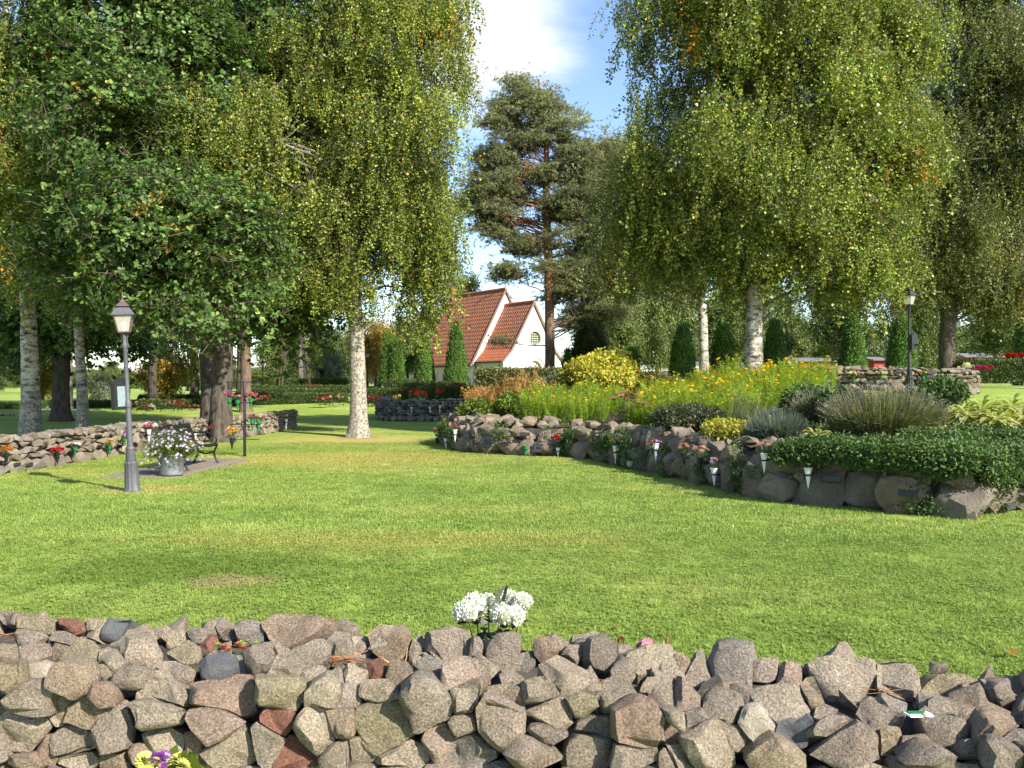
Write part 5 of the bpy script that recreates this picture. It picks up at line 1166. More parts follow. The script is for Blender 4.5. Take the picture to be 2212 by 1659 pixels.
bm_ = bmesh.new(); bmesh.ops.create_cube(bm_, size=1); bmesh.ops.scale(bm_, vec=(.203,.097,.07), verts=bm_.verts); bmesh.ops.bevel(bm_, geom=bm_.edges[:], offset=.006, segments=1, affect='EDGES'); PME = bpy.data.meshes.new('brick'); bm_.to_mesh(PME); bm_.free(); PME.materials.append(M['paver'])
for j in range(36):
    for i in range(6):
        x = -.62+i*.21+(.1 if j % 2 else 0); y = -1.8+j*.101
        link('brick', PME, pv, (x, y, .012+random.uniform(-.004,.004)), (random.uniform(-.015,.015), random.uniform(-.015,.015), random.uniform(-.02,.02)))
pm = MB(); pm.box((.03,0,-.01),(1.42,3.75,.06)); pm.build('sand_bed', mat_plain('paving_sand', (.2,.16,.11), .95), pv)
def planter():
    t = thing('zinc_tub', 'round galvanised zinc tub standing at the end of the bench', 'planter', (-5.98, 15.0, .06)); m = MB()
    m.lathe([(.195,0),(.2,.01),(.198,.03),(.2,.05),(.2,.33),(.21,.345),(.207,.36),(.19,.355),(.185,.30)], 28); m.build('tub', M['zinc'], t, smooth_ang=35)
    for a in (R(215), R(35)):
        hm = MB(); c, s = math.cos(a), math.sin(a); hm.tube([(.2*c-.06*s,.2*s+.06*c,.17),(.225*c-.06*s,.225*s+.06*c,.2),(.225*c-.02*s,.225*s+.02*c,.27),(.225*c+.04*s,.225*s-.04*c,.29),(.2*c+.06*s,.2*s-.06*c,.26)], .012, 6); hm.build('handle', M['zinc'], t, smooth_ang=60)
    so = MB(); so.lathe([(.18,.31),(.17,.32)], 20); so.build('soil', M['soil'], t)
    p = thing('lobelia_plant', 'billowing plant with small lilac star flowers growing in the zinc tub', 'plant', (-5.98, 15.0, .38))
    lf = Leafy(); fl = Leafy()
    for i in range(430):
        a = random.uniform(0,6.28); r = random.random()**.6*.54; z = .38*(1-(r/.58)**2)+random.uniform(-.16,.14); st = Vector((r*.3*math.cos(a), r*.3*math.sin(a), 0)); e = Vector((r*math.cos(a), r*math.sin(a), z)); md = st.lerp(e,.6)+Vector((0,0,.05))
        lf.strip(st, md, .006, random.random()); lf.strip(md, e, .005, random.random())
        for k in range(5): q = st.lerp(e, random.uniform(.3,1)); lf.kite(q+rv(.02), rdir()+Vector((0,0,.3)), rdir(), .055, .018, random.random())
        if random.random() < .6:
            n = (e*1.0+Vector((0,-.2,.25))+rv(.15)).normalized(); u = n.orthogonal().normalized(); v = n.cross(u)
            for k in range(5): an = k*1.2566; d_ = u*math.cos(an)+v*math.sin(an); fl.kite(e, d_, n, .026, .014, random.random(), 0, .6)
    for nm, l_, mt in (('stems', lf, M['brightleaf']), ('blossom', fl, petal('lilac'))): tag(link(nm, l_.mesh(nm, mt), p), kind='stuff')
planter()

# ------------------------------------------------------------------ blooms, cut flowers and grave vases
def bloom_mesh(kind, col):
    key = (kind, col)
    if key in bloom_mesh.c: return bloom_mesh.c[key]
    lf = Leafy()
    if kind == 'mum':
        n = 70
        for i in range(n):
            z = 1-1.55*i/n; a = i*2.39996; r = math.sqrt(max(0,1-z*z)); d = Vector((r*math.cos(a), r*math.sin(a), z)); tg = (d+Vector((0,0,.5))*.4).normalized(); lf.kite(d*.45, d, tg.cross(d)+d.orthogonal()*.3, .58, .34, random.random(), 0, .65)
    elif kind == 'sedum':
        for i in range(46):
            a = i*2.39996; r = math.sqrt(i/46); c = Vector((r*math.cos(a), r*math.sin(a), .25*(1-r*r)+random.uniform(-.05,.05))); s = .13
            for q in range(4): b_ = q*1.57+a; lf.kite(c, Vector((math.cos(b_), math.sin(b_), .5)), Vector((0,0,1)), s*1.3, s, random.random(), 0, .6)
            lf.strip(Vector((c.x*.2,c.y*.2,-.6)), c, .05, .2, 1)
    elif kind == 'daisy':
        for i in range(10): a = i*.628; lf.kite((0,0,0), (math.cos(a), math.sin(a), .12), (0,0,1), 1.0, .5, random.random(), 0, .65)
        for i in range(6): a = i*1.047; lf.kite((0,0,.05), (math.cos(a), math.sin(a), .2), (0,0,1), .3, .3, .1, 1)
    mats = [petal(col), petal('cream') if kind == 'daisy' else M['stemgreen']]
    me = lf.mesh('bloom', mats); bloom_mesh.c[key] = me; return me
bloom_mesh.c = {}
def bouquet(label, loc, spec, size=.09, hgt=.12, nleaf=14, name='cut_flowers', rad=.03, leafm='leafgreen', face=(0,-.45,.6)):
    """spec: list of (kind, colour, count, bloom radius)"""
    t = thing(name, label, 'flowers', loc); lf = Leafy(); spots = []
    for kind, col, cnt, r in spec:
        for i in range(cnt): spots.append((kind, col, r))
    random.shuffle(spots); n = len(spots)
    for i, (kind, col, r) in enumerate(spots):
        a = i*2.39996+.5; q = math.sqrt((i+.3)/n)*size; p = Vector((q*math.cos(a), q*math.sin(a)*.8, hgt*(1-.35*(q/size)**2)+random.uniform(-.015,.02)))
        nn = Vector((p.x/size*.7, p.y/size*.7, .6))+Vector(face)*.6; link('bloom', bloom_mesh(kind, col), t, p, euler_for(nn), (r*random.uniform(.85,1.15),)*3)
        lf.strip((0,0,-.03), p, .006, .3)
    for i in range(nleaf):
        a = random.uniform(0,6.28); q = size*random.uniform(.2,1); p = Vector((q*math.cos(a), q*math.sin(a)*.8, random.uniform(.0,.75)*hgt)); lf.kite(p*.6, p+Vector((0,0,.05)), rdir(), size*random.uniform(.5,.9), size*.3, random.random())
    link('foliage', lf.mesh('foliage', M[leafm]), t); return t
def cone_vase(label, tip, Lc=.3, r=.055, col='white_plastic', out=(0,-1), lean=0.0, group='cone grave vases'):
    t = thing('grave_vase', label, 'vase', tip, math.atan2(out[1], out[0])+math.pi/2, group); m = MB()
    m.lathe([(.004,0),(r*.55,Lc*.52),(r*.93,Lc*.93),(r*1.08,Lc*.95),(r*1.1,Lc),(r*1.0,Lc*.99),(r*.8,Lc*.85)], 16); m.build('cone', M[col], t, smooth_ang=40)
    hd = MB(); hd.lathe([(r*.74,Lc*.60),(r*.82,Lc*.60),(r*.84,Lc*.68),(r*.76,Lc*.68)], 16); hd.box((0,r*.75+.05,Lc*.64),(.03,.12,.022)); hd.build('holder', M['black_iron'], t); return t
def wall_hit(line, U, off):
    """plan point where the sight line through column U meets the seen face of a wall"""
    k = (U-CX)/FP; best = None
    for (a, b) in zip(line[:-1], line[1:]):
        f0, f1 = a[0]-k*a[1], b[0]-k*b[1]
        if f0*f1 <= 0 and f0 != f1:
            s = f0/(f0-f1); p = Vector(a).lerp(Vector(b), s); d = (Vector(b)-Vector(a)).normalized(); nrm = Vector((d.y, -d.x))
            if best is None or p.y < best[0].y: best = (p+nrm*off, nrm)
    if best is None:
        a = min(line, key=lambda q: abs(q[0]-k*q[1])); i = line.index(a); j = min(i+1, len(line)-1); d = (Vector(line[j])-Vector(line[j-1])).normalized(); nrm = Vector((d.y, -d.x)); best = (Vector(a)+nrm*off, nrm)
    return best
def vase_on(line, U, Vtop, Vtip, label, col='white_plastic', fl=None, fl_label=None, off=.10, fsize=.10, fh=.12):
    p, nrm = wall_hit(line, U, off); z1 = zat(Vtop, p.y); z0 = zat(Vtip, p.y); Lc = max(.15, min(.36, z1-z0)); cone_vase(label, (p.x, p.y, z1-Lc), Lc, .055 if Lc > .22 else .045, col, (nrm.x, nrm.y))
    if fl: bouquet(fl_label, (p.x, p.y, z1-.01), fl, fsize, fh)
SED = [('sedum','salmon',5,.04)]
V = 'white cone vase on the boulder wall '
vase_on(BED, 972, 947, 971, 'small empty white cone vase at the left end of the boulder wall')
vase_on(BED, 991, 928, 958, V+'holding dark pink stonecrop', fl=[('sedum','crimson',4,.04),('sedum','salmon',1,.04)], fl_label='flat dark pink stonecrop heads in the leftmost white vase of the boulder wall')
vase_on(BED, 952, 946, 972, 'black cone vase at the far left tip of the boulder wall', 'black_plastic', [('mum','orange',7,.025),('mum','white',3,.035),('mum','magenta',4,.045)], 'orange, white and magenta bouquet at the left tip of the boulder wall', fsize=.14, fh=.28)
vase_on(BED, 1029, 951, 972, 'dark green cone vase low on the boulder wall beside small plaques', 'black_plastic')
vase_on(BED, 1136, 962, 988, 'bright green empty cone vase on the boulder wall', 'green_plastic')
vase_on(BED, 1206, 967, 988, V+'holding red and cream flowers', fl=[('mum','red',5,.045),('mum','cream',3,.04),('mum','crimson',1,.05)], fl_label='tall red and cream bouquet in a vase on the boulder wall', fsize=.11, fh=.3)
vase_on(BED, 1339, 963, 1005, V+'holding salmon stonecrop, nearest the bend', fl=SED, fl_label='salmon stonecrop heads in the white vase at the bend of the boulder wall', fsize=.12, fh=.16)
vase_on(BED, 1428, 957, 999, V+'holding purple and crimson flowers', fl=[('daisy','crimson',5,.05),('daisy','purple',3,.05)], fl_label='low crimson and purple flowers filling a white vase on the boulder wall', fsize=.11, fh=.05)
vase_on(BED, 1490, 978, 1008, 'black cone vase with stonecrop, left of a pair on the boulder wall', 'black_plastic', SED, 'salmon stonecrop in the left black vase of a pair', fsize=.11, fh=.16)
vase_on(BED, 1524, 986, 1022, 'black cone vase with stonecrop, right of a pair on the boulder wall', 'black_plastic', [('sedum','salmon',8,.04)], 'wide salmon stonecrop bunch in the right black vase of a pair', fsize=.16, fh=.17)
vase_on(BED, 1555, 1011, 1050, V+'holding a few pale lilac and pink flowers', fl=[('mum','lilac',3,.025),('mum','pink',2,.025)], fl_label='few pale lilac and pink flowers on bare stems in a white vase', fsize=.07, fh=.17)
vase_on(BED, 1660, 979, 1021, V+'holding pink stonecrop, under the ivy edge', fl=[('sedum','salmon',6,.045)], fl_label='pink stonecrop bunch in the white vase nearest the ivy', fsize=.13, fh=.17)
vase_on(BED, 1750, 1010, 1055, 'empty white cone vase on the large boulder with a dark plaque')
vase_on(BED, 2205, 1040, 1075, 'black cone vase cut by the right edge on the boulder wall', 'black_plastic', [('mum','purple',3,.05),('mum','lilac',2,.04)], 'purple flowers at the right edge on the boulder wall', fsize=.1, fh=.14)
W = 'cone vase on the long left rubble wall '
vase_on(LWALL, 114, 980, 1003, 'black '+W+'holding red flowers', 'black_plastic', [('mum','red',5,.05),('mum','white',1,.04)], 'bunch of bright red flowers on the left rubble wall', fsize=.1, fh=.12)
vase_on(LWALL, 152, 966, 987, 'green '+W+'holding purple flowers', 'green_plastic', [('daisy','purple',4,.04),('daisy','lilac',3,.04)], 'small purple flowers left of the lamp post on the rubble wall', fsize=.1, fh=.1)
vase_on(LWALL, 227, 964, 982, 'green '+W+'holding orange flowers', 'green_plastic', [('mum','yellow',6,.035),('mum','orange',3,.035)], 'yellow and orange bunch just left of the lamp post', fsize=.13, fh=.14)
vase_on(LWALL, 259, 947, 963, 'green '+W+'just left of the lamp pole', 'green_plastic', [('daisy','magenta',3,.04),('daisy','purple',3,.04)], 'magenta and purple flowers beside the lamp pole', fsize=.13, fh=.12)
vase_on(LWALL, 313, 928, 961, 'white '+W+'behind the zinc tub', 'white_plastic', [('mum','white',4,.05),('mum','pink',5,.05)], 'large white and dusky pink bunch above the zinc tub', fsize=.17, fh=.14)
vase_on(LWALL, 334, 938, 955, 'black '+W+'with brownish flowers behind the tub', 'black_plastic', [('mum','rust',5,.035),('mum','orange',2,.03)], 'rusty orange flowers right of the large white and pink bunch', fsize=.13, fh=.12)
vase_on(LWALL, 415, 935, 952, 'white '+W+'left of the oak trunk', 'white_plastic', [('daisy','white',2,.03)], 'two tiny white flowers in a vase left of the oak trunk', fsize=.06, fh=.12)
vase_on(LWALL, 450, 926, 944, 'black '+W+'close to the oak trunk', 'black_plastic', [('mum','crimson',5,.03)], 'dark red flowers close to the oak trunk', fsize=.1, fh=.08)
vase_on(LWALL, 5, 978, 1000, 'black '+W+'at the left edge of the view', 'black_plastic', [('mum','orange',5,.05)], 'orange flowers at the left edge of the view', fsize=.12, fh=.1)
vase_on(LWALL, 612, 905, 928, 'white '+W+'at its far right end', 'white_plastic', [('mum','cream',3,.035),('mum','rust',2,.03)], 'faded cream flowers at the far right end of the left rubble wall', fsize=.11, fh=.12)
for i, U in enumerate((891, 931, 951)):
    vase_on(MWALL, U, 879 if i < 2 else 876, 893, ('left', 'middle', 'right')[i]+' of three white cone vases on the grey rubble wall', 'white_plastic', None if i < 2 else [('mum','rust',4,.05)], 'rusty flowers in the right vase on the grey rubble wall', fsize=.13, fh=.14)
vase_on(BWALL, 1843, 814, 828, 'left of three vases on the rubble wall behind the right lamp', 'green_plastic', [('mum','cream',6,.045),('mum','pink',2,.04)], 'cream and pink bunch, leftmost on the right rubble wall', fsize=.2, fh=.14)
vase_on(BWALL, 1900, 812, 824, 'middle of three vases on the rubble wall behind the right lamp', 'green_plastic', [('mum','paleyellow',6,.045),('mum','pink',3,.04)], 'yellow and pink bunch on the right rubble wall left of the lamp', fsize=.16, fh=.12)
vase_on(BWALL, 1991, 813, 832, 'green cone vase right of the lamp on the right rubble wall', 'green_plastic', [('mum','salmon',5,.04),('mum','cream',2,.04)], 'salmon bunch right of the lamp on the right rubble wall', fsize=.17, fh=.16)
# dark name plaques on the stones
plaque_me = None
bmq = bmesh.new(); bmesh.ops.create_cube(bmq, size=1); bmesh.ops.scale(bmq, vec=(.24,.025,.085), verts=bmq.verts); bmesh.ops.bevel(bmq, geom=bmq.edges[:], offset=.005, segments=1, affect='EDGES'); plaque_me = bpy.data.meshes.new('plaque'); bmq.to_mesh(plaque_me); bmq.free(); plaque_me.materials.append(M['plaque'])
def plaque(line, U, Vc, off, label, scl=1.0):
    hit = wall_hit(line, U, off)
    if not hit: return
    p, nrm = hit; o = link('plaque', plaque_me, None, (p.x, p.y, zat(Vc, p.y)), (R(-8), 0, math.atan2(nrm.y, nrm.x)+math.pi/2), (scl, 1, scl)); tag(o, label, 'plaque', 'name plaques on the walls')
for (U, Vc, wd) in ((1012,941,'leftmost small dark plaque on the boulder wall'),(1058,953,'upper of two dark plaques left of the bright green vase'),(1057,962,'lower of two dark plaques left of the bright green vase'),(1093,959,'single dark plaque on the reddish boulder'),(1134,938,'dark plaque high on the pale boulder above the green vase'),(1162,963,'upper dark plaque just right of the bright green vase'),(1160,973,'lower dark plaque just right of the bright green vase'),(1237,940,'large dark plaque on the grey boulder right of the red bouquet'),(1196,955,'small dark plaque behind the red bouquet'),(1600,1020,'dark plaque right of the vase with lilac flowers'),(1697,981,'dark plaque high on the boulder under the ivy edge'),(1800,1034,'dark plaque on the large boulder beside the empty vase'),(1965,1066,'dark plaque low in the shade under the ivy'),(2170,1094,'stacked dark plaque on the sunlit stone at the right edge')): plaque(BED, U, Vc, .07, wd)
for (U, Vc, wd) in ((38,1003,'dark plaque on the pale foot stone at the left edge'),(61,1003,'thin dark plaque beside the left edge foot stone'),(555,925,'dark plaque on a foot stone near the right end of the left rubble wall')): plaque(LWALL, U, Vc, .02, wd, .8)
for (U, Vc, wd) in ((1942,801,'dark plaque on the right rubble wall left of the lamp'),(2010,805,'upper dark plaque on the pale stone right of the lamp'),(2008,813,'lower dark plaque on the pale stone right of the lamp')): plaque(BWALL, U, Vc, .07, wd)
def stand():
    x, y = -6.14, 19.6; t = thing('flower_stand', 'thin black iron flower stand with rings, right of the bench', 'flower stand', (x, y, 0)); m = MB(); m.lathe([(.045,-.05),(.045,.02),(.032,.03),(.032,1.72),(.02,1.74)], 12); m.build('post', M['black_iron'], t, smooth_ang=40)
    m = MB(); m.box((0,0,1.69),(.86,.02,.02)); m.box((-.38,0,1.62),(.02,.02,.15)); m.box((-.2,0,1.62),(.02,.02,.15)); m.box((.38,0,1.62),(.02,.02,.15)); m.box((-.29,0,1.55),(.2,.02,.02)); m.build('top_bar', M['black_iron'], t)
    for z in (1.22,.72,.38):
        m = MB(); m.box((0,.0,z),(.7,.015,.015)); m.build('vase_bar', M['black_iron'], t)
    for i, (dx, z, col, fl, lab) in enumerate(((-.33,1.05,'green_plastic',[('mum','magenta',4,.05)],'magenta'),(-.14,1.02,'green_plastic',[('sedum','salmon',4,.045)],'salmon'),(.16,1.05,'green_plastic',[('mum','pink',5,.05),('mum','salmon',2,.05)],'bright pink'),(.2,.56,'green_plastic',[('sedum','salmon',5,.05),('mum','purple',2,.035)],'salmon and purple'),(.34,.56,'green_plastic',[('mum','cream',4,.04),('mum','magenta',2,.04)],'cream and magenta'),(-.27,.14,'black_plastic',[('mum','yellow',6,.05),('mum','pink',3,.05)],'yellow and pink'))):
        cone_vase('cone vase with '+lab+' flowers on the black flower stand', (x+dx, y-.07, z), .27, .06, col, (0,-1)); bouquet(lab+' flowers in a cone vase on the black flower stand', (x+dx, y-.07, z+.26), fl, .13 if i != 5 else .17, .12 if i != 5 else .22)
stand()
# glass grave lantern hanging on the boulder wall
p, nrm = wall_hit(BED, 1374, .14); z = zat(1008, p.y); t = thing('grave_lantern', 'small clear glass grave lantern with a dark lid on the boulder wall', 'lantern', (p.x, p.y, z)); m = MB(); m.lathe([(.04,0),(.055,.02),(.055,.1),(.045,.115)], 12); m.build('glass_body', M['glass'], t, smooth_ang=40); m = MB(); m.lathe([(.06,.115),(.05,.14),(.02,.17),(.008,.19)], 12); m.build('lid', M['black_iron'], t, smooth_ang=40); m = MB(); m.box((0,.08,.13),(.015,.14,.015)); m.build('hook', M['black_iron'], t)

# ------------------------------------------------------------------ white bouquet and small things on the near wall
def white_bouquet():
    d = 3.38; b = at(1070, 1405, d); t = thing('chrysanthemum_bouquet', 'bunch of big white pompom chrysanthemums with a fern frond behind the near wall', 'flowers', (b.x, b.y, b.z-.1)); B = Vector((b.x, b.y, b.z-.1))
    lf = Leafy(); pm_ = Leafy(); n = 260
    for i in range(n):
        z = 1-1.7*i/n; a = i*2.39996; r = math.sqrt(max(0,1-z*z)); dd = Vector((r*math.cos(a), r*math.sin(a), z)); lf_d = (dd+Vector((0,0,.18))+rv(.16)).normalized(); pm_.kite(dd*.62, lf_d, dd.cross(Vector((0,0,1)))+rv(.4), random.uniform(.32,.56), .25, random.random(), 0, .62)
    me = pm_.mesh('bloom', petal('white'))
    cm = MB(); cm.lathe([(.05,-.78),(.5,-.62),(.76,-.1),(.72,.3),(.45,.66),(.05,.8)], 12)
    for (U, V_, r, dd) in ((1006,1322,.048,3.36),(1026,1306,.05,3.42),(1082,1326,.043,3.3),(1112,1330,.04,3.34),(1128,1303,.043,3.42),(1100,1297,.042,3.46),(1055,1297,.03,3.47)):
        p = at(U, V_, dd)-B; o = link('bloom', me, t, p, (R(random.uniform(20,50)), random.uniform(-.3,.3), random.uniform(0,6)), (r, r, r)); cm.build('bloom_heart', petal('white'), o)
        q = Vector((random.uniform(-.02,.02), random.uniform(-.01,.02), -.1)); md = q.lerp(p,.55)+Vector((p.x*.15,0,0)); lf.strip(q, md, .007, .4); lf.strip(md, p, .006, .4)
        for k in range(9): w = q.lerp(p, random.uniform(.35,.93)); dr = rdir(); dr.z *= .6; lf.shape(w, dr, Vector((0,-.4,1))+rv(.3), random.uniform(.04,.07), .045, OAK, random.random())
    # fern frond
    s = at(1068,1345,3.33)-B; e = at(1092,1268,3.4)-B
    for i in range(16):
        f = i/15; c = s.lerp(e, f)+Vector((0,0,.012*math.sin(f*3.1))); ln = .052*(1-f*.75)
        for sd in (-1,1): dr = Vector((sd*1.0, -.25, .45)); lf.kite(c, dr, Vector((0,-1,.4)), ln, .012, random.random())
    lf.strip(s-Vector((0,0,.1)), e, .006, .3)
    link('foliage', lf.mesh('foliage', M['darkleaf']), t)
    dl = Leafy(); p = at(1098,1385,3.28)-B; [dl.kite(p+rv(.008), (random.uniform(-.5,.5),-.2,-1+i*.3), (0,-1,.2), .06, .018, random.random()) for i in range(5)]; link('dry_leaf', dl.mesh('dry_leaf', M['astilbe']), t)
    vz = MB(); vz.lathe([(.005,-.32),(.04,-.1),(.055,-.02),(.05,-.02)], 14); cv = thing('grave_vase', 'cone vase of the white chrysanthemums hidden behind the near wall', 'vase', (b.x, b.y, b.z-.12), 0); vz.build('cone', M['black_plastic'], cv, smooth_ang=50); hd = MB(); hd.box((0,-.1,-.1),(.03,.2,.02)); hd.build('holder', M['black_iron'], cv)
white_bouquet()
def posy(name, label, U, V_, d, parts):
    b = at(U, V_, d); t = thing(name, label, 'flowers', b); return t, b
t, b = posy('cosmos_flower', 'single pink cosmos flower peeping over the near wall', 1397, 1410, 2.98, 0)
o = link('bloom', bloom_mesh('daisy','pink'), t, at(1399,1392,2.96)-b, (R(62),0,R(10)), (.026,)*3); o2 = link('bloom', bloom_mesh('daisy','purple'), t, at(1383,1396,2.99)-b, (R(60),R(-30),0), (.018,)*3)
m = MB(); m.tube([(0,.02,-.12),(0,.0,at(1399,1392,2.96).z-b.z)], .003, 5); m.build('stem', M['stemgreen'], t)
t, b = posy('dry_stalk', 'pair of split dry straw-coloured stalks behind the near wall', 1440, 1410, 2.98, 0)
lf = Leafy(); lf.strip((0,0,-.1), at(1438,1378,2.98)-b, .018, .5); lf.strip((0.005,0,-.1), at(1450,1370,2.98)-b, .006, .9); lf.strip((-.002,0,-.1), at(1434,1384,2.97)-b, .012, .2); link('stalk', lf.mesh('stalk', M['drygrass']), t)
t, b = posy('withered_bud', 'withered brown flower bud on a stem behind the near wall', 1341, 1405, 3.02, 0)
m = MB(); m.tube([(0,0,-.12),(.004,0,at(1341,1388,3.02).z-b.z)], .003, 5); m.build('stem', M['drygrass'], t); o = link('bud', bloom_mesh('mum','rust'), t, at(1341,1384,3.02)-b, (.4,.2,0), (.014,.012,.02))
# pansies in front of the wall, bottom left
pb = at(365, 1652, 2.3); t = thing('pansies', 'yellow and purple pansies at the bottom edge in front of the near wall', 'flowers', (pb.x, pb.y, pb.z-.03)); B = Vector((pb.x, pb.y, pb.z-.03)); lf = Leafy()
for (U, V_, c, r) in ((312,1643,'paleyellow',.026),(330,1652,'paleyellow',.024),(385,1642,'paleyellow',.03),(368,1656,'cream',.03),(352,1640,'purple',.026),(340,1637,'purple',.022),(360,1636,'lilac',.018),(395,1655,'paleyellow',.026)):
    p = at(U, V_, 2.28+random.uniform(-.03,.04))-B; link('bloom', bloom_mesh('mum' if c != 'cream' else 'daisy', c), t, p, (R(50)+random.uniform(-.3,.3), random.uniform(-.4,.4), random.uniform(0,6)), (r, r, r*.6))
for i in range(26):
    p = Vector((random.uniform(-.08,.1), random.uniform(-.03,.05), random.uniform(-.03,.03))); lf.kite(p, (random.gauss(0,1), random.gauss(0,.5)-.2, .8), (0,-1,.5), random.uniform(.03,.05), .03, random.random(), 0, .55)
for (U, V_) in ((400,1633),(425,1652),(398,1640)): p = at(U, V_, 2.3)-B; lf.kite(p-Vector((.01,0,.03)), (.3,-.2,1), (0,-1,.4), .055, .04, .6, 0, .55)
link('foliage', lf.mesh('foliage', M['brightleaf']), t)
cv = cone_vase('dark cone vase under the pansies on the face of the near wall', (pb.x, pb.y, pb.z-.33), .3, .06, 'black_plastic', (0,-1)); 
# houseleeks, twigs, needles and a plant tag on the wall
hb = at(528, 1412, 2.98); t = thing('houseleek', 'clump of red and green houseleek rosettes growing on the near wall', 'plant', hb)
for i in range(11):
    lf = Leafy(); c = 'semp_red' if i % 3 else 'semp_green'
    for k in range(18):
        a = k*2.39996; tt = k/18; lf.kite((0,0,.0), (math.cos(a)*(.3+tt), math.sin(a)*(.3+tt), 1.1-tt), (0,0,1), .016+.006*tt, .011, random.random(), 0, .6)
    a = i*2.4; q = .016*math.sqrt(i); link('rosette', lf.mesh('rosette', M[c]), t, (q*math.cos(a)*2.2, q*math.sin(a), .012+.012*math.cos(q*20)))
tg = at(1984, 1543, 2.36); t = thing('plant_tag', 'small white and green plastic tag lying between stones of the near wall', 'tag', tg); m = MB(); m.box((0,0,0),(.075,.03,.005),(0,.08,.25)); m.box((.02,-.012,.004),(.02,.012,.006),(0,0,.2)); m.build('tag_body', M['white_plastic'], t); m = MB(); m.box((-.004,.002,.0045),(.055,.018,.003),(0,.08,.25)); m.build('green_print', M['green_plastic'], t)
def twig(label, pts, d0, r=.0035):
    b = at(pts[0][0], pts[0][1], d0); o = thing('twig', label, 'twig', b); m = MB(); P = [at(u, v, d0+(1500-v)*.0016*0)-b for u, v in pts]; m.tube([p+Vector((0,.0,.0)) for p in P], [r*(1-.6*i/len(P)) for i in range(len(P))], 5); m.build('stick', M['drygrass'], o, smooth_ang=60)
twig('forked dry twig lying on the big slab at the left of the near wall', [(277,1440),(266,1424),(256,1410),(246,1402)], 2.83)
twig('thin curled root hanging over stones left of centre on the near wall', [(872,1455),(872,1440),(878,1420),(880,1400)], 2.78, .003)
twig('thin dry stem lying across stones at the centre of the near wall', [(830,1425),(850,1436),(880,1445),(905,1470)], 2.74, .003)
lf = Leafy()
for (U0, V0, n, d0) in ((750,1432,22,2.78),(15,1380,12,3.02),(1320,1480,10,2.62),(1460,1582,8,2.44),(1900,1500,6,2.52)):
    for i in range(n):
        p = at(U0+random.gauss(0,14), V0+random.gauss(0,4), d0)+Vector((0,0,.01)); a = random.uniform(-.5,.5)+random.choice((0,3.14)); lf.strip(p, p+Vector((math.cos(a)*.05, math.sin(a)*.03, random.uniform(-.008,.012))), .0025, random.random())
tag(link('pine_needles', lf.mesh('pine_needles', M['needles']), None), 'brown fallen pine needles lodged between stones of the near wall', 'needles', kind='stuff')
# fallen leaves on the lawn
lf = Leafy()
for i in range(420):
    y = random.uniform(4, 30)**1.0; x = random.uniform(-.55,.5)*y if y < 16 else random.uniform(-8, 0)
    if bed_s(np.array([x]), np.array([y]))[0] > -.3: continue
    if y < 14 and random.random() < .8: continue
    p = Vector((x, y, h(x,y)+.035)); a = random.uniform(0,6.28); lf.kite(p, (math.cos(a), math.sin(a), random.uniform(-.1,.3)), (random.gauss(0,.3), random.gauss(0,.3), 1), random.uniform(.035,.06), .035, random.random())
for (U, V_) in ((2185,1414),(1640,1522),(2290,1348),(1110,1400)): 
    p = at(U, V_, 1.65*FP/(V_-CY)*.97); lf.kite(p, (.6,.4,.3), (.2,-.3,1), .07, .05, .9); lf.kite(p, (-.4,.4,.5), (.2,-.3,1), .05, .05, .6)
tag(link('fallen_leaves', lf.mesh('fallen_leaves', M['yellowleaf']), None), 'scattered yellow and brown fallen leaves on the lawn', 'leaves', kind='stuff')
# ------------------------------------------------------------------ planting of the raised bed
def hs(x, y): return float(H(np.array([x]), np.array([y]), 0.1, True)[0])
def drift(name, label, cat, pts, protos, scl, kind='stuff', tilt=.15, tintf=None, sink=.02, dens=None):
    pts = np.array(pts); n = len(pts); z = H(pts[:,0], pts[:,1], 0.1, True)-sink; b = Vector((pts[:,0].mean(), pts[:,1].mean(), float(z.mean())))
    P = np.stack([pts[:,0]-b.x, pts[:,1]-b.y, z-b.z], 1); RO = np.stack([rng.normal(0,tilt,n), rng.normal(0,tilt,n), rng.uniform(0,6.28,n)], 1)
    s = rng.uniform(scl[0], scl[1], n)*np.array([1+.42*noise.noise(Vector((x*1.1, y*1.1, 0)))+.2*noise.noise(Vector((x*3, y*3, 5))) for x, y in pts[:,:2]]); T = rng.random(n) if tintf is None else np.array([tintf(x, y) for x, y in pts[:,:2]])
    o = scatter(name, None, P, RO, s, protos, T, loc=b); return tag(o, label, cat, kind=kind)
def area(polyUd, n, jit=0.0):
    """n plan points inside a polygon given as (column, distance) corners"""
    P = [(xat(U, d), d) for U, d in polyUd]; xs_ = [p[0] for p in P]; ys_ = [p[1] for p in P]; out = []
    while len(out) < n:
        x, y = random.uniform(min(xs_), max(xs_)), random.uniform(min(ys_), max(ys_)); c = False
        for i in range(len(P)):
            (x0, y0), (x1, y1) = P[i], P[(i+1) % len(P)]
            if (y0 > y) != (y1 > y) and x < (x1-x0)*(y-y0)/(y1-y0)+x0: c = not c
        if c: out.append((x, y))
    return out
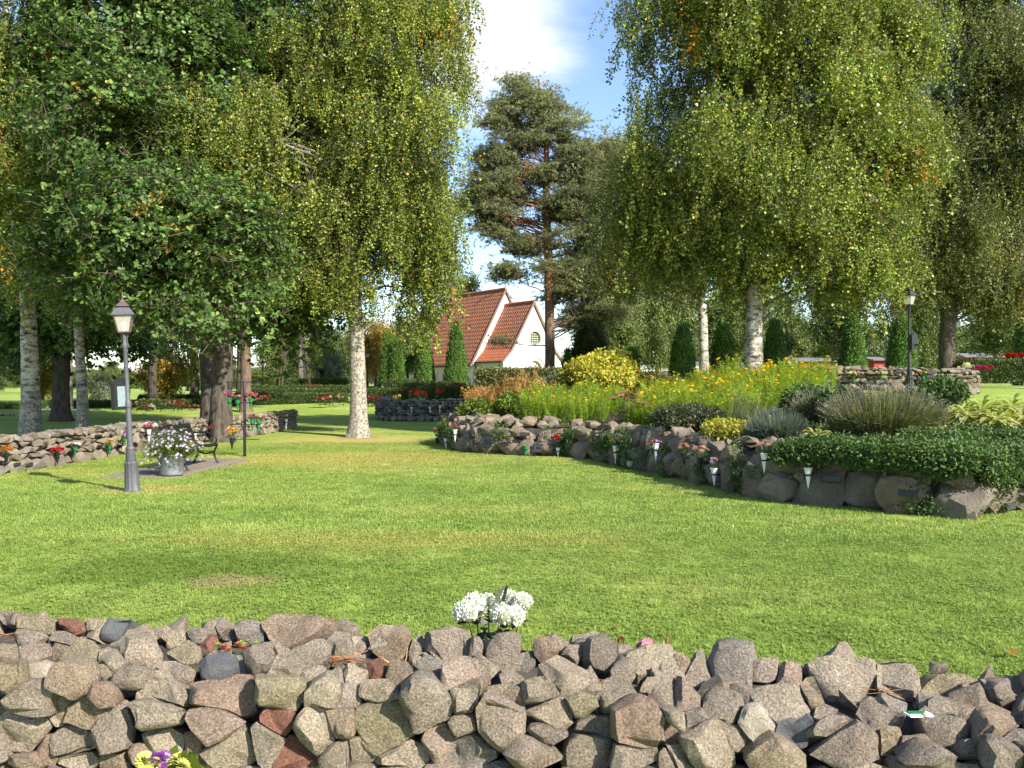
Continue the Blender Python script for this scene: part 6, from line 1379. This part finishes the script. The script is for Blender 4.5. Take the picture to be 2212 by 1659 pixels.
# feathery tickseed: thread leaves and yellow daisies
def protos_coreopsis(flowers, k=5, hgt=.8):
    out = []
    for j in range(k):
        lf = Leafy()
        for s in range(7):
            a = random.uniform(0,6.28); e = Vector((math.cos(a)*.13, math.sin(a)*.13, hgt*random.uniform(.75,1.08))); p0 = Vector((math.cos(a)*.04, math.sin(a)*.04, 0)); lf.strip(p0, e, .008, .5)
            for i in range(26):
                q = p0.lerp(e, random.uniform(.12,.98)); d = Vector((random.gauss(0,1), random.gauss(0,1), random.uniform(.3,1.3))).normalized(); lf.blade(q, q+d*random.uniform(.05,.11), .009, random.random())
            if random.random() < flowers:
                n = Vector((random.gauss(0,.35), random.gauss(0,.35)-.35, 1)).normalized(); u = n.orthogonal().normalized(); v = n.cross(u)
                for i in range(8): an = i*.785; lf.kite(e+Vector((0,0,.03)), u*math.cos(an)+v*math.sin(an), n, .034, .021, random.random(), 1, .65)
        out.append(lf.proto('tickseed', [M['featherleaf'], petal('coreo')]))
    return out
CF = protos_coreopsis(.36, 6, .62); CG = protos_coreopsis(.05, 4, .62)
drift('tickseed_drift', 'wide drift of feathery tickseed topped with yellow-orange daisies in the middle of the bed', 'flowers', area([(1375,18.6),(1590,17.4),(1745,20.5),(1800,23.5),(1560,24.5),(1390,22)], 760), CF, (.85,1.25))
drift('tickseed_drift', 'greener feathery tickseed with few flowers at the left front of the bed', 'flowers', area([(1125,20.4),(1300,19.8),(1345,21.5),(1330,24),(1160,23.5)], 330), CG, (.75,1.15))
drift('tickseed_drift', 'pale feathery tickseed strip at the front between stonecrop and dark shrub', 'flowers', area([(1345,18.8),(1500,16.8),(1640,17.2),(1590,18.4),(1400,19.4)], 260), CG, (.6,1.0))
# astilbe: leafy base with rusty plumes
def protos_astilbe(k=5, hgt=.75):
    out = []
    for j in range(k):
        lf = Leafy()
        for s in range(4):
            a = random.uniform(0,6.28); e = Vector((math.cos(a)*.16, math.sin(a)*.16, hgt*random.uniform(.8,1.15))); lf.strip((0,0,0), e, .008, .3, 1)
            for i in range(46):
                t = random.random(); c = e-Vector((0,0,.3*t)); d = Vector((random.gauss(0,1), random.gauss(0,1), .7)).normalized(); lf.kite(c+d*.07*t, d, rdir(), .035, .022, random.random())
        for i in range(46): a = random.uniform(0,6.28); r = random.uniform(.03,.22); p = Vector((r*math.cos(a), r*math.sin(a), random.uniform(.08,.62)*hgt)); lf.kite(p, (math.cos(a), math.sin(a), random.uniform(-.3,.4)), (0,0,1), random.uniform(.06,.11), .05, random.random(), 1)
        out.append(lf.proto('astilbe', [M['astilbe'], M['brightleaf']]))
    return out
drift('astilbe_drift', 'drift of faded rusty orange astilbe plumes at the left end of the bed', 'flowers', area([(1000,24.0),(1020,22.4),(1130,21.8),(1180,23.5),(1260,26.5),(1200,29.5),(1060,27.5)], 300), protos_astilbe(), (.8,1.2))
# golden shrub, variegated bush, others
PG = protos_leaf(M['goldleaf'], 4, 26, .075, .16, .8, .6); PSI = protos_leaf(M['silverleaf'], 4, 26, .06, .16); PBR = protos_leaf(M['brightleaf'], 4, 26, .08, .17); PDK = protos_leaf(M['darkleaf'], 4, 30, .045, .14); PRH = protos_leaf(M['ivyleaf'], 4, 18, .12, .16, .7, .38); PAS = protos_leaf(M['astilbe'], 3, 26, .05, .15)
round_bush('golden_shrub', 'rounded golden yellow shrub at the highest point of the bed', 1298, 764, 835, 24.8, 150, PG, 900, zb=1.1, scl=(.9,1.4))
round_bush('golden_shrub', 'lower orange-tinged golden shrub right of the rounded golden one', 1400, 806, 840, 27, 110, PAS, 420, zb=1.2, scl=(.9,1.4), core=False)
round_bush('variegated_shrub', 'grey-green variegated shrub between the rusty plumes and the golden shrub', 1212, 808, 875, 25.2, 88, PSI, 480, zb=.95)
round_bush('leafy_shrub', 'bright green leafy clump under the rusty plumes', 1120, 850, 905, 22.2, 90, PBR, 320, zb=.85)
round_bush('leafy_shrub', 'bright green leafy clump at the left tip of the bed', 1035, 868, 905, 22.3, 70, PBR, 240, zb=.78)
round_bush('dark_shrub', 'low dark shrub with small leaves behind the wall below the yellow daisies', 1490, 880, 935, 16.3, 150, PDK, 900, zb=.74, depth=.7)
round_bush('dark_shrub', 'low dark heather-like mound right of the silvery lavender', 1790, 872, 930, 15.6, 120, PDK, 600, zb=.85, depth=.6)
round_bush('lime_groundcover', 'low lime green ground cover spilling at the wall top', 1568, 915, 945, 14.6, 90, PG, 260, zb=.72, depth=.5, core=False, scl=(.6,.9))
round_bush('rhododendron', 'young rhododendron with upright glossy leaves in front of the right rubble wall', 2035, 822, 880, 17.2, 80, PRH, 240, zb=1.2)
round_bush('rhododendron', 'low spreading rhododendron between the rusty lavender and hostas', 1975, 852, 895, 17.4, 120, PRH, 260, zb=1.2)
round_bush('rhododendron', 'small glossy shrub between the two lavenders', 1812, 845, 925, 15.2, 90, PRH, 300, zb=1.0)
round_bush('rhododendron', 'glossy dark shrub behind the silvery lavender', 1745, 838, 900, 17.0, 100, PRH, 260, zb=1.1)
# stonecrop
def sedum(label, U, V0, V1, d, w, nb):
    x = xat(U, d); z0 = hs(x, d); zt = zat(V0, d); hh = max(.25, zt-z0); t = thing('stonecrop', label, 'plant', (x, d, z0), 0, 'pink stonecrops in the bed'); lf = Leafy(); r = w/2/FP*d
    for i in range(nb):
        a = i*2.39996; q = r*math.sqrt((i+.5)/nb); p = Vector((q*math.cos(a), q*math.sin(a), hh*(1-.25*(q/r)**2))); link('bloom', bloom_mesh('sedum','salmon'), t, p, (random.uniform(-.2,.3), random.uniform(-.2,.2), 0), (.075,)*3); lf.strip((p.x*.3,p.y*.3,0), p, .012, .5)
        for k in range(10): c = Vector((p.x*.3,p.y*.3,0)).lerp(p, random.uniform(.25,.9)); lf.kite(c, rdir(), (0,0,1), .06, .035, random.random())
    link('foliage', lf.mesh('foliage', M['brightleaf']), t)
sedum('pink stonecrop clump with flat heads in the middle front of the bed', 1352, 846, 900, 19.2, 80, 16)
sedum('second pink stonecrop, lower and right of the first clump', 1385, 868, 905, 18.6, 40, 7)
sedum('pink stonecrop at the back of the bed right of the golden shrub', 1420, 806, 840, 24.5, 70, 10)
# lavender
def lavender(label, U, d, w, hgt, n, leafm, heads=True, lean=.9, name='lavender'):
    x = xat(U, d); z0 = hs(x, d); t = thing(name, label, 'lavender', (x, d, z0-.02)); lf = Leafy(); hd = Leafy(); r = w/2/FP*d
    for i in range(n):
        a = random.uniform(0,6.28); q = math.sqrt(random.random()); o = Vector((math.cos(a)*q*r*.6, math.sin(a)*q*r*.6, 0)); e = Vector((math.cos(a)*q*r*lean, math.sin(a)*q*r*lean, hgt*math.sqrt(max(.1,1-.72*q*q))*random.uniform(.6,1.08))); md = o.lerp(e,.5)+Vector((0,0,.08*hgt)); lf.strip(o, md, .010, random.random()); lf.strip(md, e, .007, random.random())
        for k in range(9): c = o.lerp(md, random.uniform(.1,1.5)*.66); lf.blade(c, c+(e-o).normalized()*.05+rv(.035)+Vector((math.cos(a)*.05*q, math.sin(a)*.05*q, -.01)), .010, random.random())
        if heads and random.random() < .3:
            dr = (e-md).normalized()
            for k in range(6): hd.kite(e+dr*(.02*k-.04), dr+rv(.5), rdir(), .022, .014, random.random())
    tag(link('stems', lf.mesh('stems', leafm), t), kind='stuff')
    if heads: tag(link('flower_heads', hd.mesh('flower_heads', M['lavhead']), t), kind='stuff')
    m = MB(); m.lathe([(r*.3,-.05),(r*.34,hgt*.1),(r*.26,hgt*.3),(r*.05,hgt*.4)], 10); m.build('woody_base', M['core'], t, smooth_ang=60)
lavender('large faded lavender bush with grey-mauve seed heads at the right of the bed', 1905, 13.4, 300, .74, 2000, M['lavleaf'])
lavender('faded lavender bush behind and left of the large one', 1790, 15.6, 190, .62, 900, M['lavleaf'])
lavender('silvery grey lavender mound without flowers near the wall', 1678, 13.9, 150, .52, 900, M['lavsilver'], False, 1.0)
lavender('thin purple-spiked catmint between the silvery lavender and yellow daisies', 1610, 15.6, 90, .75, 160, M['lavleaf'])
# hostas: arching broad leaves
HL = [(0,.03),(.15,.06),(.35,.24),(.6,.3),(.82,.18),(1,0),(.82,-.18),(.6,-.3),(.35,-.24),(.15,-.06)]
def hosta(label, U, d, w, hgt, n, name='hosta'):
    x = xat(U, d); z0 = hs(x, d); t = thing(name, label, 'hosta', (x, d, z0), 0, 'lime green hostas'); r = w/2/FP*d
    for i in range(n):
        lf = Leafy(); a = i*2.39996; q = .35+.65*math.sqrt(i/n); L_ = r*random.uniform(.55,.8); el = (1.15-q)*1.3; d_ = Vector((math.cos(a)*q, math.sin(a)*q, el*.7)).normalized(); b0 = Vector((math.cos(a)*r*.25*q, math.sin(a)*r*.25*q, hgt*(1.0-.55*q))); w_ = Vector((-math.sin(a), math.cos(a), 0)); tn = random.random(); prev = None
        for s in range(5):
            f0, f1 = s/5, (s+1)/5; wd = lambda f: L_*.42*math.sin(math.pi*min(.98,f*.95+.04))**.8; pos = lambda f: b0+d_*L_*f+Vector((0,0,-L_*.55*f*f))
            for sd in (-1,1): up = Vector((0,0,.25)); lf.poly([pos(f0), pos(f1), pos(f1)+(w_*sd+up)*wd(f1)*.5, pos(f0)+(w_*sd+up)*wd(f0)*.5], min(1,max(0,tn+random.uniform(-.1,.1))))
        lf.strip((0,0,0), b0, .012, .3); link('leaf', lf.mesh('leaf', M['hosta']), t)
for i, (U, d, w, hh) in enumerate(((2090,14.6,110,.42),(2150,14.2,120,.42),(2205,14.4,120,.46),(2120,15.8,110,.5),(2185,16.0,120,.56),(2240,15.4,110,.5),(2065,15.4,80,.34))):
    hosta(('lime hosta at the front left of the right-hand group','lime hosta in the front middle of the right-hand group','lime hosta in the front row at the right edge','lime hosta in the back row of the right-hand group','tallest lime hosta in the back row near the right edge','lime hosta cut by the right edge','small lime hosta at the left end of the right-hand group')[i], U, d, w, hh, 26)
hosta('small pale hosta clump at the wall top between silvery lavender and ivy', 1762, 12.9, 90, .2, 26)
hosta('small lime hosta clump peeping between yellow daisies and silvery lavender', 1612, 15.0, 60, .25, 16)
# rusty strip of faded low plants in front of the hostas
PLW = protos_leaf(M['brightleaf'], 4, 24, .05, .15, .6); PMX = protos_leaf(M['lavleaf'], 4, 26, .05, .15, .6)
drift('low_groundcover', 'low mixed green plants filling the bed between lavender and dark shrub', 'ground cover', area([(1580,15.2),(1700,12.8),(1900,11.9),(2080,11.8),(2240,13),(2230,16.5),(1960,17.5),(1700,18.5)], 1100), PLW[:2]+PMX+PDK[:2], (.7,1.3))
drift('low_groundcover', 'low green plants at the foot of the feathery tickseed along the wall', 'ground cover', area([(1000,21.5),(1120,20.2),(1300,19.4),(1420,16.6),(1520,15.0),(1590,15.6),(1450,17.6),(1330,20.2),(1120,21.4),(1020,23.4)], 420), PLW+PDK[:2], (.6,1.1))
drift('faded_groundcover', 'strip of faded brownish low plants in front of the lime hostas', 'ground cover', area([(2010,13.6),(2230,13.0),(2260,14.2),(2020,14.8)], 260), PAS, (.5,.9))
# glossy cotoneaster spilling over the wall
def cotoneaster():
    P, RO, S, T = [], [], [], []; L = poly_len(BED); pr = protos_leaf(M['ivyleaf'], 6, 30, .044, .13, .8, .6)
    s0 = 0; cum = []
    b = Vector((5.2, 11.2, 0))
    n = 0
    while n < 4200:
        s = random.uniform(17.2, L); p, d = poly_at(BED, s); nrm = Vector((d.y, -d.x)); k = smooth((s-17.4)/4.5)
        u = random.random(); reach = .6+1.0*float(k)
        if u < .62:   # on top
            o = -random.uniform(0, reach); q = p+nrm*o; z = hs(q.x, q.y) if o < -.2 else .70; z += .02+.10*random.random()+.16*noise.noise(Vector((q.x*1.9, q.y*1.9, 0))); nn = Vector((nrm.x*.2, nrm.y*.2, 1))
        else:         # hanging over the face, deeper towards the corner
            cur = noise.noise(Vector((s*1.3, 3.1, 0)))*.22+noise.noise(Vector((s*4.1, 7.7, 0)))*.12; dep = (.12+.3*float(k)+.28*float(smooth((s-20.5)/2.5))+cur); 
            if dep < .03: continue
            z = .80-random.random()**1.1*dep; o = .03+.12*random.random(); q = p+nrm*o; nn = Vector((nrm.x, nrm.y, .35))
        P.append((q.x-b.x, q.y-b.y, z)); RO.append(tuple(euler_for(nn+rv(.25)))); S.append(random.uniform(.7,1.15)); T.append(min(1,max(0,.5+.5*noise.noise(Vector((q.x*2.3, q.y*2.3, z*4)))+random.gauss(0,.15)))); n += 1
    tag(scatter('cotoneaster', None, P, RO, S, pr, T, loc=b), 'glossy dark green creeping cotoneaster spilling over the boulder wall at the right', 'ground cover', kind='stuff')
    # ivy tufts in the joints of the wall
    P, RO, S, T = [], [], [], []
    for c in range(52):
        s = random.uniform(3, L-1); p, d = poly_at(BED, s); nrm = Vector((d.y, -d.x)); z0 = random.uniform(.08,.62)
        for k in range(random.randint(5,20)):
            q = p+d*random.gauss(0,.13)+nrm*random.uniform(-.02,.08); z = max(.04, z0+random.gauss(0,.1)); P.append((q.x-b.x, q.y-b.y, z)); RO.append(tuple(euler_for(Vector((nrm.x, nrm.y, .4))+rv(.3)))); S.append(random.uniform(.6,1.0)); T.append(random.random())
    tag(scatter('creeping_ivy', None, P, RO, S, pr, T, loc=b), 'small creeping ivy tufts growing in the joints of the boulder wall', 'ground cover', kind='stuff')
cotoneaster()

# ------------------------------------------------------------------ hedges and graves
PH = protos_leaf(M['hedgeleaf'], 5, 30, .06, .16, .8); PL = protos_leaf(M['laurelleaf'], 5, 26, .08, .16, .8)
def hedge(label, x0, x1, y0, y1, z0, z1, protos, n, group='low clipped hedges of the graveyard', scl=(.8,1.2)):
    cx, cy = (x0+x1)/2, (y0+y1)/2; t = thing('hedge', label, 'hedge', (cx, cy, z0), 0, group); w, dp, hh = x1-x0, y1-y0, z1-z0; m = MB(); m.box((0,0,hh*.48-.1),(w-.1,dp-.1,hh*.92+.2)); m.build('core', M['core'], t)
    P, RO, S = [], [], []
    fa = [(w*hh,'f'),(w*dp,'t'),(dp*hh,'l'),(dp*hh,'r')]; tot = sum(a for a, _ in fa)
    for a, k in fa:
        for i in range(int(n*a/tot)):
            x, y, z = random.uniform(-w/2,w/2), random.uniform(-dp/2,dp/2), random.uniform(0,hh)
            if k == 'f': y = -dp/2; nn = Vector((0,-1,.3))
            elif k == 't': z = hh; nn = Vector((0,0,1))
            elif k == 'l': x = -w/2; nn = Vector((-1,0,.3))
            else: x = w/2; nn = Vector((1,0,.3))
            jt = .03; P.append((x+random.gauss(0,jt), y+random.gauss(0,jt), z-.06+random.gauss(0,jt))); RO.append(tuple(euler_for(nn+rv(.3)))); S.append(random.uniform(*scl))
    scatter('leaves', t, P, RO, S, protos); return t
def hedge_px(label, U0, U1, Vt, Vb, d, dp=.8, protos=None, n=None, **kw):
    x0, x1 = xat(U0, d), xat(U1, d); z1 = zat(Vt, d); z0 = zat(Vb, d)-.1
    return hedge(label, x0, x1, d, d+dp, z0, z1, protos or PH, n or int(250*(x1-x0)*(z1-z0+dp)), **kw)
hedge_px('clipped leafy shrub hedge beside the chapel front', 1036, 1212, 800, 850, 39, 2.2, PL, 3600, group=None, scl=(.9,1.3))
hedge_px('low box hedge left of the lawn birch, front row with red flowers before it', 505, 742, 852, 876, 50, .9)
hedge_px('low box hedge right of the lawn birch, front row', 770, 905, 842, 870, 49, .9)
hedge_px('low box hedge right of the lawn birch behind the grey wall', 905, 1040, 838, 862, 46.5, .9)
hedge_px('thin second row of box hedge left of the lawn birch', 520, 745, 842, 853, 54, .6)
hedge_px('thin third row of box hedge left of the lawn birch', 540, 750, 835, 843, 57, .6)
hedge_px('tallest dark hedge block by the foot of the bell frame', 600, 745, 820, 838, 60.5, .9)
hedge_px('second row of box hedge just right of the lawn birch', 772, 850, 838, 848, 53, .6)
hedge_px('square hedge block in front of the thuja pair', 828, 892, 822, 840, 50.8, 1.2)
hedge_px('hedge in front of the thuja beside the chapel', 875, 990, 828, 842, 49.6, .8)
hedge_px('long low hedge behind the first grave flowers on the left', 300, 445, 866, 888, 49, .9)
hedge_px('far hedge at the back of the graveyard left of the lamp post', 85, 312, 868, 889, 58, 1.0)
hedge_px('far hedge cut by the left edge of the view', -80, 80, 872, 898, 56, 1.0)
hedge_px('long thin far hedge between lamp post and oak', 300, 520, 855, 866, 64, .8)
hedge_px('dark clipped hedge at the right edge behind the rubble wall', 2092, 2330, 781, 812, 33, 1.0, n=2600, group=None)
def grave_plants(label, U, V_, d, w, cols, n=22, hgt=.3, leaf=None):
    x = xat(U, d); z = zat(V_, d); t = thing('grave_flowers', label, 'flowers', (x, d, z-.05), 0, 'flowers planted on graves'); r = w/2/FP*d; lf = Leafy()
    for i in range(n*6): a = random.uniform(0,6.28); q = r*math.sqrt(random.random()); p = Vector((q*math.cos(a), q*.5*math.sin(a), random.uniform(0,hgt))); lf.kite(p, rdir()+Vector((0,0,.4)), rdir(), .12, .08, random.random())
    tag(link('foliage', lf.mesh('foliage', leaf or M['hedgeleaf']), t), kind='stuff')
    for i in range(n):
        a = random.uniform(0,6.28); q = r*math.sqrt(random.random()); link('bloom', bloom_mesh('mum', random.choice(cols)), t, (q*math.cos(a), q*.5*math.sin(a)-.05, hgt*random.uniform(.75,1.15)), None, (random.uniform(.05,.09),)*3)
for a in (('red geraniums with white leaves left of the lawn birch',702,873,47,36,['red','red','white'],20,.42),('red flower cushion just right of the lawn birch trunk',805,872,47,44,['red','crimson'],30,.35),('pale potted plant on a grave left of the birch',734,873,47.5,14,['rust','cream'],8,.5),('dark red plants above the left end of the grey wall',903,860,44.5,42,['crimson','red'],18,.35),('small red plant above the middle of the grey wall',952,856,44.5,24,['red','crimson'],8,.35),('red flowers in front of the dark hedge block',675,848,58,34,['red','crimson'],16,.55),('red flowers on the hedge line by the chapel thuja',990,838,47.5,40,['red','salmon'],14,.3),('small pink and red spots by the bell frame',628,846,59,14,['magenta','pink'],6,.4),('yellow-green grave plant right of the birch',858,866,46.5,18,['cream','yellow'],8,.3),('pink and orange potted flowers right of the left lamp post',288,886,46,22,['salmon','red','cream'],9,.45),('tall red and grey grave planting right of the left lamp post',372,886,46,60,['red','pink','cream'],14,.5),('dark potted grave flowers between lamp and oak',312,888,46.2,18,['rust','crimson'],7,.4),('white and blue pot of flowers between lamp and oak',330,888,46.4,14,['lilac','white'],5,.4),('reddish grave plants just left of the oaks',415,885,46.6,30,['crimson','salmon'],10,.3),('red grave flowers right of the flower stand',570,870,48,30,['red','pink'],10,.4),('pale pink grave cushion right of the pine trunk',560,872,48.4,22,['salmon','cream'],8,.3),('pink flowers at the left edge in the graveyard',12,908,44,44,['pink','magenta'],14,.3),('small orange grave flowers among the headstones',95,900,52,40,['orange','yellow','red'],14,.3),('mixed grave flowers by the slim birch',215,896,52,50,['pink','red','yellow','white'],16,.3),('bright red geraniums on top behind the right edge hedge',2195,782,36,50,['red'],30,.35),('red and purple heathers before the right edge hedge',2120,808,31.5,50,['crimson','magenta'],18,.3)): grave_plants(*a)
grave_plants('silvery white plant before the right edge hedge',2090,808,31.2,44,['white','cream'],10,.35,M['silverleaf'])
def headstone(label, U, V0, V1, d, w, tone='head_stone'):
    x = xat(U, d); z0 = zat(V1, d)-.1; hh = zat(V0, d)-z0; wd = w/FP*d; o = MB(); prism(o, [(-wd/2,0),(-wd/2,hh*.82),(-wd*.3,hh*.97),(0,hh),(wd*.3,hh*.97),(wd/2,hh*.82),(wd/2,0)], 0, .16); t = thing('headstone', label, 'headstone', (x, d, z0), random.uniform(-.2,.2), 'headstones in the far graveyard'); o.build('slab', M[tone], t); m = MB(); m.box((0,.08,.04),(wd+.2,.4,.12)); m.build('plinth', M[tone], t)
for i, (U, V0, V1, w) in enumerate(((101,878,893,5),(113,884,894,6),(125,886,895,6),(160,884,892,6),(92,886,895,5),(205,884,892,6),(222,882,890,5),(72,885,896,6),(42,889,898,7))): headstone(('tall pale headstone left of the dark spreading tree','low headstone beside the tall pale one','grey headstone close to the dark tree trunk','headstone between dark tree and slim birch','small headstone left of the tall pale one','headstone just right of the slim birch','narrow headstone further right of the slim birch','headstone just right of the mottled birch','headstone left of the mottled birch')[i], U, V0, V1, 54, w)
# path by the right hand graves
po = link('gravel_path', grid_mesh('gravel_path', np.arange(15,26,.5), np.arange(29.5,31.6,.5), lambda x, y: H(x, y, .95)+.02, M['gravel'])); tag(po, kind='structure')
# far hills closing the valley on the left
m = MB(); vs = []
for i in range(41):
    x = -500+i*20; t_ = 14+7*math.sin(i*.35)+4*math.sin(i*.83+1); vs += [(x, 520, -5), (x, 520, t_*.7), (x, 600, t_)]
m.add(vs, [(i*3+j, (i+1)*3+j, (i+1)*3+j+1, i*3+j+1) for i in range(40) for j in range(2)]); tag(m.build('hills', mat_plain('wooded_hill', (.06,.085,.06), .95, var=.4, scale=.1), None, smooth_ang=80), kind='structure')
